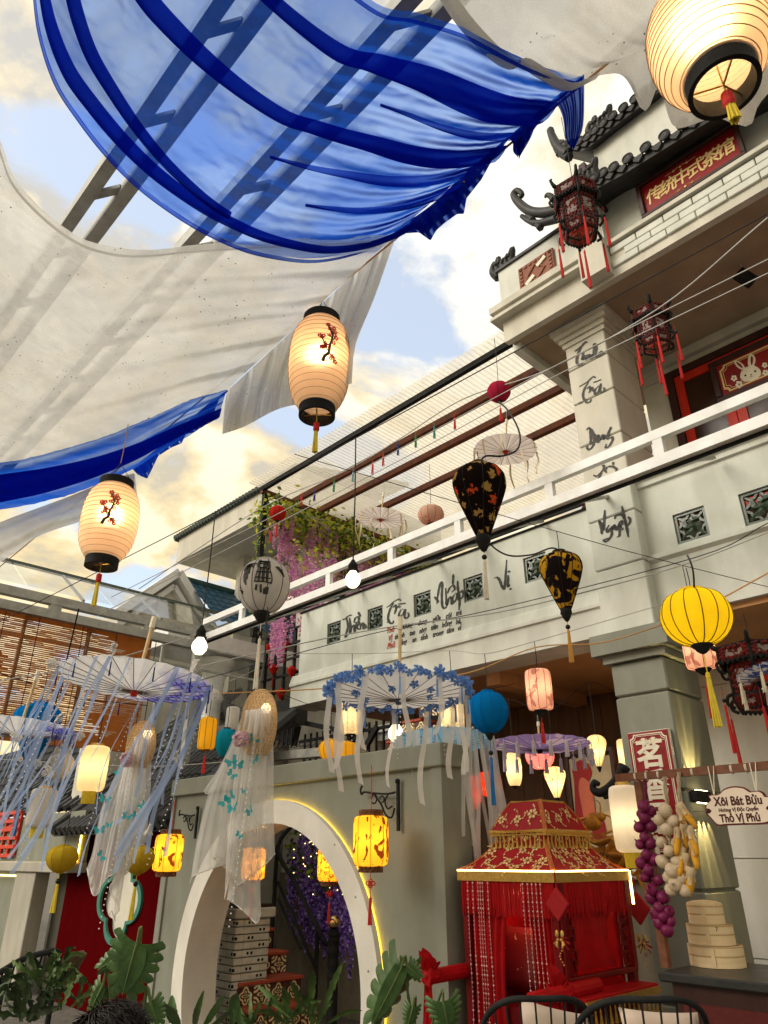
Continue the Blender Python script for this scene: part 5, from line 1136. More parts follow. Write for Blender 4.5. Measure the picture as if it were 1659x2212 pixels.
# ---- black wooden palace lanterns
def palace(label, x, y, wpx, hpx, zc, lit, cord=.3, tl=.5, rot=.2):
 lit *= .35; org = atd(x, y, zc); Rr = wpx / 2 / FOC * zc; H = hpx / FOC * zc
 t = thing('palace_lantern', label, 'lantern', org, 'black wooden palace lanterns with red tassels', face=True, rot=rot)
 m_pan = cloth('painted_glass_panel', (.48, .42, .40), (.5, .42, .38), 0, tl=.5, pattern=pat_blots((.16, .03, .025), 22, .52, 2, 4))
 m_fil = mat('red_fretwork', (.20, .014, .010), (.03, .006, .006), scale=60, rough=.5)
 hx = lambda r, k: (r * math.cos(math.pi / 3 * k), r * math.sin(math.pi / 3 * k))
 def tier(name, rt, rb, z1, z0, fillet):
  fr = MB(); pn = []
  for k in range(6):
   a, b_ = hx(rt, k), hx(rt, k + 1); c, d = hx(rb, k), hx(rb, k + 1)
   A, B, C_, D_ = V(*a, z1), V(*b_, z1), V(*c, z0), V(*d, z0); w = Rr * .07
   fr.beam(A, B, w, w).beam(C_, D_, w, w).beam(A, C_, w * 1.2, w * 1.2, (1, 0, .1))
   M_ = (A + B + C_ + D_) / 4
   mb = MB(); q = [M_ + (p - M_) * .90 for p in (A, B, D_, C_)]; nrm = (B - A).cross(C_ - A).normalized() * .004
   mb.add([M_ + (p - M_) * .62 - nrm * .5 for p in q], [(0, 1, 2, 3)]); mb.build('panel', m_pan, t); MB().add(q, [(0, 1, 2, 3)]).build('panel_backing', mat('dark_red_glass', (.07, .006, .006), rough=.4, spec=.15), t)
   # scroll fretwork round each panel
   mf = MB(); n_ = 26
   for i in range(n_):
    u = i / n_ * 4; s = int(u); f = u - s; p = q[s].lerp(q[(s + 1) % 4], f); p = M_ + (p - M_) * (.92 if i % 2 else .74) - nrm
    mf.ball(tuple(p), Rr * .062, 5, 4)
   mf.build('fretwork', m_fil, t)
  fr.build('frame', m_black, t)
 tier('crown', Rr * 1.0, Rr * 1.0, H * .5, H * .3, 1)
 tier('body', Rr * .78, Rr * .78, H * .28, -H * .18, 1)
 tier('foot', Rr * .82, Rr * .70, -H * .2, -H * .36, 1)
 mb = MB()
 for k in range(6):
  c, s = hx(1, k); P = lambda r, z: (c * r * Rr, s * r * Rr, z * H)
  mb.tube(catmull([P(.98, .48), P(1.14, .52), P(1.24, .60), P(1.16, .64)], 4), [.014, .016, .018, .018, .016, .014, .013, .012, .012, .01, .009, .008, .006], 5)
  mb.tube(catmull([P(1.0, .3), P(1.12, .26), P(1.06, .16), P(.9, .14)], 4), .010, 5)
  mb.tube(catmull([P(.8, -.16), P(.98, -.2), P(1.02, -.3), P(.84, -.36)], 4), .012, 5)
 # scalloped lower edge
 for k in range(6):
  a, b_ = Vector((*hx(Rr * .7, k), -H * .37)), Vector((*hx(Rr * .7, k + 1), -H * .37))
  for i in range(5):
   p = a.lerp(b_, (i + .5) / 5); mb.ball((p.x, p.y, p.z - .006), Rr * .05, 5, 4)
  a, b_ = Vector((*hx(Rr, k), H * .29)), Vector((*hx(Rr, k + 1), H * .29))
  for i in range(6):
   p = a.lerp(b_, (i + .5) / 6); mb.ball((p.x, p.y, p.z - .01), Rr * .055, 5, 4)
 tag(mb.build('carving', m_black, t), kind='stuff')
 MB().lathe([(Rr * .98, 0), (Rr * .4, H * .06), (Rr * .12, H * .1), (.01, H * .16)], 6, (0, 0, H * .51)).build('roof', m_black, t)
 ts = None
 for k in range(6):
  c, s = hx(Rr * 1.12, k); ts = tassel(t, -H * .05 if k % 2 else -H * .16, tl, .016, m_tred, m_bead if k % 2 else None, x=c, y=s, n=10)
 tassel(t, -H * .36, tl * 1.3, .016, m_tred, n=10)
 cord_up(t, H * .6, cord)
 if lit:
  MB().ball((0, 0, -H * .05), .035, 10, 6).build('bulb', m_bulb, t); bulb_light(t, -H * .02, lit, (1, .55, .28), .03)
 return t
palace('large black palace lantern at the roof corner below the finial', 1250, 470, 96, 150, 5.6, 2.5, .9, .42, .35)
palace('small black palace lantern above the balcony rail', 1412, 720, 82, 105, 6.0, 2.0, .25, .38, .2)
palace('dark palace lantern in the porch cut by the right edge', 1640, 1475, 150, 150, 4.6, 1.0, .2, .42, .0)
# bare bulbs
def bulb(label, x, y, zc, cord):
 t = thing('light_bulb', label, 'light bulb', atd(x, y, zc), 'bare bulbs on black cords', face=True)
 s = 34 / FOC * zc * .5
 MB().lathe([(.002, -s * 1.1), (s * .5, -s * 1.0), (s * .9, -s * .5), (s, 0), (s * .85, s * .5), (s * .55, s * .9), (s * .45, s * 1.1)], 20).build('bulb', emat('white_lit_bulb', (1, .86, .58), 1.5), t, smooth=True)
 MB().lathe([(s * .75, s * 1.0), (s * .8, s * 1.2), (s * .62, s * 1.3), (s * .62, s * 2.0), (s * .4, s * 2.3), (s * .2, s * 2.7), (.004, s * 2.75)], 16).build('socket', m_black, t, smooth=False)
 cord_up(t, s * 2.7, cord, None, .005)
bulb('bare lit bulb on a long black cord before the balcony rail', 762, 1252, 4.6, .95)
bulb('bare lit bulb on a long black cord at the left canopy corner', 431, 1396, 5.2, .95)
bulb('small bare lit bulb under the flower umbrella hub', 855, 1584, 6.2, .45)
# ---------------- moon gate wall ----------------
GB, GL, GR, GT = 4.0, -7.36, -3.66, 2.36
CA, CZ_, RO, RI = -5.545, .675, 1.395, 1.205
def moon_gate():
 t = thing('moon_gate_wall', 'olive wall with a white ringed round moon gate', 'wall', (CA, GB, 0))
 N_ = 72; t0, t1 = -math.asin(CZ_ / RI) + .0, math.pi + math.asin(CZ_ / RI)
 def edge(a):
  c, s = math.cos(a), math.sin(a); k = 1e9
  if c > 1e-6: k = min(k, (GR - CA) / c)
  if c < -1e-6: k = min(k, (GL - CA) / c)
  if s > 1e-6: k = min(k, (GT - .16 - CZ_) / s)
  if s < -1e-6: k = min(k, -CZ_ / s)
  return (CA + c * k, CZ_ + s * k)
 ang = [t0 + (t1 - t0) * k / N_ for k in range(N_ + 1)]
 crn = [math.atan2(GT - .16 - CZ_, GR - CA), math.atan2(GT - .16 - CZ_, GL - CA), math.atan2(-CZ_, GR - CA), math.pi * 2 + math.atan2(-CZ_, GL - CA)]
 ang = sorted(ang + [a for a in crn if t0 < a < t1])
 mb = MB(); I = [(CA + RI * math.cos(a), CZ_ + RI * math.sin(a)) for a in ang]; O = [edge(a) for a in ang]
 for b, fl in ((GB, 1), (GB + .26, 0)):
  n = len(ang); mb.add([(p[0], b, p[1]) for p in I] + [(p[0], b, p[1]) for p in O], [((i, i + 1, n + i + 1, n + i) if fl else (n + i, n + i + 1, i + 1, i)) for i in range(n - 1)])
 # triangles left at the foot
 mb.build('wall_face', m_olive, t)
 MB().box(GR - .002, GR + .10, GB - .02, GB + .28, 0, GT - .16).build('end_post', m_olive, t)
 MB().box(GL - .03, GL + .0, GB - .02, GB + .28, 0, GT - .16).build('end_post', m_olive, t)
 MB().bevbox(GL - .06, GR + .13, GB - .05, GB + .31, GT - .162, GT, .008).build('coping', m_olive, t)
 def arc(r): return [(CA + r * math.cos(a), CZ_ + r * math.sin(a)) for a in [-.56 + (math.pi + 1.12) * k / 80 for k in range(81)]]
 m_rw = mat('white_ring_paint', (.72, .70, .64), (.62, .6, .54), scale=3, rough=.6, grime=.08)
 o, i = arc(RO), arc(RI); n = len(o); rg = MB()
 rg.add([(p[0], GB - .06, p[1]) for p in o] + [(p[0], GB - .06, p[1]) for p in i] + [(p[0], GB - .012, p[1]) for p in o] + [(p[0], GB + .29, p[1]) for p in i],
     [f for k in range(n - 1) for f in ((k, k + 1, n + k + 1, n + k), (k + 1, k, 2 * n + k, 2 * n + k + 1), (n + k, n + k + 1, 3 * n + k + 1, 3 * n + k))])
 rg.build('white_ring', m_rw, t)
 led = [(CA + (RO - .02) * math.cos(a), GB - .008, CZ_ + (RO - .02) * math.sin(a)) for a in [-.5 + 2.3 * k / 70 for k in range(71)]]
 MB().tube(led, .010, 6).build('light_strip', emat('yellow_led', (1, .60, .05), 16), t)
 for z in (.4, .9, 1.35, 1.7):
  for s in (1,):
   a = math.asin((z - CZ_) / RO); MB().ball((CA + s * (RO - .1) * math.cos(a), GB - .061, z), .009, 8, 4).build('screw', m_galv, t)
moon_gate()
def bracket(label, x, y, b, s):
 a, _, z = onb(x, y, b); t = thing('lantern_bracket', label, 'bracket', (a, GB - .02, z), 'scrolled iron lantern brackets')
 P = lambda u, w: (a - u * s, GB - .06, z + w * s)
 mb = MB(); mb.beam((a, GB - .03, z - .55 * s), (a, GB - .03, z + .42 * s), .022, .018, (0, 1, 0)); mb.ball((a, GB - .035, z + .45 * s), .02, 8, 6); mb.build('wall_plate', m_black, t)
 arm = MB(); arm.tube(catmull([P(0, .22), P(.25, .2), P(.7, .24), P(1.0, .28), P(1.1, .24), P(1.13, .34), P(1.08, .42)], 5), .008, 6)
 arm.build('arm', m_black, t)
 sc_ = MB(); sc_.tube(catmull([P(.02, -.1), P(.12, -.28), P(.3, -.22), P(.45, .0), P(.66, .2)], 5), .007, 6)
 sc_.tube(catmull([P(.05, .2), P(.2, .2), P(.32, .05), P(.24, -.1), P(.1, -.06)], 5), .006, 6)
 sc_.tube([P(.42 + .07 * math.cos(q * .6), .1 + .07 * math.sin(q * .6)) for q in range(9)], .005, 5); sc_.tube([P(.68 + .09 * math.cos(q * .55), .12 + .1 * math.sin(q * .55)) for q in range(11)], .006, 5)
 sc_.build('scroll', m_black, t)
bracket('black scrolled iron bracket holding the bright amber lantern', 856, 1735, 3.95, .34)
bracket('black scrolled iron bracket near the indigo umbrella ribbons', 421, 1775, 3.95, .28)
# ---------------- red wall, tiled roof and cream portal on the left ----------------
m_redwall = mat('deep_red_wall', (.075, .002, .003), (.06, .0015, .002), scale=2, rough=.75, bump=.15, grime=.08, spec=.0)
def red_wall():
 B_ = 4.36
 aR = onb(367, 1879, B_)[0]; aL = onb(147, 1892, B_)[0]
 t = thing('red_garden_wall', 'deep red garden wall with a teal rimmed quatrefoil window', 'wall', ((aR + aL) / 2, B_, 0))
 ce = onb(260, 1945, B_); ca, cz = ce[0], ce[2]
 hw = (onb(307, 1940, B_)[0] - onb(213, 1940, B_)[0]) / 2; hh = cz - onb(248, 2042, B_)[2]
 def quat(k):
  P = []
  for i in range(96):
   a = 2 * math.pi * i / 96; q = abs(((a + math.pi / 4) % (math.pi / 2)) - math.pi / 4); r = .5 * math.cos(q) + math.sqrt(max(0, .26 - .25 * math.sin(q) ** 2)); P.append((ca + hw * k * r, cz + hh * k * r)); P[-1] = (ca + hw * k * r * math.cos(a), cz + hh * k * r * math.sin(a))
  return P
 q0, q1 = quat(1.0), quat(.86)
 # wall face with the opening
 def edge(p):
  c, s = p[0] - ca, p[1] - cz; k = 1e9
  if c > 1e-6: k = min(k, (aR - ca) / c)
  if c < -1e-6: k = min(k, (aL - ca) / c)
  if s > 1e-6: k = min(k, (1.98 - cz) / s)
  if s < -1e-6: k = min(k, -cz / s)
  return (ca + c * k, cz + s * k)
 I = list(q1) ; crn = [(aR, 1.98), (aL, 1.98), (aL, 0), (aR, 0)]
 pts = [(math.atan2(p[1] - cz, p[0] - ca), p) for p in I]; pts.sort()
 O = [edge(p) for _, p in pts]
 for c in crn:
  j = min(range(len(O)), key=lambda i: (O[i][0] - c[0]) ** 2 + (O[i][1] - c[1]) ** 2); O[j] = c
 n = len(O); mb = MB(); mb.add([(p[0], B_, p[1]) for _, p in pts] + [(p[0], B_, p[1]) for p in O] + [(p[0], B_ + .05, p[1]) for _, p in pts], [f for i in range(n) for f in ((i, (i + 1) % n, n + (i + 1) % n, n + i), ((i + 1) % n, i, 2 * n + i, 2 * n + (i + 1) % n))])
 mb.build('wall_face', m_redwall, t)
 MB().ring(q0, q1, B_ - .03, B_ - .001).build('window_rim', mat('teal_rim_paint', (.045, .20, .15), (.035, .15, .11), rough=.55), t)
 MB().box(ca - hw * 1.1, ca + hw * 1.1, B_ + .06, B_ + .09, cz - hh * 1.1, cz + hh * 1.1).build('window_back', m_white, t)
 MB().box(aR + .004, aR + .12, B_ - .1, B_ + .1, 0, 2.0).build('edge_post', mat('grey_post_paint', (.26, .26, .22), rough=.6), t)
 # roof of black half-round tiles
 rf = thing('tiled_wall_roof', 'black half round tile roof above the red wall', 'roof', (-9, 4.6, 1.95))
 e0 = onb(128, 1798, 4.05); e1 = onb(330, 1795, 4.05); a0, a1, ze = e0[0], e1[0] + .25, (e0[2] + e1[2]) / 2
 MB().add([(a0 - .1, 4.02, ze - .03), (a1, 4.02, ze - .03), (a1, 5.7, ze + 1.33), (a0 - .1, 5.7, ze + 1.33)], [(0, 1, 2, 3)]).build('roof_deck', m_tile, rf)
 n = int((a1 - a0) / .155); tl = None
 for k in range(n):
  a = a0 + (k + .5) * (a1 - a0) / n
  if tl is None:
   mb = MB()
   for s in range(7):
    y0 = 4.0 + s * .24; mb.tube([(a, y0, ze + .03 + .8 * (y0 - 4.0)), (a, y0 + .28, ze + .02 + .8 * (y0 + .28 - 4.0))], [.062, .05], 8)
    mb.grid(lambda u, v: (a + .05 + .06 * u, y0 + .28 * v, ze - .012 + .8 * (y0 + .28 * v - 4.0) - .02 * math.sin(math.pi * u) + .02 * (1 - v)), 3, 1)
   tl = mb.build('tile_row', m_tile, rf); ax = a
  else: inst(tl, rf, loc=(a - ax, 0, 0))
 MB().tube([(a0 - .14, 4.0, ze + .04), (a0 - .14, 5.7, ze + 1.40)], .085, 8).build('verge', m_tile, rf)
 MB().tube([(a1 + .02, 4.0, ze + .06), (a1 + .02, 5.7, ze + 1.42)], .085, 8).build('verge', m_tile, rf)
 MB().box(a0 - .2, a1 + .1, 5.65, 5.85, ze + 1.28, ze + 1.46).build('ridge', m_tile, rf)
 # second roof slope farther left
 r2_ = thing('tiled_wall_roof', 'dark tile roof behind the blue drop lantern at the far left', 'roof', (-12, 5, 2.3))
 q0_, q1_ = onb(-200, 1720, 5.2), onb(240, 1720, 5.2)
 MB().add([(q0_[0], 5.2, 2.35), (q1_[0] + .4, 5.2, 2.35), (q1_[0] + .4, 7.2, 4.35), (q0_[0], 7.2, 4.35)], [(0, 1, 2, 3)]).build('roof_deck', m_tile, r2_)
 tl = None; n = 44
 for k in range(n):
  a = q0_[0] + (q1_[0] + .4 - q0_[0]) * (k + .5) / n
  if tl is None:
   mb = MB(); ax = a
   for s in range(8): mb.tube([(a, 5.15 + s * .26, 2.38 + 1.0 * s * .26), (a, 5.45 + s * .26, 2.37 + 1.0 * (s + 1) * .26)], [.07, .055], 7)
   tl = mb.build('tile_row', m_tile, r2_)
  else: inst(tl, r2_, loc=(a - ax, 0, 0))
 # cream portal
 B2 = 4.2
 m_por = mat('portal_paint', (.40, .38, .32), (.34, .32, .27), scale=1.5, rough=.75, grime=.14)
 p = thing('cream_portal', 'cream portal frame with red lattice and lit olive panel', 'portal', (onb(60, 1900, B2)[0], B2, 0))
 A = lambda x, y: onb(x, y, B2)
 x0, x1 = A(50, 1889)[0], A(93, 1886)[0]; zt = A(80, 1884)[2]
 MB().bevbox(x0, x1, B2 - .1, B2 + .1, 0, zt, .01).build('pillar', m_por, p)
 MB().bevbox(x0 - 3, A(168, 1875)[0], B2 - .14, B2 + .12, zt + .004, zt + .13, .01).build('lintel', m_por, p)
 MB().box(x1 + .01, A(147, 1892)[0] - .02, B2 + .22, B2 + .3, 0, zt + .1).build('dark_panel', mat('dark_olive', (.07, .065, .05), rough=.7), p)
 MB().box(x0 - 3, x0 - .01, B2 + .06, B2 + .1, 0, zt).build('inset_panel', m_olive, p)
 f = [(x0 - 2.5, zt - .06), (x0 - .25, zt - .06), (x0 - .16, zt - .16), (x0 - .16, .1)]
 MB().tube([(a, B2 + .05, z) for a, z in f], .012, 6).build('light_strip', emat('rope_light', (1, .75, .25), 3.0), p)
 zu = zt + .135
 MB().box(x0 - 3, A(172, 1850)[0], B2 - .02, B2 + .1, zu, zu + .62).build('upper_wall', m_olive, p)
 ar = A(172, 1850)[0]
 MB().beam((ar + .012, B2 - .03, zu), (ar + .012, B2 - .03, zu + .42), .012, .012, (0, 1, 0)).build('light_strip', emat('yellow_led', (1, .60, .05), 16), p)
 MB().beam((ar - .3, B2 - .03, zu + .008), (ar, B2 - .03, zu + .008), .012, .012).build('light_strip', emat('yellow_led', (1, .60, .05), 16), p)
 # red lattice screen
 la0, la1, lz0, lz1 = A(-60, 1800)[0], A(46, 1800)[0], A(20, 1848)[2], A(20, 1765)[2] + .05
 t2 = thing('lattice_screen', 'small dark red fretwork screen at the far left edge', 'screen', ((la0 + la1) / 2, B2 - .05, lz0))
 mb = MB(); w = .05
 for i in range(9):
  a = la0 + (la1 - la0) * i / 8; mb.box(a - w / 2, a + w / 2, B2 - .06, B2 - .03, lz0, lz1)
 for i in range(6):
  z = lz0 + (lz1 - lz0) * i / 5; mb.box(la0, la1, B2 - .075, B2 - .0605, z - w / 2, z + w / 2)
 mb.beam((la0 + .3, B2 - .045, lz0 + .2), (la1 - .3, B2 - .045, lz1 - .2), .06, .03, (0, 1, 0)); mb.build('fretwork', m_redw, t2)
red_wall()
# ---------------- behind the gate ----------------
def stairs():
 t = thing('garden_stairs', 'red stairs with patterned tile risers behind the moon gate', 'stairs', (-7, 5, 0))
 m_tread = mat('red_stair_tile', (.42, .085, .045), (.32, .06, .035), scale=7, rough=.45)
 def tile_mat(nm, f):
  m = bpy.data.materials.new(nm); m.use_nodes = True; nt = m.node_tree; L = nt.links.new; b = nt.nodes['Principled BSDF']; b.inputs['Roughness'].default_value = .35
  tc = _n(nt, 'ShaderNodeTexCoord'); s = _n(nt, 'ShaderNodeSeparateXYZ'); L(tc.outputs['Object'], s.inputs[0])
  M_ = lambda op, *a: (lambda n: ([L(x, n.inputs[i]) if hasattr(x, 'links') else setattr(n.inputs[i], 'default_value', x) for i, x in enumerate(a)], n.outputs[0])[1])(_n(nt, 'ShaderNodeMath', operation=op))
  v = f(M_, s.outputs[1], s.outputs[2])
  x = _n(nt, 'ShaderNodeMixRGB'); L(v, x.inputs[0]); x.inputs[1].default_value = (.075, .02, .014, 1); x.inputs[2].default_value = (.78, .66, .38, 1); L(x.outputs[0], b.inputs['Base Color']); return m
 def flower(M_, y, z):
  r = M_('SQRT', M_('ADD', M_('MULTIPLY', y, y), M_('MULTIPLY', z, z))); a = M_('ARCTAN2', z, y); c = M_('COSINE', M_('MULTIPLY', a, 4.0))
  R1 = M_('MULTIPLY_ADD', c, .012, .058); d = M_('ABSOLUTE', M_('SUBTRACT', r, R1)); ring = M_('LESS_THAN', d, .0085)
  R2 = M_('MULTIPLY_ADD', c, .016, .022); inn = M_('LESS_THAN', M_('ABSOLUTE', M_('SUBTRACT', r, R2)), .007); return M_('MAXIMUM', ring, inn)
 def scroll(M_, y, z):
  ay, az = M_('ABSOLUTE', y), M_('ABSOLUTE', z); u = M_('SUBTRACT', ay, .095); w = M_('SUBTRACT', az, .085); r = M_('SQRT', M_('ADD', M_('MULTIPLY', u, u), M_('MULTIPLY', w, w)))
  s1 = M_('LESS_THAN', M_('ABSOLUTE', M_('SUBTRACT', r, .062)), .010); s2 = M_('LESS_THAN', M_('ABSOLUTE', M_('SUBTRACT', r, .028)), .009)
  r0 = M_('SQRT', M_('ADD', M_('MULTIPLY', y, y), M_('MULTIPLY', z, z))); a = M_('ARCTAN2', z, y); c = M_('COSINE', M_('MULTIPLY', a, 4.0))
  s3 = M_('LESS_THAN', M_('ABSOLUTE', M_('SUBTRACT', r0, M_('MULTIPLY_ADD', c, .02, .03))), .010); return M_('MAXIMUM', M_('MAXIMUM', s1, s2), s3)
 mA, mB_ = tile_mat('quatrefoil_tile', flower), tile_mat('scroll_tile', scroll)
 def mk(m, name='tile'):
  o = MB().bevbox(-.008, .008, -.096, .096, -.076, .076, .003).build(name, m, t); return o
 sA, sB = mk(mA), mk(mB_); first = {0: True, 1: True}
 src = [sA, sB]
 org = Vector(FR['garden_stairs'])
 for s in src: s.data.transform(Matrix.Translation(org))
 def put(k, a, b, z, rz=0):
  if first[k]: o = src[k]; first[k] = False
  else: o = inst(src[k], t)
  o.location = V(a, b, z) - org; o.rotation_euler = (0, 0, rz)
 for k in range(0, 11):
  a = -6.87 - .275 * (k - 2); z = .52 + .197 * (k - 2); b0, b1 = 4.62, 5.40
  MB().bevbox(a - .30, a + .02, b0, b1 + .02, z - .035, z, .008).build('tread', m_tread, t)
  MB().box(a - .275, a - .012, b0 + .01, b1, 0 if k < 3 else z - .4, z - .036).build('step_core', m_darkw, t)
  for i in range(4): put((k + i) % 2 if k % 2 else (1 if i == 2 else 0), a - .003, b1 - .099 - .195 * i, z - .116)
 # upper flight returning over the wall
 for k in range(5):
  a = -6.65 + .27 * k; z = 2.45 + .19 * k
  MB().bevbox(a - .02, a + .29, 5.9, 6.28, z - .03, z, .006).build('tread', m_tread, t)
  for i in range(1): put((k + i) % 2, a + .1, 5.89, z - .12, -math.pi / 2); put((k + 1) % 2, a + .3, 5.89, z - .12, -math.pi / 2)
 # hand rails
 Q = lambda x, y, b=5.46: onb(x, y, b)
 hr = MB().tube(catmull([Q(672, 1745, 5.7), Q(601, 1826), Q(640, 1912), Q(685, 2003), Q(700, 2034), Q(720, 2042, 5.38)], 6), .024, 8).build('hand_rail', m_black, t)
 MB().tube([Q(600, 1905), Q(682, 2092)], .018, 7).build('lower_rail', m_black, t)
 MB().tube([Q(600, 1940), Q(650, 2050)], .014, 7).build('lower_rail', m_black, t)
 for x, y0, y1 in ((599, 1826, 2060), (686, 2004, 2160)):
  a, b, z = Q(x, y0); MB().tube([(a, b, z), (a, b, Q(x, y1)[2])], .024, 8).build('rail_post', m_black, t)
 for p, q in (((740, 1630), (790, 1562)), ((775, 1640), (815, 1570)), ((650, 1560), (742, 1580))): MB().beam(onb(*p, 5.85), onb(*q, 5.85), .05, .06).build('stair_stringer', m_black, t)
stairs()
def bollard():
 a, b, z = onb(722, 1992, 5.2); t = thing('newel_post', 'black turned newel post topped with a brass ball', 'post', (a, b, 0))
 MB().lathe([(.05, 0), (.05, z - .5)] + [(.05 + .008 * (k % 2), z - .5 + .05 * k) for k in range(8)] + [(.05, z - .12), (.058, z - .11), (.058, z - .09), (.05, z - .08), (.05, z - .06), (.0, z - .06)], 16, (a, b, 0)).build('post', m_black, t)
 MB().ball((a, b, z), .062, 20, 12).build('ball', mat('brass', (.62, .44, .20), (.5, .34, .14), rough=.22, metal=1, bump=0), t, smooth=True)
bollard()
def brick_column():
 B_ = 4.55; c = onb(511, 1985, B_); l = onb(466, 1985, B_)[0]; r = ona(584, 1985, c[0])[1]; zt = c[2]
 t = thing('brick_column', 'white painted hollow brick column inside the moon gate', 'column', ((c[0] + l) / 2, (B_ + r) / 2, 0))
 m_b = mat('painted_brick', (.62, .60, .52), (.48, .46, .39), scale=9, rough=.8, bump=.5, fine=30)
 MB().box(l + .02, c[0] - .02, B_ + .02, r - .02, 0, zt).build('core', mat('mortar', (.22, .21, .18)), t)
 h = .066; n = int(zt / h); r_ = random.Random(3); m_h = mat('brick_hole', (.012, .011, .01), bump=0)
 for k in range(n):
  z = k * h + .004
  j = r_.uniform(-.006, .006)
  mid = (l + c[0]) / 2 + (.05 if k % 2 else -.05)
  MB().bevbox(l + j, mid - .004, B_ + j * .5, B_ + .1, z, z + h - .010, .006).build('brick', m_b, t)
  MB().bevbox(mid + .004, c[0] + j, B_ + j * .6, B_ + .1, z, z + h - .010, .006).build('brick', m_b, t)
  MB().bevbox(c[0] - .1, c[0] + j + .002, B_ + .102, r, z, z + h - .010, .006).build('brick', m_b, t)
  bb = B_ + .16 if k % 2 else r - .12
  mb = MB()
  for d in (0, .045): mb.tube([(c[0] + j - .01, bb + d, z + h * .45), (c[0] + j + .0035, bb + d, z + h * .45)], .014, 10)
  for d in (0, .045): mb.tube([(l + .1 + (.25 if k % 2 else 0) + d, B_ + j * .6 + .01, z + h * .45), (l + .1 + (.25 if k % 2 else 0) + d, B_ + j * .6 - .0035, z + h * .45)], .014, 10)
  mb.build('brick_hole', m_h, t)
 MB().bevbox(l - .04, c[0] + .04, B_ - .04, r + .04, zt, zt + .09, .01).build('cap', m_white, t)
 MB().bevbox(l - .02, c[0] + .02, B_ - .02, r + .02, zt + .091, zt + .12, .006).build('cap_stone', m_darkw, t)
brick_column()
gw = thing('low_garden_wall', 'low grey wall behind the sedan chair and stairs', 'wall', (-5, 6.2, 0))
MB().box(-8.6, -3.3, 6.32, 6.5, 0, 1.44).build('wall_face', mat('stained_wall', (.30, .26, .19), (.20, .17, .12), scale=2.2, rough=.85, bump=.3, grime=.25), gw)
MB().bevbox(-5.9, -3.3, 6.26, 6.52, 1.441, 1.52, .01).build('coping', m_wall, gw)
MB().tube(catmull([onb(940, 1882, 6.2), onb(975, 1900, 6.2), onb(1005, 1918, 6.2)], 6), .012, 6).build('hose', mat('grey_hose', (.3, .3, .27), rough=.5, bump=0), gw)
def fence():
 t = thing('iron_fence', 'black iron bar fence with banners above the low wall', 'fence', (-6, 6.45, 1.52))
 b = 6.4;
 for i in range(34):
  a = -8.3 + i * .135
  if a > onb(1008, 1800, b)[0]: break
  MB().box(a - .012, a + .012, b - .012, b + .012, 1.53, 3.2).build('bar', m_black, t)
 for z in (1.6, 2.35, 3.1): MB().box(-8.4, onb(1010, 1800, b)[0], b - .035, b - .0125, z - .02, z + .02).build('rail', m_black, t)
 for i, x in enumerate((948, 962, 975)):
  a = onb(x, 1800, b)[0]
  o = MB().box(a - .055, a + .055, b - .06, b - .045, 1.54, zb(x, 1700, b)).build('banner', m_black, t)
  mb = MB()
  for k in range(16): mb.box(a - .03 + .012 * (k % 2), a + .02 + .012 * ((k * 3) % 2), b - .066, b - .0605, 1.62 + k * .035, 1.645 + k * .035 - .008 * (k % 3))
  mb.build('banner_marks', m_cream, o)
fence()
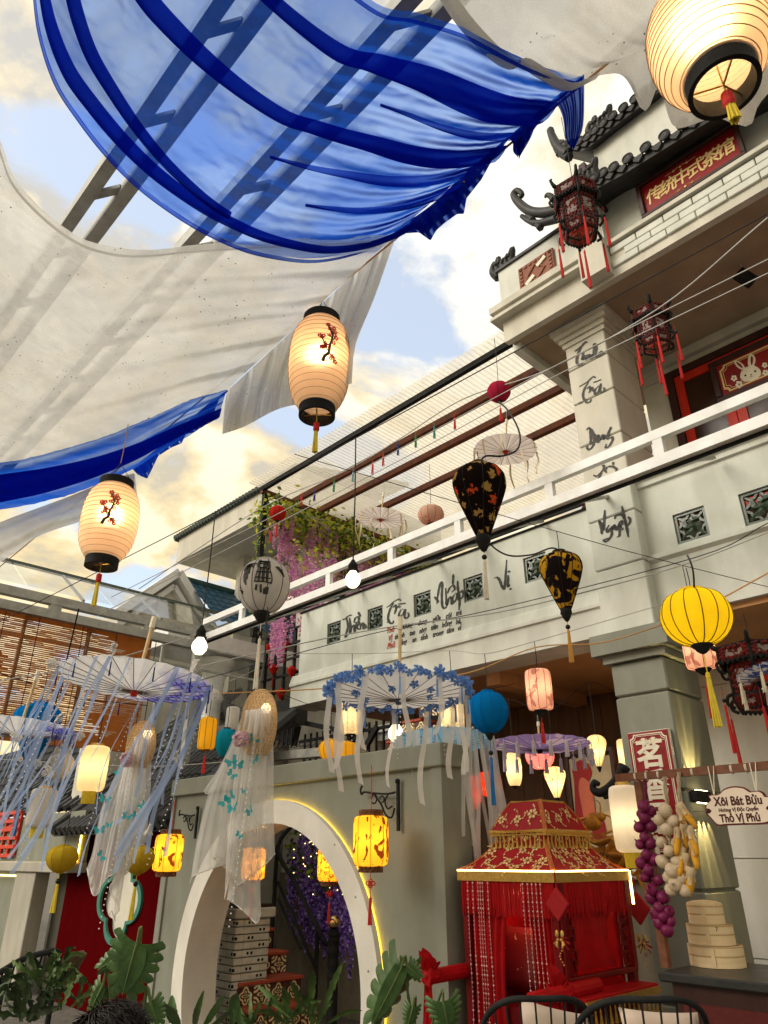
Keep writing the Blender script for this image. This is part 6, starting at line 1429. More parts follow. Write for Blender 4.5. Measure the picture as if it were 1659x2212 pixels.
# gilded dragons behind the sedan chair
def dragon(label, pts, b, flip, scale):
 P = [Vector(onb(x, y, b)) for x, y in pts]; c = catmull(P, 10); n = len(c)
 t = thing('gilt_dragon', label, 'dragon ornament', tuple(c[n // 2]), 'gilt openwork dragons')
 m_d = mat('gilt_openwork', (.60, .27, .04), (.42, .17, .02), scale=30, rough=.4, metal=.4, bump=.5, fine=90)
 rad = [scale * (.25 + .75 * math.sin(math.pi * min(1, .12 + .8 * i / n))) for i in range(n)]
 MB().tube(c, rad, 8, flat=.5).build('body', m_d, t, smooth=True)
 sp = MB()
 for i in range(2, n - 2):
  d = (c[i + 1] - c[i - 1]).normalized(); nrm = V(-d.z, 0, d.x)
  for s in (1, -1): sp.add([c[i] + nrm * s * rad[i] * .8 - d * rad[i] * .3 + V(0, -.004, 0), c[i] + nrm * s * rad[i] * .8 + d * rad[i] * .3 + V(0, -.004, 0), c[i] + nrm * s * rad[i] * (1.9 if s > 0 else 1.35) - d * rad[i] * .5 + V(0, -.004, 0)], [(0, 1, 2)])
 sp.build('fins', m_d, t)
 h = c[-1]; hd = MB(); d = (c[-1] - c[-4]).normalized(); u = V(-d.z, 0, d.x);
 hd.ball(tuple(h + d * scale), scale * 1.25, 8, 6, (1.2, .6, 1)).ball(tuple(h + d * scale * 2.3 - u * scale * .2), scale * .8, 8, 6, (1.3, .6, .8))
 for s in (1, .5): hd.tube(catmull([h + d * scale * .5 + u * scale * s, h - d * scale * 1.2 * s + u * scale * (2.0 * s), h - d * scale * 2.8 + u * scale * (2.6 * s)], 5), [scale * .25 * (1 - i / 12) for i in range(11)], 5)
 for s in (1, -1): hd.tube(catmull([h + d * scale * 2.6, h + d * scale * 3.6 + u * scale * s * 1.2, h + d * scale * 3 + u * scale * s * 2.4], 5), [scale * .16 * (1 - i / 12) for i in range(11)], 4)
 for k in range(7): hd.tube(catmull([h, h - d * scale * 2 + u * scale * (k - 3) * .7, h - d * scale * 3.4 + u * scale * (k - 3) * 1.1], 4), [scale * .2 * (1 - i / 10) for i in range(9)], 4)
 hd.build('head', m_d, t, smooth=True)
 lg = MB()
 for f in (.3, .62):
  i = int(n * f); q = c[i]
  lg.tube(catmull([q, q + V(.02, -.01, -scale * 2), q + V(-scale * 1.4, -.01, -scale * 3)], 4), [scale * .5 * (1 - i_ / 12) for i_ in range(9)], 5)
  for k in range(4): lg.tube([q + V(-scale * 1.4, -.01, -scale * 3), q + V(-scale * (2.2 - k * .5), -.01, -scale * (3.4 + .5 * math.sin(k)))], [scale * .18, scale * .04], 4)
 lg.build('legs', m_d, t)
 tf = MB(); q = c[0]; d = (c[0] - c[3]).normalized(); u = V(-d.z, 0, d.x)
 for k in range(9): tf.tube(catmull([q, q + d * scale * 1.4 + u * scale * (k - 4) * .5, q + d * scale * (2.4 + .5 * (k % 2)) + u * scale * (k - 4) * .9], 4), [scale * .18 * (1 - i / 10) for i in range(9)], 4)
 tf.build('tail_tuft', m_d, t)
dragon('gilt openwork dragon left of the sedan chair roof', [(905, 1900), (935, 1890), (925, 1870), (950, 1850), (985, 1862), (968, 1830), (990, 1812), (1010, 1825), (1000, 1795)], 5.75, 0, .05)
dragon('gilt openwork dragon right of the sedan chair roof', [(1372, 1888), (1340, 1880), (1352, 1850), (1318, 1842), (1330, 1812), (1290, 1820), (1262, 1800), (1272, 1785)], 5.5, 0, .055)
# red temple textile with a pale lotus figure
def textile():
 b = 7.2; q0, q1 = onb(1228, 1640, b), onb(1345, 1830, b)
 t = thing('painted_screen', 'framed red and coral lotus painting behind the sedan chair', 'painting', ((q0[0] + q1[0]) / 2, b, 0))
 z1, z0 = q0[2], q1[2]; a0, a1 = q0[0], q1[0]
 MB().box(a0, a1, b, b + .03, z0, z1).build('panel', mat('buff_panel', (.45, .36, .22), rough=.7), t)
 MB().box(a0 - .04, a0, b - .02, b + .04, z0, z1 + .04).box(a1, a1 + .04, b - .02, b + .04, z0, z1 + .04).box(a0 - .04, a1 + .04, b - .02, b + .04, z1 + .041, z1 + .08).build('frame', m_darkw, t)
 A = lambda x, y: onb(x, y, b - .006)
 def blob(name, pts, m, o):
  P = catmull([onb(x, y, b - o) for x, y in pts], 5, closed=True); MB().poly(P).build(name, m, t)
 blob('petal', [(1240, 1690), (1236, 1660), (1252, 1642), (1270, 1650), (1278, 1670), (1270, 1700), (1280, 1760), (1262, 1810), (1245, 1780)], mat('crimson_print', (.30, .02, .02), rough=.7), .008)
 blob('petal', [(1250, 1700), (1256, 1680), (1272, 1690), (1282, 1720), (1286, 1780), (1268, 1790), (1256, 1740)], mat('coral_print', (.55, .14, .08), rough=.7), .012)
 blob('petal', [(1300, 1760), (1330, 1755), (1345, 1790), (1330, 1830), (1300, 1815)], mat('buff_print', (.58, .42, .22), rough=.7), .008)
 blob('petal', [(1282, 1775), (1300, 1765), (1310, 1800), (1296, 1830), (1280, 1810)], mat('crimson_print', (.30, .02, .02), rough=.7), .014)
textile()
# black carved bracket arm by the pillar
tb = thing('carved_bracket', 'black carved scroll bracket left of the red vertical sign', 'bracket', onb(1320, 1700, 5.8))
mbx = MB(); PQ = lambda x, y: onb(x, y, 5.8)
mbx.tube(catmull([PQ(1350, 1655), PQ(1330, 1690), PQ(1300, 1712), PQ(1282, 1705), PQ(1284, 1690), PQ(1294, 1694)], 6), [.05 - .001 * i for i in range(31)], 7)
mbx.tube(catmull([PQ(1352, 1680), PQ(1330, 1712), PQ(1305, 1722)], 6), [.045 - .002 * i for i in range(13)], 6); mbx.build('scroll', m_black, tb, smooth=True)
# ---------------- sedan chair ----------------
def brocade(name, scale, size, seed):
 m = bpy.data.materials.new(name); m.use_nodes = True; nt = m.node_tree; L = nt.links.new; b = nt.nodes['Principled BSDF']; b.inputs['Roughness'].default_value = .55
 tc = _n(nt, 'ShaderNodeTexCoord'); mp = _n(nt, 'ShaderNodeMapping'); mp.inputs['Location'].default_value = (seed, seed * 1.3, seed * .6); L(tc.outputs['Object'], mp.inputs[0])
 n = _n(nt, 'ShaderNodeTexNoise'); n.inputs['Scale'].default_value = 46; n.inputs['Detail'].default_value = 4; L(mp.outputs[0], n.inputs['Vector'])
 v = _n(nt, 'ShaderNodeTexVoronoi'); v.inputs['Scale'].default_value = scale; v.inputs['Randomness'].default_value = .7; L(mp.outputs[0], v.inputs['Vector'])
 wv = _n(nt, 'ShaderNodeTexVoronoi'); wv.inputs['Scale'].default_value = scale * 5.5; L(mp.outputs[0], wv.inputs['Vector'])
 s = _n(nt, 'ShaderNodeMath', operation='MULTIPLY_ADD'); L(n.outputs[0], s.inputs[0]); s.inputs[1].default_value = .55; L(v.outputs['Distance'], s.inputs[2])
 s2 = _n(nt, 'ShaderNodeMath', operation='MULTIPLY_ADD'); L(wv.outputs['Distance'], s2.inputs[0]); s2.inputs[1].default_value = .30; L(s.outputs[0], s2.inputs[2])
 lt = _n(nt, 'ShaderNodeMath', operation='LESS_THAN'); L(s2.outputs[0], lt.inputs[0]); lt.inputs[1].default_value = size
 x = _n(nt, 'ShaderNodeMixRGB'); L(lt.outputs[0], x.inputs[0]); x.inputs[1].default_value = (.23, .010, .014, 1); x.inputs[2].default_value = (.66, .50, .20, 1); L(x.outputs[0], b.inputs['Base Color'])
 bp = _n(nt, 'ShaderNodeBump'); bp.inputs['Strength'].default_value = .3; bp.inputs['Distance'].default_value = .005; L(lt.outputs[0], bp.inputs['Height']); L(bp.outputs[0], b.inputs['Normal']); return m
def sedan():
 a0, a1, b0, b1 = -3.47, -2.75, 4.06, 4.89; ac, bc = (a0 + a1) / 2, (b0 + b1) / 2; ha, hb = (a1 - a0) / 2, (b1 - b0) / 2
 t = thing('sedan_chair', 'red and gold bridal sedan chair with two tiered brocade roof', 'sedan chair', (ac, bc, 0))
 m_br = mat('red_brocade', (.30, .006, .010), (.22, .004, .007), scale=26, rough=.5, bump=.3, fine=160); m_rc = mat('red_satin', (.42, .006, .010), (.30, .004, .006), scale=12, rough=.5, bump=.1, spec=.1)
 m_rd = mat('dark_red_lacquer_wood', (.15, .005, .006), (.10, .003, .004), scale=6, rough=.4, spec=.1)
 m_gt = mat('yellow_gold_braid', (.48, .29, .06), (.30, .17, .03), scale=60, rough=.4, metal=.3, bump=.5, fine=200)
 def loop(k, z, s=1.0): return [V(ac + ha * k * s, bc - hb * k * s, z), V(ac + ha * k * s, bc + hb * k * s, z), V(ac - ha * k * s, bc + hb * k * s, z), V(ac - ha * k * s, bc - hb * k * s, z)]
 fl0 = None; rs = random.Random(14); m_em = mat('gold_embroidery', (.72, .54, .26), (.58, .40, .16), scale=50, rough=.4, metal=.15, bump=.4, fine=200)
 def sprigs(S, nu, nv, du, dv):
  nonlocal fl0
  for i in range(nu):
   for j in range(nv):
    u, v = (i + .5 + (.25 if j % 2 else -.2) + rs.uniform(-.12, .12)) / nu, (j + .45 + rs.uniform(-.15, .15)) / nv
    if not (.06 < u < .94 and v < .93): continue
    if fl0 is None:
     mb = MB()
     for k in range(6):
      an = 2 * math.pi * k / 6; c_, s_ = math.cos(an), math.sin(an)
      mb.add([(.006 * c_, .006 * s_, .002), (.02 * c_ - .009 * s_, .02 * s_ + .009 * c_, .004), (.031 * c_ - .004 * s_, .031 * s_ + .004 * c_, .003), (.028 * c_, .028 * s_, .004), (.031 * c_ + .004 * s_, .031 * s_ - .004 * c_, .003), (.02 * c_ + .009 * s_, .02 * s_ - .009 * c_, .004)], [(0, 5, 4, 3, 2, 1)])
     for k in range(4):
      an = .5 + k * 1.6; l = .05 + .02 * (k % 3); P = catmull([(.02 * math.cos(an), .02 * math.sin(an), .002), (l * .7 * math.cos(an + .2), l * .7 * math.sin(an + .2), .003), (l * math.cos(an + .5), l * math.sin(an + .5), .002)], 4)
      mb.tube(P, [.0014 - .0001 * q for q in range(len(P))], 4)
      for q in (4, 7): mb.add([P[q], P[q] + V(.010, .004, .001), P[q] + V(.014, -.004, .001), P[q] + V(.004, -.006, .001)], [(0, 3, 2, 1)])
     fl0 = mb.build('embroidered_flower', m_em, t); fl0.data.transform(Matrix.Translation(Vector(FR['sedan_chair']))); o = fl0
    else: o = inst(fl0, t)
    p = S(u, v); x = (S(min(1, u + .05), v) - p).normalized(); n_ = x.cross(S(u, min(1, v + .05)) - p).normalized()
    if n_.z < 0: n_ = -n_
    y = n_.cross(x); an = rs.uniform(0, 6.28); x2 = x * math.cos(an) + y * math.sin(an); y2 = n_.cross(x2); sc2 = rs.uniform(.95, 1.3)
    Mx = Matrix((x2, y2, n_)).transposed().to_4x4(); o.matrix_basis = Matrix.Translation(p + n_ * .002 - Vector(FR['sedan_chair'])) @ Mx @ Matrix.Scale(sc2, 4)
 def hip(k0, z0, k1, z1, sagk, nm, sc_):
  for q in range(4):
   A0, A1 = loop(k0, z0)[q], loop(k0, z0)[(q + 1) % 4]; B0, B1 = loop(k1, z1)[q], loop(k1, z1)[(q + 1) % 4]
   def S(u, v):
    p = A0.lerp(A1, u).lerp(B0.lerp(B1, u), v); p.z -= sagk * math.sin(math.pi * v) - .012 * math.sin(math.pi * u) * (1 - v) * 0; p.z += sc_ * abs(2 * u - 1) ** 2 * (1 - v) * 0 ; return p
   MB().grid(S, 10, 8).build('roof_panel', m_br, t, smooth=True)
   if q in (0, 3): sprigs(S, 4 if k0 > 1 else 3, 3 if k0 > 1 else 1, A1 - A0, B0 - A0)
  for q in range(4):
   A, B = loop(k0, z0)[q], loop(k1, z1)[q]
   MB().tube([A.lerp(B, i / 8) - V(0, 0, sagk * math.sin(math.pi * i / 8) - .004) for i in range(9)], .015 if q == 0 else .006, 6).build('hip_braid', m_hb, t)
 zE = 1.53
 m_hb = mat('rust_silk_braid', (.42, .12, .03), (.30, .07, .02), scale=40, rough=.45, bump=.4)
 hip(1.04, zE, .56, 1.70, .022, 'lower', 0)
 # neck band
 for q in range(4):
  A, B = loop(.54, 1.70)[q], loop(.54, 1.70)[(q + 1) % 4]; C_, D_ = loop(.54, 1.80)[q], loop(.54, 1.80)[(q + 1) % 4]
  MB().add([A, B, D_, C_], [(0, 1, 2, 3)]).build('neck_panel', m_br, t)
  if q in (0, 3): sprigs(lambda u, v: A.lerp(B, u).lerp(C_.lerp(D_, u), v), 4, 1, 0, 0)
 hip(.62, 1.765, .34, 1.955, -.012, 'upper', 0)
 MB().add(loop(.34, 1.955), [(0, 1, 2, 3)]).build('roof_top', m_br, t)
 lp = loop(.34, 1.957); MB().tube(lp, .008, 5, closed=True).build('top_braid', m_gt, t)
 MB().tube(loop(.63, 1.765), .014, 6, closed=True).tube(loop(.63, 1.745), .008, 6, closed=True).build('eave_braid', m_gt, t)
 tas0 = None
 def tas(p, L_, r):
  nonlocal tas0
  mb = MB().lathe([(.001, 0), (r * .3, -L_ * .1), (r * .5, -L_ * .25), (r * .35, -L_ * .32), (r * .6, -L_ * .6), (r, -L_)], 8, (0, 0, 0))
  if tas0 is None:
   tas0 = mb.build('tassel', m_gt, t); tas0.data.transform(Matrix.Translation(Vector(FR['sedan_chair'])))
   o = tas0
  else: o = inst(tas0, t)
  o.location = p - Vector(FR['sedan_chair']); o.scale = (L_ / .075,) * 3
 for q in range(4):
  A, B = loop(.64, 1.74)[q], loop(.64, 1.74)[(q + 1) % 4]; n = 13
  if q in (0, 3):
   for i in range(n): tas(A.lerp(B, (i + .5) / n), .075, .011)
 # lower eave band with a light line along the top
 for q in range(4):
  A, B = loop(1.06, zE)[q], loop(1.06, zE)[(q + 1) % 4]
  o = MB().beam(A - V(0, 0, .03), B - V(0, 0, .03), .012, .055).build('eave_band', m_gt, t)
  if q in (0, 3): MB().beam(A + V(0, 0, .003), B + V(0, 0, .003), .012, .010).build('light_strip', emat('warm_led', (1, .62, .18), 5), t)
 MB().beam(loop(1.075, zE)[1] + V(0, 0, 0), loop(1.075, zE)[1] + V(0, .0, -.2), .012, .012, (0, 1, 0)).build('light_strip', emat('warm_led', (1, .62, .18), 5), t)
 # posts
 for q in range(4):
  p = loop(.95, 0)[q]; MB().box(p.x - .025, p.x + .025, p.y - .025, p.y + .025, .2, zE).build('post', m_rd, t)
 # body and seat
 MB().bevbox(a0 + .02, a1 - .02, b0 + .05, b1 - .02, .22, .80, .01).build('body', m_rd, t)
 MB().bevbox(a0 + .05, a1 - .05, b0 + .35, b1 - .06, .80, .93, .03).build('seat', m_rc, t)
 MB().bevbox(a0 + .05, a1 - .05, b1 - .10, b1 - .05, .8, 1.5, .01).build('backrest', m_rc, t)
 MB().box(a0 + .05, a0 + .08, b0 + .06, b1 - .1, .8, 1.5).build('side_panel', m_rc, t)
 # front fringe (dense red cord)
 fr = MB(); r_ = random.Random(5)
 n = 120
 for i in range(n):
  a = a0 + .0 + (a1 - a0) * i / (n - 1); fr.tube([(a, b0 - .015, zE - .05), (a + r_.uniform(-.003, .003), b0 - .015 + r_.uniform(-.004, .004), zE - .24 - .02 * r_.random())], .0034, 4)
 for i in range(n):
  b = b0 + (b1 - b0) * i / (n - 1); L_ = .16 + .05 * r_.random(); fr.tube([(a1 + .018, b, zE - .05), (a1 + .018 + r_.uniform(-.004, .004), b + r_.uniform(-.003, .003), zE - .05 - L_)], .0034, 4)
 tag(fr.build('fringe', m_rc, t), kind='stuff')
 def curtain(p, q, z1, z0, n, amp, nm='curtain'):
  p, q = Vector(p), Vector(q); d = (q - p); nr = V(-d.y, d.x, 0).normalized()
  MB().grid(lambda u, v: p.lerp(q, u * (1 - .25 * math.sin(math.pi * v * .8) * (1 if n else 0))) + nr * amp * math.sin(2 * math.pi * n * u) + V(0, 0, z1 + (z0 - z1) * v), 40, 10).build(nm, m_rc, t, smooth=True)
 curtain((a0 + .03, b0 + .02, 0), (a0 + .36, b0 + .03, 0), zE - .05, .45, 5, .014)
 curtain((a1 - .05, b0 + .03, 0), (a1 - .26, b0 + .04, 0), zE - .05, .78, 5, .014)
 curtain((a1 - .03, b0 + .08, 0), (a1 - .03, b1 - .08, 0), zE - .1, 1.0, 14, .010)
 # bead strings
 bead0 = None
 for grp, z0 in (((.05, .085, .12, .135, .15, .185), .25), ((.42, .45, .475, .50, .525), .82)):
  for i, f in enumerate(grp):
   mb = MB(); a = a0 + f * 1.25 if f < .3 else a0 + f * 1.25 - .02; z = zE - .07
   end = z0 + .06 * (i % 3)
   while z > end:
    rr = .0034 if int(z * 60) % 3 else .0062
    mb.ball((a + .004 * math.sin(z * 9), b0 - .03, z), rr, 6, 4); z -= .024
   mb.tube([(a, b0 - .03, zE - .06), (a, b0 - .03, end)], .0012, 4)
   tag(mb.build('bead_string', mat('pearl_pink', (.75, .42, .40), rough=.25, bump=0), t), kind='stuff')
 # side window fretwork on the right
 fw = MB(); A_ = a1 + .004
 zr0, zr1 = .98, zE - .06
 for b in (b0 + .03, b1 - .03): fw.box(A_ - .02, A_ + .02, b - .022, b + .022, zr0, zr1)
 def fret(b_, z_, s):
  for (x0, z0, x1, z1) in ((0, 0, .07, 0), (.07, 0, .07, .07), (.02, .07, .07, .07), (.02, .03, .02, .07), (0, .11, .09, .11), (.09, .04, .09, .11)):
   fw.beam((A_, b_ + s * x0, z_ + z0), (A_, b_ + s * x1, z_ + z1), .014, .014)
 for z_ in (1.0, 1.12, 1.24): fret(b0 + .06, z_, 1); fret(b1 - .06, z_, -1)
 for i in range(6): fw.beam((A_, b0 + .08 + i * .12, zr1 - .12), (A_, b0 + .18 + i * .12, zr1 - .12), .014, .014); fw.beam((A_, b0 + .10 + i * .12, zr1 - .15), (A_, b0 + .10 + i * .12, zr1), .012, .012)
 fw.build('window_fretwork', m_rd, t)
 MB().bevbox(a1 - .03, a1 + .03, b0 + .02, b1 - .02, .955, .985, .006).build('window_sill', m_rd, t)
 MB().bevbox(a1 - .04, a1 + .13, b0 + .0, b1 + .02, .875, .90, .006).build('side_shelf', m_rc, t)
 MB().beam((a1 + .135, b0, .868), (a1 + .135, b1 + .02, .868), .012, .035).build('shelf_braid', m_gt, t)
 n = 16
 for i in range(n): tas(V(a1 + .137, b0 + (b1 - b0 + .02) * (i + .5) / n, .85), .09, .011)
 MB().bevbox(a1 - .03, a1 + .02, b0 + .04, b1 - .02, .22, .87, .008).build('side_skirt', m_rd, t)
 # carrying poles with red bows
 for a in (a0 - .02, a1 + .03):
  pz = .965 if a < ac else .93
  MB().tube([(a, b0 + .3, pz), (a, b0 - .36, pz - .01)], .042, 12).build('carrying_pole', m_rc, t)
  bw = MB(); r2_ = random.Random(8); bq = b0 - .30 if a < ac else b0 - .06
  for k in range(9):
   an = k * .7; l = r2_.uniform(.08, .15); p = V(a, bq, pz)
   e = p + V(math.cos(an) * l * .6, -.03 + r2_.uniform(-.05, .05), math.sin(an) * l); s = V(0, .05, .02)
   bw.grid(lambda u, v: p.lerp(e, u) + s * (v - .5) * (.4 + 1.6 * math.sin(math.pi * u)) + V(0, .012 * math.sin(6 * v + k), .01 * math.sin(8 * v)), 6, 5)
  for k in (-1, 1): bw.grid(lambda u, v: V(a + k * .03 * u + .05 * (v - .5), bq - .045 + .012 * math.sin(9 * v), pz - .34 * u + .03 * math.sin(4 * v)), 8, 6)
  bw.ball((a, bq - .03, pz), .04, 8, 6); bw.build('bow', m_rc, t, smooth=True)
 bulb_light(t, 1.42, 2, (1, .6, .3), .04, .0, -.15)  # added fill light to brighten the dark cabin; no bulb is built here
 return a0, a1, b0, b1
sa0, sa1, sb0, sb1 = sedan()
# cushion inside, hanging charm
cu = MB()
def pillow(mb, c, w, h, d, rx=0, rz=0):
 M_ = Matrix.Rotation(rz, 3, 'Z') @ Matrix.Rotation(rx, 3, 'X')
 for s in (1, -1):
  def S(u, v):
   x, z = 2 * u - 1, 2 * v - 1; k = (1 - x ** 4) * (1 - z ** 4); pin = 1 - .08 * (1 - abs(x)) * 0 - .07 * (1 - (x * z) ** 2)
   return Vector(c) + M_ @ V(x * w / 2 * (1 - .06 * (1 - z * z)), s * d / 2 * k ** .5 if k > 0 else 0, z * h / 2 * (1 - .06 * (1 - x * x)))
  mb.grid(S, 14, 14)
 return mb
sc_c = onb(1112, 2090, sb0 + .25)
p_ = pillow(MB(), (sc_c[0] + .02, sb0 + .30, 1.03), .34, .36, .13, R(-14)).build('cushion', brocade('red_cushion_brocade', 11, .54, 5), None, smooth=True, org=(sc_c[0], sb0 + .3, .93)); tag(p_, 'red cushion with faint gold embroidery on the sedan seat', 'cushion')
def charm(label, a, b, z, s):
 t = thing('hanging_charm', label, 'charm', (a, b, z), 'red knotted charms')
 m_rk = mat('red_felt', (.33, .012, .016), scale=30, rough=.8);
 MB().tube([(a, b, z + .16 * s), (a, b, z + .05 * s)], .004, 4).build('cord', m_rk, t)
 MB().tr(lambda q: q.bevbox(-.05 * s, .05 * s, -.012, .012, -.05 * s, .05 * s, .004), lambda v: V(a + (v.x - v.z) * .78, b + v.y, z + (v.x + v.z) * .9 - .02)).build('diamond_sachet', m_rk, t)
 mb = MB()
 for k in (-1, 1): mb.ball((a + k * .018 * s, b - .01, z - .17 * s), .013 * s, 8, 6, (.9, .6, 1.5)).ball((a + k * .012 * s, b - .015, z - .20 * s), .009 * s, 8, 6)
 for k, q_ in [(k, q_) for k in (-1, 1) for q_ in range(4)]: mb.tube([(a + k * .014 * s, b - .012, z - .20 * s), (a + k * (.014 + .008 * q_) * s, b - .02, z - (.24 - .006 * q_) * s)], .0025, 4)
 for k in range(7): mb.ball((a + .012 * math.cos(k), b - .01, z - (.24 + .014 * k) * s), .005 * s, 6, 4)
 mb.build('gold_fish_beads', m_gold, t)
 mb = MB()
 for k in range(9): mb.tube([(a, b, z - .2 * s), (a + .05 * s * math.cos(k * .8), b + .01, z - .22 * s + .045 * s * math.sin(k * .8))], .004, 4)
 mb.build('tassel_spray', m_rk, t)
c1_ = onb(1204, 1945, sb0 - .05); charm('red diamond charm with gold fish on the sedan front corner', sa1 + .03, sb0 - .03, zb(1204, 1945, sb0 - .03), 1.0)
q = atd(1378, 1955, 4.9); charm('large red knotted charm hanging right of the sedan chair', q[0], q[1], q[2], 1.15)
# ---------------- umbrellas ----------------
m_rib = mat('umbrella_rib', (.20, .15, .12), rough=.6, bump=0)
m_ribbon_b = cloth('blue_organza', (.44, .55, .80), (.52, .66, .97), .40, (.75, .83, .97), tl=.45, weave=0)
m_ribbon_w = cloth('white_organza', (.90, .88, .86), (.95, .93, .9), .28, (.95, .94, .93), tl=.45, weave=0)
def pat_indigo(nt, vec, cd, ct):
 L = nt.links.new; s = _n(nt, 'ShaderNodeSeparateXYZ'); L(vec, s.inputs[0])
 n = _n(nt, 'ShaderNodeTexNoise'); n.inputs['Scale'].default_value = 5; n.inputs['Detail'].default_value = 6; L(vec, n.inputs['Vector'])
 wv = _n(nt, 'ShaderNodeTexWave'); wv.inputs['Scale'].default_value = 9; wv.inputs['Distortion'].default_value = 7; wv.inputs['Detail'].default_value = 3; L(vec, wv.inputs['Vector'])
 a = _n(nt, 'ShaderNodeMath', operation='MULTIPLY_ADD'); L(s.outputs[0], a.inputs[0]); a.inputs[1].default_value = .55; L(n.outputs[0], a.inputs[2])
 b = _n(nt, 'ShaderNodeMath', operation='MULTIPLY_ADD'); L(s.outputs[1], b.inputs[0]); b.inputs[1].default_value = .75; L(a.outputs[0], b.inputs[2])
 r = _n(nt, 'ShaderNodeValToRGB'); r.color_ramp.elements[0].position = .54; r.color_ramp.elements[0].color = (0, 0, 0, 1); r.color_ramp.elements[1].position = .78; L(b.outputs[0], r.inputs[0])
 w2 = _n(nt, 'ShaderNodeValToRGB'); w2.color_ramp.elements[0].position = .05; w2.color_ramp.elements[1].position = .32; w2.color_ramp.elements[0].color = (.02, .03, .16, 1); w2.color_ramp.elements[1].color = (.17, .17, .62, 1); L(wv.outputs[0], w2.inputs[0])
 def mx(c):
  x = _n(nt, 'ShaderNodeMixRGB'); L(r.outputs[0], x.inputs[0]); L(c, x.inputs[1]); L(w2.outputs[0], x.inputs[2]); return x.outputs[0]
 return mx(cd), mx(ct)
u_ind = cloth('indigo_wash_paper', (.74, .73, .72), (.86, .85, .84), .0, tl=.6, pattern=pat_indigo)
u_wht = cloth('white_oil_paper', (.74, .72, .70), (.86, .84, .82), .0, tl=.6)
u_pal = cloth('pale_pink_oil_paper', (.62, .52, .48), (.78, .68, .62), .0, tl=.6)
u_sky = cloth('sky_blue_oil_paper', (.22, .52, .78), (.30, .62, .9), .0, tl=.55)
u_vio = cloth('violet_oil_paper', (.26, .20, .52), (.42, .28, .62), .0, tl=.55, pattern=pat_blots((.75, .55, .72), 6, .55, 4, 6))
u_bw = cloth('blue_white_wave_paper', (.68, .68, .72), (.7, .7, .78), .0, tl=.5, pattern=pat_blots((.05, .08, .34), 7, .5, 1, 5, (1, 4, 1)))
GU = 'oil paper umbrellas hung upside down'
def umbrella(label, x, y, wpx, zc, m, nr=24, depth=.13, tilt=(0, 0), pole=0, polew=.012, ribbons=None, tass=None, hubm=None, tl_=.1):
 org = atd(x, y, zc); Rr = wpx / 2 / FOC * zc
 t = thing('paper_umbrella', label, 'umbrella', org, GU, face=True)
 T = Matrix.Rotation(tilt[0], 3, 'X') @ Matrix.Rotation(tilt[1], 3, 'Y'); D = depth * Rr
 P = lambda r, a, dz=0: T @ V(r * Rr * math.cos(a), r * Rr * math.sin(a), D * (r ** 1.25) + dz)
 mb = MB(); n = nr * 2
 rr = [.03, .2, .4, .6, .8, 1]; o = []
 for r in rr:
  for k in range(n):
   a = 2 * math.pi * k / n; o.append(P(r, a, (.006 if k % 2 else 0) * r))
 mb.add(o, [(i * n + k, i * n + (k + 1) % n, (i + 1) * n + (k + 1) % n, (i + 1) * n + k) for i in range(len(rr) - 1) for k in range(n)])
 mb.build('canopy', m, t, smooth=False)
 r0 = None
 for k in range(nr):
  a = 2 * math.pi * k / nr
  q = MB().tube([P(.04, a, -.005), P(.5, a, -.006), P(1.01, a, -.004)], .0023, 4)
  if wpx > 180: q.build('rib', m_rib, t)
  else:
   if r0 is None: r0 = MB()
   r0.add(q.v, q.f)
 if r0: r0.build('ribs', m_rib, t)
 MB().lathe([(.001, -.03), (.018, -.028), (.026, .0), (.03, .02), (.02, .03)], 12).build('hub', hubm or m_redw, t, smooth=True)
 if pole:
  MB().tube([T @ V(0, 0, .0), T @ V(pole * .02, 0, pole * .55), T @ V(pole * .03, 0, pole)], polew, 8).build('handle', m_pale, t)
  MB().tube([T @ V(pole * .026, 0, pole * .86), T @ V(pole * .031, 0, pole * 1.02)], polew * 1.5, 8).build('handle_grip', m_cream, t)
  MB().tube([T @ V(pole * .031, 0, pole * 1.02), T @ V(pole * .031, 0, pole * 1.35)], .002, 4).build('hanging_wire', m_wirew, t)
 return t, Rr, P
def ribbon(t, p, L_, w, sway, m, rz, twist=0, curl=.03, seed=0, name='ribbon'):
 d = V(math.cos(rz), math.sin(rz), 0) * w / 2
 def S(u, v):
  k = u; off = V(sway[0] * k * L_ + curl * math.sin(5 * k + seed) * k, sway[1] * k * L_ + curl * math.cos(4 * k + seed) * k, -L_ * k)
  c, s = math.cos(twist * k), math.sin(twist * k); dd = V(d.x * c - d.y * s, d.x * s + d.y * c, .25 * w * math.sin(3 * k + seed))
  return p + off + dd * (2 * v - 1)
 return MB().grid(S, 14, 1).build(name, m, t, smooth=True)
def small_tassels(t, P, nr, every, m, L_, r, off=0):
 for k in range(0, nr, every):
  p = P(1.0, 2 * math.pi * k / nr)
  tassel(t, p.z, L_, r, m, x=p.x, y=p.y, n=6)
rU = random.Random(21)
feather0 = None
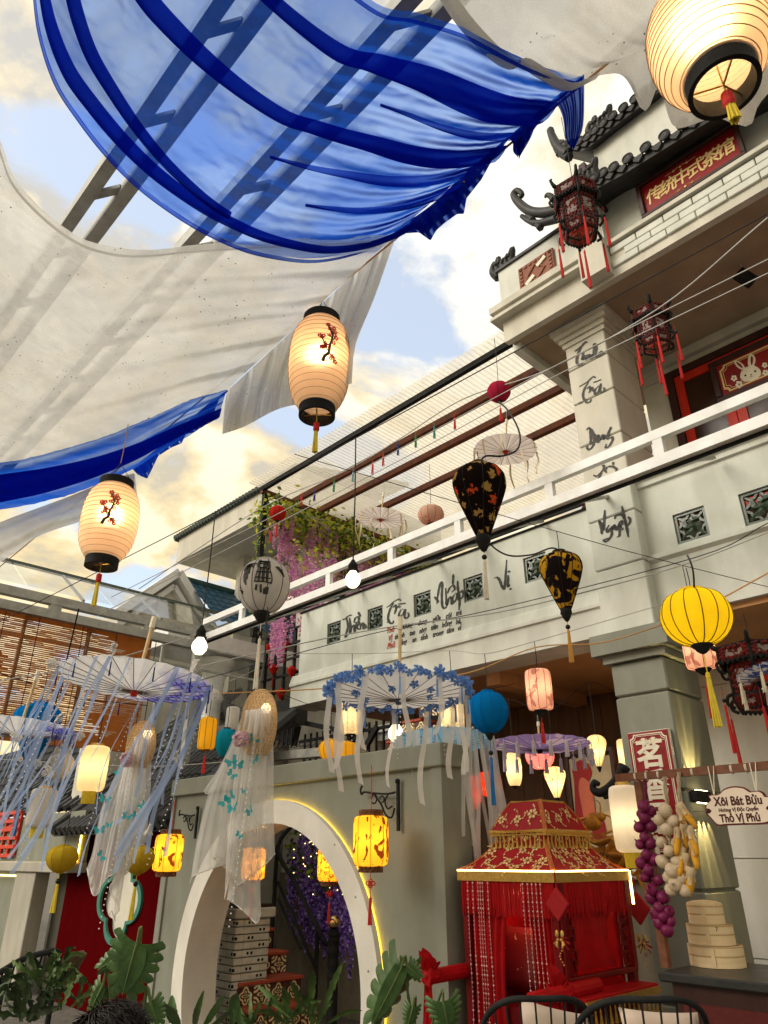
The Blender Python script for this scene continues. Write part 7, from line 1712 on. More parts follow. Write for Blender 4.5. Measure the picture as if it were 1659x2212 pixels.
def feather(t, p, s, rz):
 global feather0
 mf = cloth('white_feather', (.80, .78, .75), (.85, .82, .8), .1, tl=.4, weave=0)
 if feather0 is None:
  mb = MB()
  for k in range(10):
   u = k / 9; a = V(.0 + .06 * math.sin(2.6 * u), 0, .05 * u - .02 * u * u); l = .035 * math.sin(math.pi * (.15 + .8 * u))
   for sd in (-1, 1):
    mb.add([a, a + V(.012, sd * l * .5, -.012), a + V(.02 - .03 * u, sd * l, -.026 - .01 * u), a + V(-.006, sd * l * .55, -.006)], [(0, 1, 2, 3)])
    mb.add([a, a + V(.02, sd * l * .2, .012), a + V(-.012 * u, sd * l * .3, .03), a + V(-.014, sd * l * .15, .002)], [(0, 1, 2, 3)])
  feather0 = mb.build('feather', mf, t); o = feather0
 else: o = inst(feather0, t)
 o.location = p; o.rotation_euler = (rU.uniform(-.5, .5), rU.uniform(-.6, .6), rz); o.scale = (s, s, s)
def crystal_string(t, p, L_, sway):
 mb = MB(); n = int(L_ / .028)
 for k in range(n):
  u = k / n; mb.ball(p + V(sway[0] * u * L_, sway[1] * u * L_, -L_ * u), .0042, 5, 3)
 tag(mb.build('bead_string', mat('clear_bead', (.8, .8, .8), rough=.1, bump=0, spec=.8), t), kind='stuff')
# indigo umbrella
def indigo(label, x, y, wpx, zc, nrib_, seed, pole, tilt, hang=(.55, 1.05), sw=-.26):
 t, Rr, P = umbrella(label, x, y, wpx, zc, u_ind, 24, .14, tilt, pole)
 r = random.Random(seed)
 for k in range(24):
  a = 2 * math.pi * k / 24; p = P(1.0, a)
  if k % 2 == 0: tassel(t, p.z, .11, .008, m_navy, x=p.x, y=p.y, n=6)
  for j in range(1 + (k % 3 == 0)):
   aa = a + r.uniform(-.1, .1); p = P(.995, aa)
   L_ = r.uniform(*hang); s_ = sw + r.uniform(-.10, .06)
   ribbon(t, p, L_, r.uniform(.014, .029), (s_, r.uniform(-.05, .05)), m_ribbon_b, r.uniform(-1.2, 1.2), r.uniform(-3.5, 3.5), .05, r.uniform(0, 6))
   if r.random() < .36:
    f = r.uniform(.25, .85); feather(t, p + V(s_ * f * L_, -.012, -L_ * f), r.uniform(.6, .9), r.uniform(0, 6))
  if k % 3 == 1: crystal_string(t, P(.99, a), r.uniform(.5, 1.0), (sw, 0))
  if k % 4 == 2: feather(t, P(1.0, a) + V(0, 0, .01), .9, a)
 return t
indigo('white umbrella washed with indigo, long blue ribbons streaming left', 290, 1494, 322, 4.2, 1, 5, .47, (R(-5), R(3)))
indigo('indigo washed umbrella cut by the left edge below the blind', 38, 1590, 230, 5.4, 1, 9, .5, (R(-4), R(2)), (.4, .9), -.2)
# flower umbrella
def flower_umbrella():
 t, Rr, P = umbrella('white umbrella edged with blue flowers and white ribbons', 861, 1512, 300, 4.4, u_wht, 24, .13, (R(-4), 0), .54, .012, hubm=mat('slate_hub', (.10, .14, .22)))
 r = random.Random(2); m_f = cloth('blue_silk_petal', (.13, .27, .62), (.24, .42, .85), 0, tl=.4); fl = None
 def put(p, s):
  nonlocal fl
  if fl is None:
   mb = MB()
   for k in range(5):
    a = 2 * math.pi * k / 5
    mb.grid(lambda u, v: (lambda rr, b: V(rr * math.cos(b), rr * math.sin(b), .012 * math.sin(math.pi * u) - .006 * (2 * v - 1) ** 2))(.034 * u, a + (v - .5) * (1.2 * math.sin(math.pi * (.15 + .7 * u)))), 3, 2)
   mb.ball((0, 0, .004), .006, 5, 4); fl = mb.build('flower', m_f, t); o = fl
  else: o = inst(fl, t)
  o.location = p; o.rotation_euler = (R(90) + r.uniform(-.7, .7), r.uniform(-.6, .6), r.uniform(-.8, .8)); o.scale = (s,) * 3
 for k in range(24):
  a = 2 * math.pi * k / 24
  for rr in (1.0, 1.03): put(P(rr, a + r.uniform(-.06, .06), r.uniform(-.015, .02)), r.uniform(.8, 1.25))
  put(P(1.0, a + .13, r.uniform(-.03, .01)), r.uniform(.7, 1.1))
  if k % 2: put(P(r.uniform(.45, .85), a + .06, -.012), r.uniform(.7, 1.0))
  else: tassel(t, P(1.0, a).z, .14, .012, mat('pale_blue_thread', (.22, .38, .70), rough=.8), x=P(1.0, a).x, y=P(1.0, a).y, n=7)
  if k % 2 == 0: ribbon(t, P(.99, a + .05), r.uniform(.34, .62), .035, (r.uniform(-.08, .02), 0), m_ribbon_w, r.uniform(-.5, .5), r.uniform(-.6, .6), .03, r.uniform(0, 6))
  if k % 3 == 0: crystal_string(t, P(.98, a), .35, (0, 0))
flower_umbrella()
def sky_umbrella():
 t, Rr, P = umbrella('light blue umbrella with long white ribbons over the gate end', 960, 1612, 212, 5.6, u_sky, 24, .10, (R(-7), 0))
 r = random.Random(6)
 for k in range(24):
  a = 2 * math.pi * k / 24; p = P(1, a)
  for j in range(2): ribbon(t, P(.99, a + r.uniform(-.1, .1)), r.uniform(.65, .95), .032, (r.uniform(-.02, .10), 0), m_ribbon_w, r.uniform(-.5, .5), r.uniform(-.6, .6), .02, r.uniform(0, 6))
  if k % 2: tassel(t, p.z, .12, .010, mat('pale_blue_thread', (.22, .38, .70), rough=.8), x=p.x, y=p.y, n=6)
  MB().ball(tuple(P(1.0, a, .008)), .012, 6, 4).build('rib_cap', m_cream, t)
sky_umbrella()
def violet_umbrella():
 t, Rr, P = umbrella('violet umbrella fringed with white tassels above the sedan chair', 1166, 1620, 216, 5.7, u_vio, 20, .10, (R(-3), R(1)), .22, .009, hubm=m_black)
 small_tassels(t, P, 20, 1, mat('lilac_white_thread', (.62, .58, .66), rough=.8), .16, .030)
violet_umbrella()
tw, Rw, Pw = umbrella('blue and white wave umbrella cut by the right edge', 1652, 1462, 108, 4.3, u_bw, 18, .25, (R(-12), R(-12))); small_tassels(tw, Pw, 18, 3, m_twht, .17, .02)
def pale_umb(label, x, y, wpx, zc, seed):
 t, Rr, P = umbrella(label, x, y, wpx, zc, u_pal, 20, .05, (R(1), R(4)), .35, .008); r = random.Random(seed)
 for k in range(0, 20, 2): ribbon(t, P(1, 2 * math.pi * k / 20), r.uniform(.2, .4), .02, (0, 0), mat('straw_tassel', (.66, .55, .38), rough=.8), r.uniform(-1, 1), 2, .03, k, 'fringe')
pale_umb('pale pink umbrella under the plastic roof near the painted pillar', 1092, 975, 134, 6.6, 3)
pale_umb('pale pink umbrella under the plastic roof near the wisteria', 822, 1122, 108, 8.2, 4)
# ---------------- veiled straw hats ----------------
m_tulle = cloth('white_tulle', (.92, .91, .88), (.97, .96, .94), .45, (.98, .98, .97), tl=.5, weave=0)
m_hem = cloth('tulle_hem', (.85, .83, .8), (.88, .86, .82), .12, tl=.4, weave=0)
def veil_hat(label, hx, hy, hw, hh, zc, layers, flower, butter, hole=True):
 o = atd(hx, hy, zc); t = thing('veiled_hat', label, 'veiled hat', o, 'woven straw hats with tulle veils', face=True)
 sx, sz = hw / 2 / FOC * zc, hh / 2 / FOC * zc
 m_s = mat('straw', (.66, .48, .28), (.55, .38, .2), scale=20, rough=.7)
 mb = MB(); r = random.Random(int(hx))
 def E(a, z, k=1):
  q = math.sqrt(max(0, 1 - z * z)) ** .8; return V(sx * q * math.cos(a) * k, sx * .7 * q * math.sin(a) * k, sz * z)
 for k in range(26):
  a0 = 2 * math.pi * k / 26
  for s in (1, -1): mb.tube([E(a0 + s * 1.5 * u, .99 - 1.85 * u) for u in [i / 10 for i in range(11)]], .0022, 3)
 for k in range(20): mb.tube([E(a, .95 - 1.8 * k / 19 + r.uniform(-.02, .02)) for a in [2 * math.pi * j / 22 for j in range(22)]], .0018, 3, closed=True)
 tag(mb.build('straw_weave', m_s, t), kind='stuff')
 mb = MB(); mb.grid(lambda u, v: E(2 * math.pi * u, .97 - 1.85 * v, .985) if True else 0, 24, 14, cu=True)
 mb.build('lining', cloth('straw_gauze', (.66, .5, .32), (.74, .58, .38), .55, tl=.5, weave=0), t, smooth=True)
 if hole:
  m_d = mat('hat_opening', (.12, .10, .09)); P = [(sx * .34 * math.cos(a), sz * (-.22 + (.42 if math.sin(a) > 0 else .25) * math.sin(a))) for a in [2 * math.pi * k / 28 for k in range(28)]]
  MB().tube([(x, -sx * .66, z) for x, z in P], .008, 5, closed=True).build('face_rim', m_s, t)
  MB().poly([(x * .98, -sx * .60, z) for x, z in P]).build('opening', cloth('dark_gauze', (.15, .12, .10), (.15, .12, .1), .5, tl=.3, weave=0), t)
 MB().ball((sx * .35, 0, sz * .45), .028, 10, 6).build('bulb', emat('warm_small_bulb', (1, .70, .34), 3.0), t)
 cord_up(t, sz, .5)
 if flower:
  mf = cloth('pink_paper_flower', (.74, .52, .58), (.8, .6, .64), 0, tl=.4); mb = MB(); c = V((flower[0] - hx) / FOC * zc, -sx * .8, -(flower[1] - hy) / FOC * zc)
  for k in range(46):
   d = V(r.gauss(0, 1), -abs(r.gauss(0, 1)), r.gauss(0, 1)).normalized(); q = d.orthogonal().normalized() * .02; w_ = d.cross(q).normalized() * .02
   p = c + d * .04 * r.uniform(.6, 1.1); mb.add([p - q, p + w_ * .8 + d * .01, p + q, p - w_ + d * .006], [(0, 1, 2, 3)])
  mb.build('paper_flower', mf, t)
 Lc = lambda x, y, dz: to_local(t, atd(x, y, zc + dz))
 for i, (le, re, hem, dz, amp, n) in enumerate(layers):
  rows = 26; A = resample(le, rows); B = resample(re, rows); cols = 44; H_ = resample(hem, cols)
  y_end = (A[-1].y + B[-1].y) / 2
  def S(u, v):
   k = int(round(v * rows)); p = A[k].lerp(B[k], u); hm = H_[int(round(u * cols))]; base = A[-1].lerp(B[-1], u)
   w = v ** 2.2; x = p.x + (hm.x - base.x) * w; y = p.y + (hm.y - base.y) * w
   return Lc(x, y, dz + amp * (.35 + .65 * v) * math.sin(2 * math.pi * n * u + 1.7 * i + 1.5 * v) - .10 * math.sin(math.pi * u) * (1 - v))
  o_ = MB().grid(S, cols, rows).build('veil', m_tulle, t, smooth=True)
  MB().tube([S(k / cols, 1) for k in range(cols + 1)], .0035, 4).build('veil_hem', m_hem, o_)
  FR[o_.name] = (0, 0, 0)
 mb_ = cloth('teal_butterfly', (.03, .40, .46), (.05, .5, .55), .1, tl=.4, weave=0); b0 = None
 for x, y, s in butter:
  p = Lc(x, y, -.10)
  if b0 is None:
   mb = MB()
   for sd in (-1, 1): mb.add([(0, 0, 0), (sd * .03, -.01, .035), (sd * .05, -.015, .02), (sd * .035, -.01, 0), (sd * .04, -.008, -.022), (sd * .015, 0, -.03)], [(0, 1, 2, 3, 4, 5)])
   b0 = mb.build('butterfly', mb_, t); o = b0
  else: o = inst(b0, t)
  o.location = p; o.rotation_euler = (r.uniform(-.5, .5), r.uniform(-1, 1), r.uniform(-.9, .9)); o.scale = (s * .72,) * 3
 crystal_string(t, V(0, -sx, -sz * .6), .9, (-.06, 0))
C2 = lambda X, Y: ((440 + X / 3.253) * .86137, (1680 + Y / 3.253) * .86137)
C3 = lambda X, Y: ((180 + X / 3.687) * .86137, (1780 + Y / 3.687) * .86137)
m2 = lambda *p: [C2(*q) for q in p]; m3 = lambda *p: [C3(*q) for q in p]
veil_hat('taller veiled straw hat with pink flower and teal butterflies', *C2(680, 440), 78, 148, 4.0, [
 (m2((560, 330), (440, 620), (300, 900), (200, 1250), (150, 1560)), m2((640, 330), (600, 700), (540, 1000), (480, 1300), (440, 1520)), m2((120, 1735), (150, 1680), (300, 1620), (440, 1560), (310, 1530), (440, 1640), (500, 1700)), .04, .035, 4),
 (m2((570, 330), (500, 650), (460, 1000), (420, 1400), (400, 1700)), m2((780, 300), (800, 700), (800, 1100), (805, 1400), (810, 1500)), m2((400, 1870), (440, 1690), (500, 1560), (490, 1760), (640, 1660), (740, 1580), (812, 1500)), -.03, .04, 5),
 (m2((600, 330), (560, 700), (520, 1100), (500, 1450), (490, 1700)), m2((740, 320), (745, 700), (720, 1100), (700, 1500), (694, 1850)), m2((420, 1870), (500, 1920), (600, 2010), (660, 2066), (692, 1990), (690, 1900)), .0, .03, 3),
 (m2((540, 400), (450, 640), (370, 760), (300, 850)), m2((600, 400), (560, 640), (480, 800), (420, 900)), m2((230, 985), (260, 1010), (340, 960), (420, 940)), .08, .02, 2)],
 C2(570, 575), [(*C2(645, 560), 1), (*C2(460, 745), 1.1), (*C2(505, 775), 1.1), (*C2(460, 855), .9), (*C2(650, 735), 1), (*C2(450, 1040), 1.1), (*C2(395, 1070), 1), (*C2(470, 1130), 1.2), (*C2(610, 1150), 1), (*C2(560, 990), .7), (*C2(520, 1350), .7)])
veil_hat('lower veiled straw hat hanging before the red wall', *C3(640, 330), 62, 104, 4.3, [
 (m3((560, 250), (420, 560), (280, 900), (200, 1300), (150, 1450)), m3((620, 250), (520, 700), (420, 1000), (330, 1300), (290, 1500)), m3((140, 1460), (190, 1700), (250, 1690), (280, 1560), (330, 1500)), .05, .03, 3),
 (m3((580, 250), (460, 600), (380, 1000), (290, 1400), (250, 1600)), m3((740, 230), (730, 700), (710, 1000), (690, 1250), (670, 1300)), m3((250, 1660), (320, 1560), (420, 1500), (540, 1440), (460, 1330), (600, 1260), (670, 1250)), -.02, .035, 5),
 (m3((560, 280), (470, 700), (420, 1100), (380, 1500), (350, 1750)), m3((700, 280), (680, 700), (640, 1100), (580, 1400), (470, 1650)), m3((340, 1900), (370, 1860), (400, 1960), (400, 1900), (440, 1830), (350, 1640), (520, 1500)), .0, .03, 3)],
 C3(570, 470), [(*C3(430, 570), .8), (*C3(305, 830), 1), (*C3(260, 1110), 1), (*C3(275, 1350), 1), (*C3(510, 990), .9), (*C3(600, 975), .8), (*C3(350, 1065), .7), (*C3(650, 880), .8)], False)
# ---------------- cables ----------------
def cable(label, pts, m, r=.0045, sag=0, grp='cables strung across the yard'):
 P = [atd(x, y, z) for x, y, z in pts]
 return wire('cable', P, r, m, label, sag, 'cable', 14, grp)
cable('grey cable from the right edge down past the pillar to the roof beam', [(1659, 470, 4.2), (1420, 668, 5.2), (1180, 800, 6.2), (1000, 862, 6.8), (860, 950, 7.2), (740, 1020, 7.6), (560, 1100, 8.2), (300, 1272, 8.2)], m_wirew, .006)
cable('upper thin cable crossing before the painted pillar', [(1659, 560, 4.0), (1200, 790, 5.2), (900, 950, 6.2), (600, 1110, 7), (240, 1290, 7.5)], m_wirew, .004)
cable('lower thin cable crossing before the painted pillar', [(1659, 590, 4.0), (1200, 812, 5.2), (900, 975, 6.2), (600, 1130, 7), (210, 1330, 7.5)], m_wirew, .004)
cable('black lamp cord looping over to the black floral lantern', [(1078, 868, 5.6), (1100, 890, 5.3), (1122, 935, 5.0), (1118, 970, 4.8), (1085, 985, 4.7), (1050, 985, 4.65), (1038, 998, 4.6), (1036, 1012, 4.6)], m_wire, .007)
cable('black cord hanging between the two black lanterns', [(1040, 1140, 4.7), (1062, 1178, 4.75), (1100, 1200, 4.8), (1150, 1198, 4.9), (1190, 1184, 4.95), (1212, 1190, 5)], m_wire, .006)
cable('pale cable stretched below the verse from canopy to the right', [(430, 1440, 5.6), (690, 1382, 5.6), (860, 1352, 5.5), (1080, 1322, 5.4), (1330, 1262, 5.0), (1500, 1212, 4.7), (1659, 1150, 4.4)], m_wirew, .005)
cable('thin black cable stretched below the verse', [(430, 1470, 5.6), (800, 1370, 5.6), (1060, 1318, 5.5), (1500, 1205, 4.7), (1659, 1130, 4.4)], m_wire, .0035)
cable('orange cord slung low along the balcony beam', [(430, 1500, 5.7), (660, 1490, 5.7), (780, 1480, 5.6), (960, 1462, 5.6), (1040, 1445, 5.5), (1160, 1398, 5.3), (1290, 1390, 5.2), (1400, 1360, 5.0), (1510, 1318, 4.6), (1659, 1238, 4.3)], m_wirey, .005)
cable('black cord rising from the yellow lantern', [(1500, 1290, 4.3), (1498, 1240, 4.3), (1492, 1215, 4.35), (1485, 1200, 4.5)], m_wire, .006)
cable('dark cord from the canopy corner down to the tall veiled hat', [(575, 1330, 5.2), (572, 1420, 4.9), (556, 1500, 4.1)], m_wire, .006)
cable('black cord hanging in front of the bamboo blind', [(170, 1315, 5.2), (150, 1400, 5.3), (125, 1500, 5.4), (108, 1570, 5.5)], m_wire, .006)
cable('pale cable from the canopy corner to the left edge', [(0, 1470, 5.5), (180, 1440, 5.6), (330, 1400, 5.6), (440, 1365, 5.6)], m_wirew, .005)
cable('thin grey cable sagging behind the indigo umbrella', [(0, 1640, 6.4), (200, 1652, 6.4), (350, 1655, 6.4), (560, 1640, 6.4)], m_wirew, .004)
for i, (x, y, m_) in enumerate(((586, 1150, m_tred), (652, 1072, m_tred), (680, 1062, m_navy), (722, 1042, mat('green_thread', (.02, .25, .08), rough=.8)), (763, 1020, mat('pale_teal_thread', (.15, .35, .38), rough=.8)), (805, 1005, m_tred), (828, 985, m_tred), (860, 962, m_navy), (898, 945, mat('green_thread', (.02, .25, .08))), (938, 925, mat('sea_thread', (.03, .25, .22), rough=.8)), (982, 905, m_tred))):
 zc = 7.6 - i * .12; t = thing('string_tassel', ('crimson', 'red', 'navy', 'green', 'pale teal', 'scarlet', 'deep red', 'dark navy', 'dark green', 'sea green', 'bright red')[i] + ' tassel on the cord under the terrace roof, ' + ('beside the wisteria post', 'first past the red lantern', 'second past the red lantern', 'third past the red lantern', 'above the pale umbrella', 'over the bulb cord', 'just right of the bulb cord', 'midway along the beam', 'past midway along the beam', 'second from the rose lantern', 'by the rose lantern')[i], 'tassel', atd(x, y, zc), 'small tassels under the terrace roof', face=True)
 tassel(t, .06, .17, .02, m_, n=7)
def support(label, keys, m, r=.003, ext=1.2):
 P = []
 for k in keys:
  w = next(v for l, v in TOPS.items() if l.startswith(k)); P.append(V(w.dot(AX), w.dot(BX), w.z))
 d0, d1 = (P[0] - P[1]).normalized(), (P[-1] - P[-2]).normalized(); P = [P[0] + d0 * ext + V(0, 0, .05)] + P + [P[-1] + d1 * ext + V(0, 0, .05)]
 wire('cable', P, r, m, label, 0, 'cable', 14, 'cables strung across the yard')
support('line carrying the amber, teal and white lanterns left of the gate', ['white rabbit', 'tall white paper', 'amber cylinder', 'white cylinder lantern between'], m_wirew)
support('line carrying the ivory, blue and pink lanterns by the porch mouth', ['ivory lantern hanging under the left', 'ivory lantern hanging under the right', 'bright blue', 'pale pink printed'], m_wirew)
support('line carrying the gold black lantern and the pink cylinder', ['black lantern covered', 'pink printed'], m_wire, .003, 2)
support('line carrying the lit lanterns inside the porch', ['dark red drop', 'yellow paper', 'pale floral drop lantern glowing', 'pale floral drop lantern at', 'warm round'], m_wire)
support('line over the gate wall carrying the amber lanterns', ['amber round', 'amber lantern just', 'amber lantern beside'], m_wire)
support('line carrying the two bare bulbs', ['bare lit bulb on a long black cord at', 'bare lit bulb on a long black cord before'], m_wire, .004, 3)
# ---------------- signs ----------------
def tea_sign():
 b = 5.60; q = [onb(*p, b) for p in ((1375, 405), (1600, 265), (1613, 347), (1392, 475))]
 a0, a1 = (q[0][0] + q[3][0]) / 2, (q[1][0] + q[2][0]) / 2; z1, z0 = (q[0][2] + q[1][2]) / 2, (q[2][2] + q[3][2]) / 2
 t = thing('name_board', 'long dark red name board with gold Chinese characters under the eaves', 'sign', ((a0 + a1) / 2, b, z0))
 w = .045
 MB().bevbox(a0, a1, b - .06, b, z0, z0 + w, .006).bevbox(a0, a1, b - .06, b, z1 - w, z1, .006).bevbox(a0, a0 + w, b - .06, b, z0 + w, z1 - w, .006).bevbox(a1 - w, a1, b - .06, b, z0 + w, z1 - w, .006).build('frame', m_darkw, t)
 MB().box(a0 + w, a1 - w, b - .02, b - .004, z0 + w, z1 - w).build('board', m_redsign, t)
 s = (a1 - a0 - 2 * w); zc_ = (z0 + z1) / 2
 for i, ch in enumerate('传统中式茶馆'):
  text_mesh('character', ch, .215, m_goldp, t, (a0 + w + s * (.12 + .152 * i), b - .022, zc_ - .01), extrude=.003, offset=.003, shear=.1, sx=.86)
 for zz_, k in ((zc_ + .145, 1), (zc_ - .145, -1)):
  mb = MB(); ac = (a0 + a1) / 2 - .06
  for s_ in (-1, 1):
   mb.tube([(ac + s_ * (.02 + .03 * math.sin(u) + .016 * u), b - .024, zz_ + .014 * math.cos(2 * u)) for u in [q_ * .35 for q_ in range(12)]], .003, 4); mb.tube([(ac + s_ * .05, b - .024, zz_), (ac + s_ * .16, b - .024, zz_)], .002, 4)
  mb.ball((ac, b - .024, zz_), .014, 6, 4, (1, .3, 1)); mb.build('scroll_ornament', m_goldp, t)
 for i in range(2): MB().beam((a0 + .3 + i * .6, b, z1 - .1), (a0 + .3 + i * .6, 5.72, z1 - .1), .03, .03).build('mount', m_darkw, t)
tea_sign()
def rabbit_sign():
 b = 7.20; Z = lambda X, Y: ((1640 + X / 5.80) * .86137, (820 + Y / 5.80) * .86137); A = lambda X, Y, o=0: onb(*Z(X, Y), b - o)
 q = [A(760, 580), A(990, 1130), A(870, 620), A(1090, 1010)]
 a0 = (q[0][0] + q[1][0]) / 2; z1, z0 = q[0][2], q[1][2]; a1 = a0 + 1.25
 t = thing('rabbit_board', 'dark red framed board with an ivory rabbit head and blossoms', 'sign', ((a0 + a1) / 2, b, z0))
 w = .075
 MB().bevbox(a0, a1, b - .05, b + .015, z0, z0 + w, .01).bevbox(a0, a1, b - .05, b + .015, z1 - w, z1, .01).bevbox(a0, a0 + w, b - .05, b + .015, z0 + w, z1 - w, .01).bevbox(a1 - w, a1, b - .05, b + .015, z0 + w, z1 - w, .01).build('frame', m_darkw, t)
 MB().box(a0 + w, a1 - w, b - .03, b + .01, z0 + w, z1 - w).build('board', m_redsign, t)
 x0, x1, y0, y1 = a0 + w + .025, a1 - w - .025, z0 + w + .025, z1 - w - .025; c_ = .05
 def fr(i):
  X0, X1, Y0, Y1 = x0 + i, x1 - i, y0 + i, y1 - i; P = []
  for cx_, cy_, s0 in ((X0, Y0, 0), (X1, Y0, 1), (X1, Y1, 2), (X0, Y1, 3)):
   for k in range(7):
    an = (s0 + 1) * math.pi / 2 - k * math.pi / 12; P.append((cx_ + c_ * math.cos(an), cy_ + c_ * math.sin(an)))
  return P
 MB().ring(fr(0), fr(.018), b - .0335, b - .0305).build('border', m_goldp, t)
 MB().ring(fr(.032), fr(.037), b - .0335, b - .0305).build('border', m_goldp, t)
 def blob(nm, pts, m, o, k=6): MB().poly([V(*A(x, y, o)) for x, y in [(p.x, p.y) for p in catmull([(x, y, 0) for x, y in pts], k, closed=True)]][::1]).build(nm, m, t)
 blob('rabbit_head', [(1255, 700), (1275, 640), (1325, 595), (1385, 570), (1440, 560), (1500, 580), (1545, 625), (1560, 665), (1530, 725), (1460, 770), (1390, 790), (1310, 790), (1265, 760)], m_cream, .034)
 blob('rabbit_ear', [(1280, 620), (1220, 590), (1180, 545), (1166, 510), (1178, 490), (1220, 492), (1275, 525), (1315, 570), (1320, 600)], m_cream, .0345)
 blob('rabbit_ear', [(1378, 570), (1366, 500), (1375, 430), (1400, 395), (1430, 395), (1465, 430), (1478, 480), (1465, 540), (1440, 572)], m_cream, .0345)
 m_in = m_redsign
 blob('ear_inside', [(1285, 598), (1235, 565), (1200, 525), (1205, 508), (1245, 530), (1285, 570)], m_in, .0365)
 blob('ear_inside', [(1415, 550), (1405, 490), (1410, 440), (1422, 420), (1440, 450), (1440, 500), (1430, 545)], m_in, .0365)
 for x, y in ((1330, 705), (1472, 642)): blob('eye', [(x - 19, y), (x, y - 15), (x + 19, y), (x, y + 15)], m_ink, .0375)
 blob('nose', [(1395, 692), (1412, 684), (1425, 688), (1412, 703)], m_ink, .0375)
 mb = MB(); pl = lambda x, y: V(*A(x, y, .0375))
 for s in ([(1412, 703), (1415, 720), (1400, 728), (1385, 722)], [(1415, 720), (1432, 722), (1445, 708)], [(1255, 750), (1282, 745)], [(1262, 770), (1285, 760)], [(1540, 640), (1565, 632)], [(1540, 655), (1568, 655)]): stroke(mb, s, 6, pl, 4)
 mb.build('mouth_and_whiskers', m_ink, t)
 for x, y, r in ((1165, 745, 50), (1240, 835, 60), (1612, 555, 45), (1622, 665, 50), (1690, 760, 48)):
  mb = MB()
  for k in range(5):
   an = 2 * math.pi * k / 5 + .3; cx_, cy_ = x + r * .58 * math.cos(an), y + r * .58 * math.sin(an)
   mb.poly([pl(cx_ + r * .38 * math.cos(b_), cy_ + r * .38 * math.sin(b_)) for b_ in [2 * math.pi * j / 10 for j in range(10)]])
  o = mb.build('blossom', m_cream, t)
  MB().poly([V(*A(x + r * .16 * math.cos(b_), y + r * .16 * math.sin(b_), .039)) for b_ in [2 * math.pi * j / 10 for j in range(10)]]).build('blossom_eye', m_redsign, o)
rabbit_sign()
def vertical_sign():
 b = 5.915; q = [onb(*p, b) for p in ((1352, 1586), (1447, 1572), (1400, 1850), (1490, 1845))]
 a0, a1 = (q[0][0] + q[2][0]) / 2, (q[1][0] + q[3][0]) / 2; z1, z0 = (q[0][2] + q[1][2]) / 2, (q[2][2] + q[3][2]) / 2
 t = thing('vertical_board', 'tall dark red board with ivory characters on the olive pillar', 'sign', ((a0 + a1) / 2, b, z0))
 MB().bevbox(a0, a1, b - .015, b + .03, z0, z1, .006).build('edge', m_white, t)
 MB().box(a0 + .006, a1 - .006, b - .019, b - .0155, z0 + .006, z1 - .006).build('board', m_redsign, t)
 def fr(i, c_=.035):
  X0, X1, Y0, Y1 = a0 + i, a1 - i, z0 + i, z1 - i; P = []
  for cx_, cy_, s0 in ((X0, Y0, 0), (X1, Y0, 1), (X1, Y1, 2), (X0, Y1, 3)):
   for k in range(7):
    an = (s0 + 1) * math.pi / 2 - k * math.pi / 12; P.append((cx_ + c_ * math.cos(an), cy_ + c_ * math.sin(an)))
  return P
 MB().ring(fr(.022), fr(.030), b - .0225, b - .0195).build('border', m_cream, t); MB().ring(fr(.037), fr(.041), b - .0225, b - .0195).build('border', m_cream, t)
 ac = (a0 + a1) / 2; mb = MB(); zt = z1 - .085
 for s_ in (-1, 1):
  mb.tube([(ac + s_ * (.01 + .02 * u), b - .022, zt + .018 * math.cos(2.2 * u)) for u in [k * .3 for k in range(13)]], .003, 4); mb.tube([(ac + s_ * .08, b - .022, zt), (ac + s_ * .14, b - .022, zt)], .0025, 4); mb.tube([(ac + s_ * (.02 + .015 * math.sin(k)), b - .022, zt + .02 * math.cos(k)) for k in range(7)], .0025, 4)
 mb.build('scroll_ornament', m_cream, t)
 q_ = onb(1406, 1632, b)[2]; st = (onb(1406, 1632, b)[2] - onb(1432, 1772, b)[2]) / 2
 for i, ch in enumerate('茗香品'): text_mesh('character', ch, .25, m_cream, t, (ac, b - .021, q_ - st * i), extrude=.002, offset=.007)
 text_mesh('character', '坊', .25, m_cream, t, (ac, b - .021, q_ - st * 3), extrude=.002, offset=.007)
vertical_sign()
# wall lamp throwing beams up and down the pillar
def wall_lamp():
 q = ona(1505, 1722, PR + .012); t = thing('wall_lamp', 'black up and down wall lamp on the olive pillar', 'wall lamp', q)
 a, b, z = q
 MB().bevbox(a, a + .07, b - .13, b + .13, z - .045, z + .045, .01).build('body', m_black, t)
 for k in range(5):
  for s in (-1, 1): MB().ball((a + .045, b - .09 + .045 * k, z + s * .046), .014, 8, 4, (1, 1, .4)).build('lens', emat('lamp_lens', (1, .8, .4), 8), t)
 for s in (-1, 1):
  for k in range(4):
   l = bpy.data.lights.new('lamp_beam', 'SPOT'); l.energy = 26; l.color = (1, .74, .30); l.spot_size = R(26); l.spot_blend = .5; l.shadow_soft_size = .004
   o = bpy.data.objects.new('lamp_beam', l); col.objects.link(o); o.parent = t; o.location = V(.05, -.09 + .06 * k, .05 * s)
   o.rotation_euler = Vector((.10, (k - 1.5) * .13, -s)).to_track_quat('Z', 'Y').to_euler() if False else Vector((.17, -(k - 1.5) * .16, -s)).to_track_quat('Z', 'Y').to_euler()
wall_lamp()
sp = thing('ceiling_spotlight', 'small black spotlight under the balcony soffit', 'spotlight', onz(1608, 600, 7.09))
sa_, sb_, sz_ = onz(1600, 570, 7.1)
MB().tube([(sa_, sb_, 7.1), (sa_, sb_, 6.98)], .012, 6).build('stem', m_galv, sp); MB().beam((sa_ - .04, sb_ - .05, 6.97), (sa_ + .05, sb_ + .05, 6.84), .10, .10).build('head', m_black, sp)
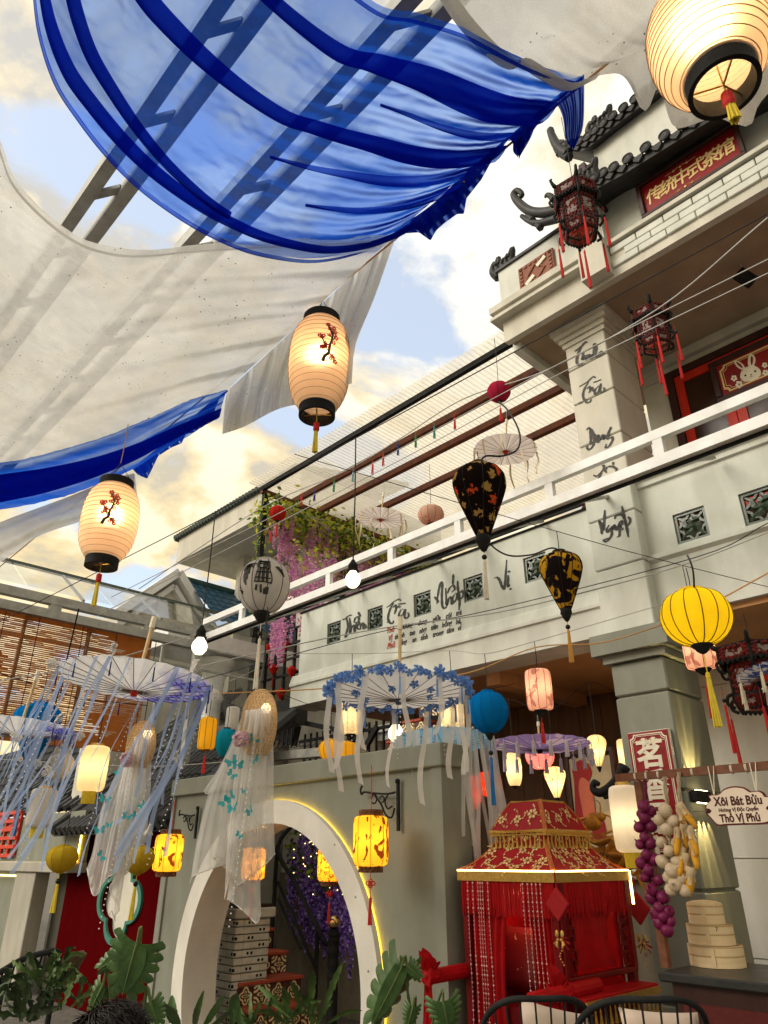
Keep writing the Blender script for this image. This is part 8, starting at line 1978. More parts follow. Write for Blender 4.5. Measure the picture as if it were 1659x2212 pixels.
# ---------------- food stand ----------------
def stand():
 c0 = onz(1419, 2099, 1.05)
 t = thing('serving_counter', 'dark red wooden counter with a black top', 'counter', (-1.4, 4.5, 0))
 MB().bevbox(c0[0], .6, 4.22, 4.95, 1.005, 1.05, .008).build('counter_top', mat('black_counter', (.03, .028, .027), (.02, .02, .02), scale=10, rough=.35), t)
 MB().box(c0[0] + .05, .55, 4.27, 4.9, 0, 1.003).build('counter_body', m_darkw, t)
 for i in range(5): MB().bevbox(c0[0] + .1 + i * .55, c0[0] + .6 + i * .55, 4.255, 4.269, .1, .92, .004).build('front_panel', mat('maroon_panel', (.10, .016, .014), (.07, .012, .01), scale=4, rough=.4), t)
 f = thing('display_frame', 'reddish timber frame that holds the hanging food strings', 'frame', onz(1440, 2085, 1.055))
 p0 = onz(1440, 2090, 1.055); b_ = p0[1]; top = onb(1362, 1688, b_);
 pt = (p0[0], b_, onb(1375, 1690, b_)[2])
 MB().beam((p0[0], b_, 1.055), (p0[0] - .0, b_, pt[2] + .0), .045, .045, (0, 1, 0)).build('post', m_wood, f)
 L_ = onb(1338, 1690, b_); Rr_ = onb(1700, 1642, b_)
 zt = (L_[2] + Rr_[2]) / 2
 MB().beam((L_[0], b_ - .03, zt), (Rr_[0] + .5, b_ - .03, zt), .03, .045).build('cross_bar', m_wood, f)
 MB().beam((Rr_[0] + .3, b_, 1.055), (Rr_[0] + .3, b_, zt), .045, .045, (0, 1, 0)).build('post', m_wood, f)
 mb = MB()
 for x in (1378, 1402, 1428, 1502, 1588, 1620):
  a = onb(x, 1680, b_)[0]; [mb.tube([(a + d, b_ - .03 + .019 * math.cos(u), zt + .027 * math.sin(u)) for u in [k * .7 for k in range(9)]], .003, 4, closed=True) for d in (0, .007)]
 mb.build('twine', m_twht, f)
 return b_ - .06, zt
SB, SZ = stand()
def string_of(name, label, cat, pts, m, seed, kind, rr, zc_b):
 x0, y0 = pts[0]; a, b, z = onb(x0, y0 - 60, zc_b); t = thing(name, label, cat, (a, b, z)); r = random.Random(seed)
 P = [onb(x, y, zc_b) for x, y in pts]; c = catmull(P, 4)
 rope = [V(onb(x0 - 4, 1692, zc_b)[0], zc_b, SZ - .02)] + c
 mb = MB()
 for ph in (0, 2.1, 4.2): mb.tube([p + V(.008 * math.cos(i * 1.3 + ph), .008 * math.sin(i * 1.3 + ph), 0) for i, p in enumerate(catmull(rope, 3))], .006, 5)
 mb.build('rope', mat('braided_rope', (.45, .36, .24), scale=30, rough=.8) if kind != 'onion' else mat('onion_rope', (.15, .02, .05), rough=.7), t)
 b0 = None; L_ = sum((c[i + 1] - c[i]).length for i in range(len(c) - 1)); n = int(L_ / (rr * 1.0)); k = 0
 for i in range(n):
  u = i / (n - 1) * (len(c) - 1); j = min(int(u), len(c) - 2); p = c[j].lerp(c[j + 1], u - j)
  for s in ((-1, 1) if i % 2 else (0,)):
   if b0 is None:
    mb = MB()
    pr = [(.001, -.98), (.25, -.95), (.62, -.75), (.92, -.38), (1, 0), (.90, .38), (.62, .68), (.30, .86), (.16, 1.05), (.12, 1.35), (.05, 1.5)]
    lobes = 9 if kind == 'garlic' else 0
    mb.lathe([(q * rr, w * rr * .92) for q, w in pr], 18, (0, 0, 0), mod=(lambda a, z: 1 + .085 * abs(math.cos(lobes * a / 2)) - .04) if lobes else None)
    b0 = mb.build(kind + '_bulb', m, t, smooth=True); b0.data.transform(Matrix.Translation(Vector(FR[t.name]))); o = b0
   else: o = inst(b0, t)
   o.location = p + V(s * rr * 1.05 + r.uniform(-.008, .008), -rr * (.7 if s == 0 else .25) + r.uniform(-.01, .01), r.uniform(-.012, .012)) - Vector(FR[t.name])
   o.rotation_euler = (r.uniform(.4, 1.5), r.uniform(-.5, .5), r.uniform(0, 6)); q = r.uniform(.85, 1.12); o.scale = (q, q, q)
 return t
m_on = mat('purple_onion_skin', (.19, .015, .075), (.11, .01, .045), scale=18, rough=.32, bump=.1, coord='obj', stretch=(6, 6, .6))
m_ga = mat('garlic_skin', (.58, .47, .33), (.46, .35, .23), scale=12, rough=.5, bump=.2, coord='obj', stretch=(6, 6, .8))
string_of('onion_string', 'long string of purple onions hanging from the timber frame', 'onion string', [(1398, 1742), (1396, 1780), (1398, 1830), (1406, 1880), (1420, 1930), (1432, 1975), (1442, 2005)], m_on, 4, 'onion', .036, SB + .02)
string_of('garlic_string', 'string of white garlic bulbs beside the onions', 'garlic string', [(1442, 1748), (1444, 1790), (1448, 1830), (1454, 1870), (1460, 1900), (1468, 1918)], m_ga, 9, 'garlic', .038, SB - .02)
def corn():
 a, b, z = onb(1478, 1760, SB); t = thing('corn_bunch', 'bunch of dried corn cobs in pale husks', 'corn bunch', (a, b, z)); r = random.Random(3)
 m_k = mat('corn_kernel', (.72, .38, .03), (.58, .26, .015), scale=60, rough=.4, bump=.6, fine=90, coord='obj'); m_h = mat('corn_husk', (.56, .43, .27), (.46, .34, .2), scale=5, rough=.7, stretch=(20, 20, 2), coord='obj')
 top = V(onb(1470, 1690, SB)[0], SB, SZ)
 end = V(*onb(1494, 1850, SB)); rp = MB()
 for ph in (0, 2.1, 4.2): rp.tube([p + V(.007 * math.cos(i * 1.3 + ph), .007 * math.sin(i * 1.3 + ph), 0) for i, p in enumerate(catmull([top, V(*onb(1470, 1770, SB)), V(*onb(1484, 1800, SB)), end], 8))], .006, 5)
 rp.build('rope', mat('braided_rope', (.45, .36, .24)), t)
 src = None
 for (x0, y0, x1, y1, s) in ((1472, 1745, 1500, 1782, 1), (1470, 1752, 1482, 1800, 1), (1464, 1795, 1462, 1838, 1), (1478, 1790, 1484, 1822, .9), (1492, 1800, 1503, 1835, 1), (1474, 1815, 1468, 1850, .9), (1496, 1825, 1505, 1868, 1), (1474, 1845, 1469, 1880, .9), (1482, 1850, 1480, 1898, 1), (1493, 1878, 1489, 1932, 1.15)):
  p, q = V(*onb(x0, y0, SB - .03 + r.uniform(-.03, .02))), V(*onb(x1, y1, SB - .03 + r.uniform(-.03, .02)))
  if src is None:
   k = MB(); k.lathe([(.001, -.11), (.014, -.105), (.021, -.07), (.025, -.02), (.025, .04), (.02, .09)], 16, mod=lambda a, z: 1 + .05 * math.cos(8 * a)); k = k.build('cob', m_k, t, smooth=True)
   h = MB()
   for j in range(5):
    a_ = j * 1.257
    h.grid(lambda u, v: V((.029 + .004 * math.sin(7 * u)) * math.cos(a_ + 1.5 * (v - .5) * (1 - .5 * u)) * (1 - .55 * max(0, .35 - u)), (.029 + .004 * math.sin(7 * u)) * math.sin(a_ + 1.5 * (v - .5) * (1 - .5 * u)),   .115 - (.10 + .03 * (j % 2)) * u), 6, 4)
   h = h.build('husk', m_h, k, smooth=True); src = (k, h)
   for o in src: o.data.transform(Matrix.Translation(Vector(FR[t.name])))
   kk = k
  else:
   kk = inst(src[0], t); hh = inst(src[1], kk)
  kk.location = (p + q) / 2 - Vector(FR[t.name]); kk.rotation_euler = (p - q).to_track_quat('Z', 'Y').to_euler(); l = (p - q).length / .22; kk.scale = (s * .80, s * .80, max(.7, l * .95))
corn()
def plaque():
 b = SB - .02; Z = lambda X, Y: onb((1560 + X / 4.533) * .86137, (1900 + Y / 4.533) * .86137, b)
 pts = [(955, 590), (965, 530), (1010, 480), (990, 430), (1080, 420), (1120, 400), (1160, 360), (1220, 335), (1290, 325), (1380, 335), (1440, 370), (1470, 385), (1560, 375), (1610, 400), (1640, 440), (1700, 450), (1740, 500), (1745, 580), (1720, 640), (1700, 700), (1690, 740), (1600, 760), (1400, 765), (1200, 772), (1110, 780), (1070, 760), (1035, 720), (1000, 680), (965, 640)]
 P = [Z(x, y) for x, y in pts]; a = sum(p[0] for p in P) / len(P); z = sum(p[2] for p in P) / len(P)
 t = thing('hanging_plaque', 'cream scalloped plaque with brown lettering hung by two strings', 'sign', (a, b, z))
 c = [(p.x, p.z) for p in catmull([(q[0], 0, q[2]) for q in P], 4, closed=True)]
 MB().prism(c, b - .008, b + .012).build('back_plate', mat('maroon_edge', (.13, .018, .016), rough=.5), t)
 inn = [(a + (x - a) * .955, z + (y - z) * .915) for x, y in c]
 MB().prism(inn, b - .013, b - .0085).build('face_plate', mat('cream_board', (.74, .62, .50), (.70, .58, .46), scale=5, rough=.6, bump=0), t)
 m_br = mat('dark_brown_ink', (.07, .012, .012), rough=.6, bump=0)
 q1, q2, q3 = Z(1325, 495), Z(1330, 592), Z(1350, 690)
 text_mesh('lettering', 'Xôi Bát Bửu', .064, m_br, t, (q1[0], b - .0135, q1[2]), extrude=.0015, offset=.0018, sx=.80)
 text_mesh('lettering', 'Hương Vị Độc Quyền', .026, m_br, t, (q2[0], b - .0135, q2[2]), extrude=.001, offset=.0008, shear=.15, sx=.9)
 text_mesh('lettering', 'Thỏ Vị Phủ', .056, m_br, t, (q3[0], b - .0135, q3[2]), extrude=.0015, offset=.0018, sx=.82)
 for s in (-1, 1):
  mb = MB(); x = q2[0] + s * .165; mb.tube([(x, b - .0145, q2[2]), (x + s * .09, b - .0145, q2[2])], .0012, 4)
  for k in range(4): mb.tube([(x - s * .006 * k, b - .0145, q2[2]), (x - s * .006 * k + s * .014, b - .0145, q2[2] + .012), ], .002, 4); mb.tube([(x - s * .006 * k, b - .0145, q2[2]), (x - s * .006 * k + s * .014, b - .0145, q2[2] - .012)], .002, 4)
  mb.build('leaf_mark', m_br, t)
 for (X, Y, X2) in ((1052, 435, 985), (1532, 400, 1470)):
  p = Z(X, Y); top = Z(X2, 150)
  for d in (-.012, .02): MB().tube([(p[0], b - .005, p[2]), (top[0] + d, b + .03, SZ + .02)], .003, 4).build('string', m_twht, t)
plaque()
def steamers():
 q = onz(1532, 2090, 1.052); g = 'stack of bamboo steamers on the counter'
 m_b = mat('steamed_bamboo', (.74, .58, .36), (.66, .50, .29), scale=4, rough=.55, stretch=(1, 1, 14)); m_l = mat('woven_bamboo_lid', (.66, .50, .28), (.54, .38, .2), scale=40, rough=.6, bump=.4)
 z = 1.052; c = V(q[0], q[1] + .12, 0)
 for i, (rad, h, lid, lab) in enumerate(((.150, .105, 0, 'wide bamboo steamer at the bottom of the stack'), (.128, .10, 1, 'middle bamboo steamer with a dark stamp'), (.100, .095, 2, 'small bamboo steamer with woven lid on top of the stack'))):
  off = V((.0, -.012, -.02)[i], 0, 0); t = thing('bamboo_steamer', lab, 'steamer', (c.x + off.x, c.y, z), g, local=True)
  MB().lathe([(rad * .94, .0), (rad, .0), (rad, h * .52), (rad * .985, h * .525), (rad * .985, h * .56), (rad * 1.0, h * .565), (rad * 1.0, h * .98), (rad * .94, h), (rad * .9, h * .8), (.001, h * .8)], 44).build('basket', m_b, t, smooth=False)
  mb = MB()
  for zz_ in (.52, .96): mb.lathe([(rad * 1.003, h * zz_ - .004), (rad * 1.01, h * zz_), (rad * 1.003, h * zz_ + .004)], 44)
  mb.build('hoop', mat('dark_bamboo_hoop', (.52, .36, .18), (.42, .28, .13), scale=8, rough=.5), t, smooth=True)
  MB().beam((rad * .3, -rad * .96, h * .1), (rad * .3, -rad * .96, h * .9), .02, .006, (0, 1, 0)).build('lap_joint', m_b, t)
  if i == 1: text_mesh('stamp', '7', .03, m_ink, t, (rad * .66, -rad * .765, h * .8), extrude=.001, rz=.7)
  if i == 2: MB().lathe([(rad * 1.0, h), (rad * .97, h + .012), (rad * .6, h + .022), (.001, h + .027)], 40).build('lid', m_l, t, smooth=True)
  z += h + .002
steamers()
# ---------------- plants ----------------
m_leaf = mat('monstera_leaf', (.075, .15, .045), (.04, .085, .025), scale=14, rough=.42, bump=.4, spec=.4, fine=40)
m_fern = mat('fern_leaf', (.10, .17, .05), (.055, .10, .03), scale=9, rough=.5)
m_fernd = mat('dark_fern_leaf', (.05, .085, .035), (.03, .05, .02), scale=9, rough=.5)
m_stem = mat('green_stem', (.12, .17, .06), rough=.5)
def monstera_leaf(t, c, d, up, L_, Wd, name='leaf', m=None, fold=.25):
 # split leaf: lobes on both sides of a midrib, each lobe its own curved blade
 d = Vector(d).normalized(); up = Vector(up); s = d.cross(up).normalized(); n = s.cross(d).normalized(); c = Vector(c); mb = MB()
 for side in (-1, 1):
  for k in range(6):
   u0, u1 = k / 6 - .03, (k + .93) / 6
   if k == 5: u1 = 1.0
   def S(u, v):
    uu = (u0 + u1) / 2 + (u - .5) * (u1 - u0) * (1 - .28 * v ** 3); w = Wd * math.sin(math.pi * (.36 + .58 * uu)) ** .8
    sweep = (.42 * uu - .16) * v * v
    p = c + d * (L_ * (uu * .92 + sweep)) + s * side * w * v * (1 - .16 * v * (2 * u - 1) ** 2) - n * (fold * w * v * v + .1 * L_ * uu * uu)
    return p
   mb.grid(S, 4, 5)
 def M_(u, v):
  w = Wd * .46 * math.sin(math.pi * (.28 + .68 * u)); x = (2 * v - 1) * w; return c + d * L_ * .97 * u + s * x - n * (.1 * L_ * u * u - .004)
 mb.grid(M_, 10, 2)
 o = mb.build(name, m or m_leaf, t, smooth=True)
 MB().tube([c + d * L_ * u - n * (.1 * L_ * u * u) + n * .006 for u in [k / 8 for k in range(9)]], [.006 * (1 - .1 * k) for k in range(9)], 5).build('midrib', m_stem, o)
 FR[o.name] = FR[t.name]; return o
def wcam(x, y, zc): return V(*atd(x, y, zc))
ptf = Vector((0, 0, 0))
def cam_dirs():
 # directions seen as right, up and towards the viewer, in place coordinates
 r = V(Vector((1, 0, 0)).dot(AX), Vector((1, 0, 0)).dot(BX), 0); u = Vector((0, -SP, CP)); f = Vector((0, -CP, -SP))
 return r, V(u.dot(AX), u.dot(BX), u.z), V(f.dot(AX), f.dot(BX), f.z)
CRt, CUp, CTo = cam_dirs()
def planter(org, label, r=.2, h=.3):
 t = thing('plant_pot', label, 'plant pot', org, local=True);
 MB().lathe([(r * .7, 0), (r, h * .9), (r * 1.06, h * .92), (r * 1.06, h), (r * .92, h), (r * .9, h * .85), (.001, h * .85)], 20).build('pot', mat('dark_clay_pot', (.10, .06, .045), (.07, .045, .035), scale=9, rough=.7), t, smooth=False)
 return t
def monstera(label, leaves, base, zc0):
 b = wcam(*base); t = thing('monstera_plant', label, 'plant', (b.x, b.y, .3));
 FR[t.name] = (b.x, b.y, .3)
 for (x, y, zc, dx, dy, L_, Wd, fold) in leaves:
  c = wcam(x, y, zc); d = (CRt * dx + CUp * dy + CTo * .15).normalized(); up = (CTo + CUp * .35).normalized()
  monstera_leaf(t, c, d, up, L_, Wd, fold=fold)
  MB().tube(catmull([V(b.x, b.y, .3), V(b.x, b.y, .3).lerp(c, .5) + V(0, 0, .12), c - d * .05, c], 5), .007, 6).build('stem', m_stem, t)
 planter((b.x, b.y, 0), 'dark clay pot under the ' + label.split(',')[0], .18, .34)
monstera('big glossy split leaf monstera, before the red wall', [(296, 2040, 3.0, -.28, -1, .215, .125, .15), (262, 2062, 3.1, -1, -.6, .12, .05, .6), (222, 2130, 3.1, -.5, -1, .12, .05, .6), (325, 2165, 3.0, .4, -.9, .1, .05, .5)], (290, 2330, 3.1), 3)
monstera('drooping monstera, at the right foot of the moon gate', [(868, 2088, 3.9, -.55, -1, .36, .11, 1.3), (880, 2086, 3.9, .6, -.5, .10, .05, .5), (892, 2175, 3.8, -.3, -1, .10, .05, .6), (958, 2165, 3.6, .2, -1, .14, .1, .6)], (900, 2330, 3.9), 3)
def frond_plant(label, base, fronds, m, seed, zc, w=.03, potl=None, wavy=.5):
 b = wcam(*base, zc); t = thing('leafy_plant', label, 'plant', (b.x, b.y, max(0.0, b.z))); FR[t.name] = (b.x, b.y, max(0.0, b.z)); r = random.Random(seed)
 for (x0, y0, x1, y1, ww) in fronds:
  p, q = wcam(x0, y0, zc + r.uniform(-.1, .1)), wcam(x1, y1, zc + r.uniform(-.2, .2)); mid = p.lerp(q, .5) + CUp * .04 * r.uniform(0, 1.5) + CTo * r.uniform(-.05, .05)
  c = catmull([p, mid, q], 7); n = len(c) - 1; d = (q - p).normalized(); s = d.cross(CTo).normalized(); ph = r.uniform(0, 6)
  def S(u, v):
   k = int(round(u * n)); e = 2 * v - 1; wd = ww * (math.sin(math.pi * (.08 + .88 * u)) ** .8) * (1 + wavy * .45 * math.sin(u * 34 + ph + (1.5 if e > 0 else 0)))
   return c[k] + s * e * wd + CTo * (.35 * abs(e) * wd + .3 * ww * math.sin(u * 20 + ph) * e * wavy)
  MB().grid(S, n, 4).build('frond', m, t, smooth=True)
 return t
def fan(cx, cy, n, l0, l1, a0, a1, w, r):
 out = []
 for k in range(n):
  a = a0 + (a1 - a0) * (k + r.uniform(-.3, .3)) / max(1, n - 1); l = r.uniform(l0, l1); x0, y0 = cx + r.uniform(-25, 25), cy + r.uniform(-12, 12)
  out.append((x0, y0, x0 + l * math.cos(a), y0 - l * math.sin(a), w * r.uniform(.7, 1.2)))
 return out
rP = random.Random(31)
fr = [(700, 2180, 740, 2078, .020), (670, 2190, 678, 2098, .022), (650, 2190, 628, 2120, .02)] + fan(620, 2205, 10, 60, 105, .3, 2.9, .02, rP) + fan(540, 2215, 6, 40, 80, .9, 2.9, .018, rP) + fan(690, 2210, 5, 50, 90, .4, 2.4, .018, rP)
tf = frond_plant('pale green ruffled fern, in front of the moon gate stairs', (630, 2260), fr, m_fern, 3, 4.3)
planter((*wcam(630, 2330, 4.3).xy, 0), 'dark clay pot under the ruffled fern', .22, .4)
fr = fan(60, 2200, 14, 50, 110, .2, 2.9, .016, rP) + fan(110, 2140, 8, 40, 75, -.4, 2.2, .013, rP) + fan(20, 2160, 7, 40, 80, .1, 2.0, .014, rP) + [(70, 2200, 60, 2060, .01), (110, 2160, 118, 2050, .012), (140, 2110, 165, 2046, .01), (90, 2105, 130, 2060, .016)]
frond_plant('tangled dark fern bush at the lower left corner', (70, 2260), fr, m_fernd, 5, 2.6, wavy=1.1)
frond_plant('spray of lighter fronds over the lower left chair back', (100, 2230), fan(95, 2130, 9, 40, 100, .0, 2.6, .012, rP) + fan(150, 2170, 6, 40, 70, .6, 2.4, .01, rP), m_fern, 6, 2.5, wavy=1.2)
frond_plant('dark broad leaves at the left foot of the moon gate', (415, 2260), [(440, 2215, 485, 2150, .03), (450, 2220, 515, 2175, .03), (380, 2215, 372, 2150, .035), (390, 2220, 350, 2165, .03), (420, 2220, 440, 2140, .02), (500, 2215, 512, 2145, .03), (520, 2215, 500, 2160, .03)], m_leaf, 8, 4.2, wavy=.15)
# ---- wisteria
def wisteria(name, label, strands, seed, leafm, petals, lw=.05):
 # strands: (top point, length, spread)
 r = random.Random(seed); a, b, z = strands[0][0]; t = thing(name, label, 'wisteria', (a, b, z)); FR[t.name] = (a, b, z)
 lf = MB(); fl = [MB() for _ in petals]
 for (p, L_, sp) in strands:
  p = Vector(p); n = int(L_ / .016)
  for k in range(n):
   u = k / n; rad = sp * (1 - .75 * u)
   for j in range(3):
    q = p + V(r.gauss(0, rad), r.gauss(0, rad * .8), -L_ * u + r.uniform(-.02, .02)); s = lw * .36 * r.uniform(.6, 1.2)
    d = V(r.gauss(0, 1), r.gauss(0, 1), r.gauss(0, 1)).normalized() * s; e = d.orthogonal().normalized() * s * .8
    fl[r.randrange(len(petals))].add([q - d, q + e, q + d, q - e], [(0, 1, 2, 3)])
 o = []
 for m, mbf in zip(petals, fl): tag(mbf.build('blossoms', m, t), kind='stuff')
 return t, lf, r
m_pk = [cloth('wisteria_pink', (.74, .30, .52), (.82, .36, .58), 0, tl=.4), cloth('wisteria_mauve', (.62, .28, .62), (.70, .34, .68), 0, tl=.4), cloth('wisteria_pale', (.80, .52, .62), (.85, .58, .66), 0, tl=.4)]
m_pp = [cloth('wisteria_violet', (.36, .18, .78), (.42, .22, .85), 0, tl=.35), cloth('wisteria_deep', (.14, .07, .40), (.17, .09, .46), 0, tl=.35), cloth('wisteria_lilac', (.58, .42, .85), (.62, .46, .88), 0, tl=.35)]
m_wl = [cloth('wisteria_leaf', (.30, .38, .05), (.46, .56, .08), 0, tl=.45), cloth('wisteria_leaf_dark', (.08, .13, .03), (.12, .2, .04), 0, tl=.45), cloth('wisteria_leaf_yellow', (.56, .54, .07), (.7, .66, .1), 0, tl=.45)]
def leaves(t, pts, n, spread, s, seed, mats):
 r = random.Random(seed); L_ = [MB() for _ in mats]
 for i in range(n):
  p = Vector(pts[r.randrange(len(pts))]) + V(r.gauss(0, spread[0]), r.gauss(0, spread[1]), r.gauss(0, spread[2])); d = V(r.gauss(0, 1), r.gauss(0, 1), r.gauss(-.3, .7)).normalized(); e = d.orthogonal().normalized(); q = s * r.uniform(.6, 1.3)
  L_[r.randrange(len(mats))].add([p, p + d * q * .5 + e * q * .22, p + d * q, p + d * q * .5 - e * q * .22], [(0, 1, 2, 3)])
 for m, mb in zip(mats, L_): tag(mb.build('foliage', m, t), kind='stuff')
rw = random.Random(77)
st = []
for k in range(130):
 u = rw.random(); b = 5.95 + 3.7 * u; st.append(((-9.12 + rw.uniform(-.2, .2), b, 6.92 + rw.uniform(-.25, .1)), rw.uniform(.28, .62) * (.65 if u < .08 else 1) + .35 * u, .05))
t_, _, _ = wisteria('pink_wisteria', 'artificial pink wisteria hanging from the terrace roof beam', st, 5, None, m_pk, .062)
leaves(t_, [(-9.1 + rw.uniform(-.1, .1), 5.95 + 3.9 * rw.random(), 6.96 - .2 * rw.random()) for _ in range(160)], 4600, (.20, .1, .15), .11, 3, m_wl)
leaves(t_, [(-9.12, 5.93, 4.9 + 2.3 * rw.random()) for _ in range(60)], 420, (.05, .05, .1), .08, 4, m_wl)
st = [((-9.0 + rw.uniform(-.4, .8), 6.4 + rw.uniform(-.2, 2.2), 6.1 + rw.uniform(-.3, .3)), rw.uniform(.5, 1.1), .06) for k in range(56)]
t_, _, _ = wisteria('pink_wisteria', 'lower mass of pink wisteria behind the balcony rail', st, 8, None, m_pk, .06)
leaves(t_, [(-9.0 + rw.uniform(-.5, .6), 6.4 + rw.uniform(-.2, 1.8), 6.2 + rw.uniform(-.2, .3)) for _ in range(30)], 420, (.16, .16, .1), .11, 5, m_wl)
st = [(onb(612 + rw.uniform(-22, 22), 1318 + rw.uniform(-22, 30), 6.5), rw.uniform(.5, .95), .045) for k in range(13)]
t_, _, _ = wisteria('pink_wisteria', 'single thick pink wisteria trail beside the black grid', st, 9, None, m_pk, .055)
st = []
for k in range(80):
 x = rw.uniform(630, 765); y = 1765 + (x - 630) * .55 + rw.uniform(0, 150); st.append((onb(x, y, 6.18 + rw.uniform(-.12, .08)), rw.uniform(.35, .75), .045))
t_, _, _ = wisteria('purple_wisteria', 'deep purple wisteria with tiny lights seen through the moon gate', st, 12, None, m_pp, .052)
leaves(t_, [onb(rw.uniform(630, 760), rw.uniform(1765, 1900), 6.1) for _ in range(26)], 520, (.09, .05, .07), .085, 6, [m_wl[1], m_wl[0], m_fernd])
mb = MB()
for k in range(46): mb.ball(onb(rw.uniform(630, 760), rw.uniform(1775, 1935), 6.02), .0055, 5, 3)
tag(mb.build('fairy_lights', emat('fairy_light', (1, .72, .25), 5), t_), kind='stuff')
# ---------------- black grid with small red lanterns, steel bridge ----------------
def grid_frame():
 b = 7.3; q0, q1 = onb(560, 1385, b), onb(648, 1395, b); zt, z0 = q0[2], onb(560, 1540, b)[2]
 t = thing('iron_grid', 'black iron grid panel left of the balcony beam', 'grid', (q0[0], b, z0)); a0, a1 = q0[0], q1[0] + .15
 for k in range(6):
  a = a0 + (a1 - a0) * k / 5; MB().box(a - .022, a + .022, b - .02, b + .02, z0 - .1, zt).build('bar', m_black, t)
 for k in range(6):
  z = z0 + (zt - z0) * k / 5; MB().box(a0, a1 + .3, b - .045, b - .0205, z - .02, z + .02).build('bar', m_black, t)
 MB().box(a0 - .16, a0 - .02, b - .07, b + .07, 0, zt + .25).build('column', m_black, t)
 for i, (x, y) in enumerate(((590, 1448), (630, 1452), (606, 1500), (583, 1402), (615, 1396))):
  p = onb(x, y, b - .12); l = thing('small_red_lantern', ('red heart lantern low on the black iron grid, ', 'red heart lantern on the right of the black iron grid, ', 'lowest red lantern on the black iron grid, ', 'topmost red lantern on the black iron grid, ', 'red lantern on the iron grid in the wisteria, ')[i] + ('left column', 'beside the beam', 'above the steel beam', 'by the post', 'half hidden')[i], 'lantern', p, 'small red lanterns on the black grid', face=True)
  MB().lathe(shade_profile('drop', .085, .16), 16).build('shade', c_red, l, smooth=True); MB().lathe([(.03, 0), (.04, .012), (.02, .03), (.001, .03)], 10, (0, 0, .08)).build('cap', m_tred, l)
  tassel(l, -.08, .22, .02, m_tred, n=6); cord_up(l, .1, .12)
grid_frame()
def bridge():
 t = thing('steel_stair_frame', 'black steel beams of an outside stair left of the beam', 'steel frame', (-8.6, 6.6, 3.0))
 for (p, q, b, w) in (((440, 1520), (640, 1590), 6.9, .30), ((545, 1545), (650, 1522), 6.6, .22)):
  MB().beam(onb(*p, b), onb(*q, b), .12, w).build('beam', m_black, t)
 b = 6.75
 for k in range(9):
  x = 560 + k * 9; p = onb(x, 1552 + k * 1.5, b); MB().beam(p, (p[0], p[1], p[2] - .35), .02, .02, (0, 1, 0)).build('baluster', m_black, t)
 q = thing('ledge_beam', 'grey painted ledge beam with curled razor wire behind the gate wall', 'beam', onb(560, 1640, 5.6))
 p0, p1 = onb(440, 1655, 5.6), onb(735, 1690, 5.2)
 MB().beam((p0[0], 5.6, 2.86), (-6.2, 5.6, 2.72), .14, .1).build('beam', m_galv, q)
 mb = MB(); L_ = []
 for i in range(200):
  u = i / 199; L_.append((p0[0] + (-6.4 - p0[0]) * u + .03 * math.cos(i * .9), 5.58 + .03 * math.sin(i * .9), 2.98 - .12 * u + .05 * math.sin(i * .9)))
 mb.tube(L_, .005, 4); mb.build('wire_coil', m_wire, q)
bridge()
# ---------------- chairs with cushions in the foreground ----------------
def wire_chair(label, x, y, zc, wpx, cush):
 c = wcam(x, y, zc); w = wpx / FOC * zc; rz = math.atan2(CTo.y, CTo.x) + math.pi / 2; zt = c.z
 t = thing('wire_chair', label, 'chair', (c.x, c.y, 0), 'black wire chairs at the front', local=True, rot=-TH)
 seat = .45
 top = [(w / 2 * math.sin(a) * (1.0), -.0 + .26 * (1 - math.cos(a)) * .9, seat + (zt - seat) * (1 if abs(a) < .3 else math.cos((abs(a) - .3) * .62) ** 1.1)) for a in [-1.75 + 3.5 * k / 26 for k in range(27)]]
 MB().tube(top, .014, 8).build('back_rail', m_black, t, smooth=True)
 for k in range(2, 26, 2):
  p = top[k]; MB().tube([p, (p[0] * .72, p[1] * .7 + .05, seat + .02)], .005, 5).build('spindle', m_black, t)
 ringp = [(w * .36 * math.cos(a), .24 + .22 * math.sin(a), seat) for a in [2 * math.pi * k / 28 for k in range(28)]]
 MB().tube(ringp, .012, 6, closed=True).build('seat_frame', m_black, t)
 MB().lathe([(.001, 0), (w * .34, 0), (w * .34, .03), (.001, .035)], 24, (0, .24, seat + .005)).build('seat', m_black, t)
 for sx in (-1, 1):
  for sy in (0, 1): MB().tube([(sx * w * .28, .1 + .28 * sy, seat), (sx * w * .34, .04 + .4 * sy, 0)], .012, 6).build('leg', m_black, t)
 q = V(*atd(cush[0], cush[1], zc + .04));
 p = to_local(t, tuple(q)); m_c = mat('cream_cushion', (.52, .42, .34), (.47, .37, .29), scale=6, rough=.9, bump=.2, fine=220)
 o = pillow(MB(), (0, 0, 0), .36, .32, .14, R(-22), cush[2]).build('cushion', m_c, None, smooth=True, org=(0, 0, 0))
 wp = W(tuple(q)); o.location = wp; o.rotation_euler = (0, R(cush[3]), 0); tag(o, cush[4], 'cushion', 'cream cushions on the wire chairs')
 return t
wire_chair('black wire chair back, nearer the sedan chair', 1172, 2158, 3.25, 248, (1205, 2262, .1, 12, 'cream cushion tilted in the left wire chair'))
wire_chair('black wire chair back, below the counter', 1405, 2160, 3.05, 300, (1440, 2275, .0, 3, 'cream cushion low in the right wire chair'))
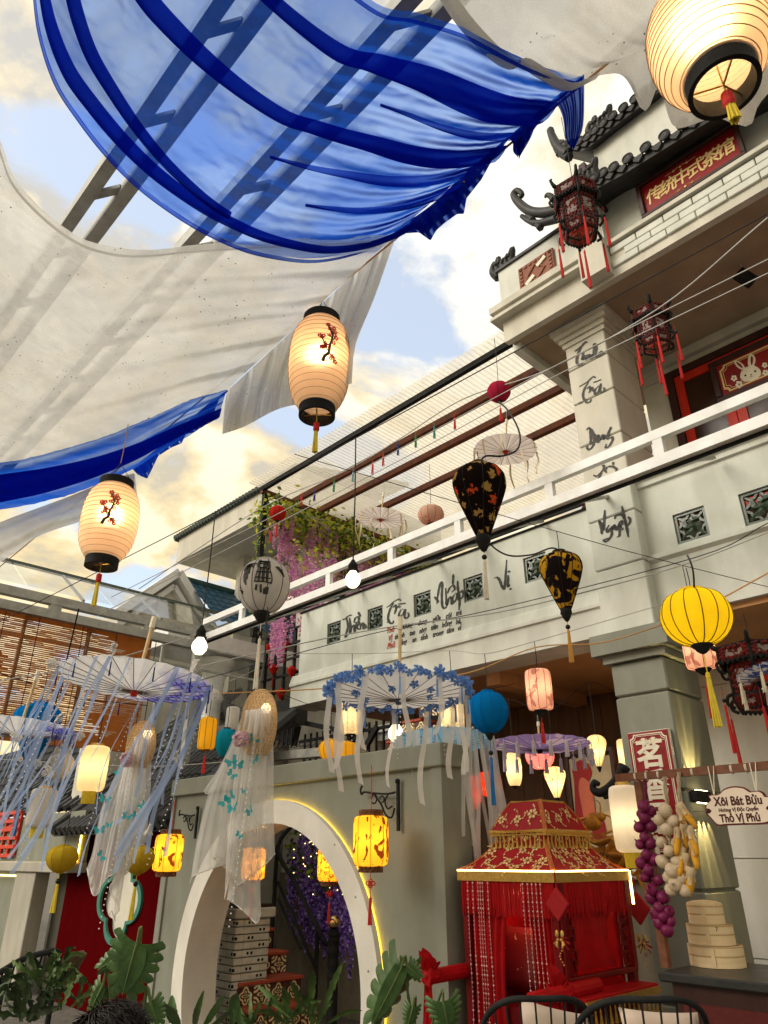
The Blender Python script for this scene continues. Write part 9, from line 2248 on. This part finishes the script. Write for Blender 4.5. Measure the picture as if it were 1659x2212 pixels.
def left_chair():
 c = wcam(60, 2090, 3.2); t = thing('wire_chair', 'black wire armchair behind the fern at the lower left', 'chair', (c.x, c.y, 0), 'black wire chairs at the front', local=True, rot=-TH)
 Lc = lambda x, y, z: to_local(t, atd(x, y, z))
 rail = [Lc(*q) for q in ((-40, 2120, 3.0), (0, 2100, 3.1), (50, 2072, 3.2), (110, 2055, 3.25), (128, 2058, 3.3))]; low = [Lc(*q) for q in ((-40, 2160, 3.0), (0, 2140, 3.1), (60, 2112, 3.2), (110, 2090, 3.25), (150, 2075, 3.35))]
 MB().tube(catmull(rail, 6), .013, 7).build('back_rail', m_black, t); MB().tube(catmull(low, 6), .010, 7).build('lower_rail', m_black, t)
 a, b = catmull(rail, 6), catmull(low, 6)
 for k in range(2, 22, 3): MB().tube([a[k], b[min(k + 2, len(b) - 1)]], .005, 5).build('spindle', m_black, t); MB().tube([b[k], a[min(k + 2, len(a) - 1)]], .005, 5).build('spindle', m_black, t)
 for x in (10, 120): p = Lc(x, 2110, 3.2); MB().tube([p, (p[0], p[1], 0)], .012, 6).build('leg', m_black, t)
 p = Lc(120, 2140, 3.3); q = Lc(165, 2060, 3.35)
 MB().beam(p, q, .14, .03).build('woven_arm', mat('brown_rattan', (.14, .09, .06), (.09, .06, .04), scale=40, rough=.6, bump=.5), t)
left_chair()
# ---------------- seated guest in front: only dark tousled hair shows ----------------
def guest():
 top = wcam(243, 2170, 1.92); t = thing('person', 'person with tousled black hair seated at the bottom edge', 'person', (top.x, top.y, 0), local=True, rot=-TH)
 hz = top.z - .12
 vs = [(0, .0, .50), (0, .02, .66), (0, .03, .80), (0, .02, hz - .20), (0, .01, hz - .10), (0, .0, hz + .01),
    (-.10, 0, .48), (-.12, .38, .50), (-.12, .40, .08), (-.12, .50, .04), (.10, 0, .48), (.12, .38, .50), (.12, .40, .08), (.12, .50, .04),
    (-.18, .02, hz - .26), (-.22, .10, hz - .48), (-.14, .32, hz - .54), (.18, .02, hz - .26), (.22, .10, hz - .48), (.14, .32, hz - .54)]
 ed = [(0, 1), (1, 2), (2, 3), (3, 4), (4, 5), (0, 6), (6, 7), (7, 8), (8, 9), (0, 10), (10, 11), (11, 12), (12, 13), (3, 14), (14, 15), (15, 16), (3, 17), (17, 18), (18, 19)]
 rad = [.14, .13, .15, .11, .055, .095, .10, .07, .05, .04, .10, .07, .05, .04, .06, .045, .032, .06, .045, .032]
 me = bpy.data.meshes.new('body'); me.from_pydata(vs, ed, []); me.update(); o = bpy.data.objects.new('body', me); col.objects.link(o); o.parent = t
 me.materials.append(mat('dark_shirt', (.03, .03, .035), rough=.8))
 sk = o.modifiers.new('skin', 'SKIN'); me.skin_vertices[0].data[0].use_root = True
 for i, r in enumerate(rad): me.skin_vertices[0].data[i].radius = (r, r * .9)
 sb = o.modifiers.new('sub', 'SUBSURF'); sb.levels = 2; sb.render_levels = 2
 r = random.Random(12); m_h = mat('black_hair', (.010, .008, .007), (.020, .014, .011), scale=40, rough=.5, bump=.3, spec=.25)
 MB().ball((0, 0, hz + .015), .088, 24, 14, (.98, 1.05, 1.05)).build('hair', m_h, t, smooth=True)
 mb = MB()
 for k in range(3600):
  d = V(r.gauss(0, 1), r.gauss(0, 1), r.gauss(.35, .8)).normalized()
  if d.z < -.55: continue
  p = V(0, 0, hz + .015) + V(d.x * .086, d.y * .092, d.z * .092); sw = V(math.sin(3 * d.x + 2 * d.z) + r.gauss(0, .25), -.5 + r.gauss(0, .3), r.gauss(-.4, .3)); tdir = (sw - d * sw.dot(d)).normalized(); l = r.uniform(.05, .10)
  pts = [p, p + tdir * l * .4 + d * .010, p + tdir * l * .75 + d * .006, p + tdir * l + d * r.uniform(-.02, .016)]
  mb.tube(catmull(pts, 2), [.0016, .0019, .0018, .0016, .0012, .0008, .0003], 3)
 tag(mb.build('hair_locks', m_h, t), kind='stuff')
 st = MB().bevbox(-.22, .22, -.2, .24, .40, .44, .02); st.build('stool_seat', m_darkw, None) if False else None
guest()
sl = thing('stool', 'dark wooden stool under the seated guest', 'stool', (wcam(243, 2146, 1.92).x, wcam(243, 2146, 1.92).y, 0), local=True, rot=-TH)
MB().bevbox(-.2, .2, -.18, .2, .36, .40, .01).build('seat', m_darkw, sl)
for sx in (-1, 1):
 for sy in (-1, 1): MB().beam((sx * .16, sy * .14, 0), (sx * .16, sy * .14, .36), .04, .04, (0, 1, 0)).build('leg', m_darkw, sl)
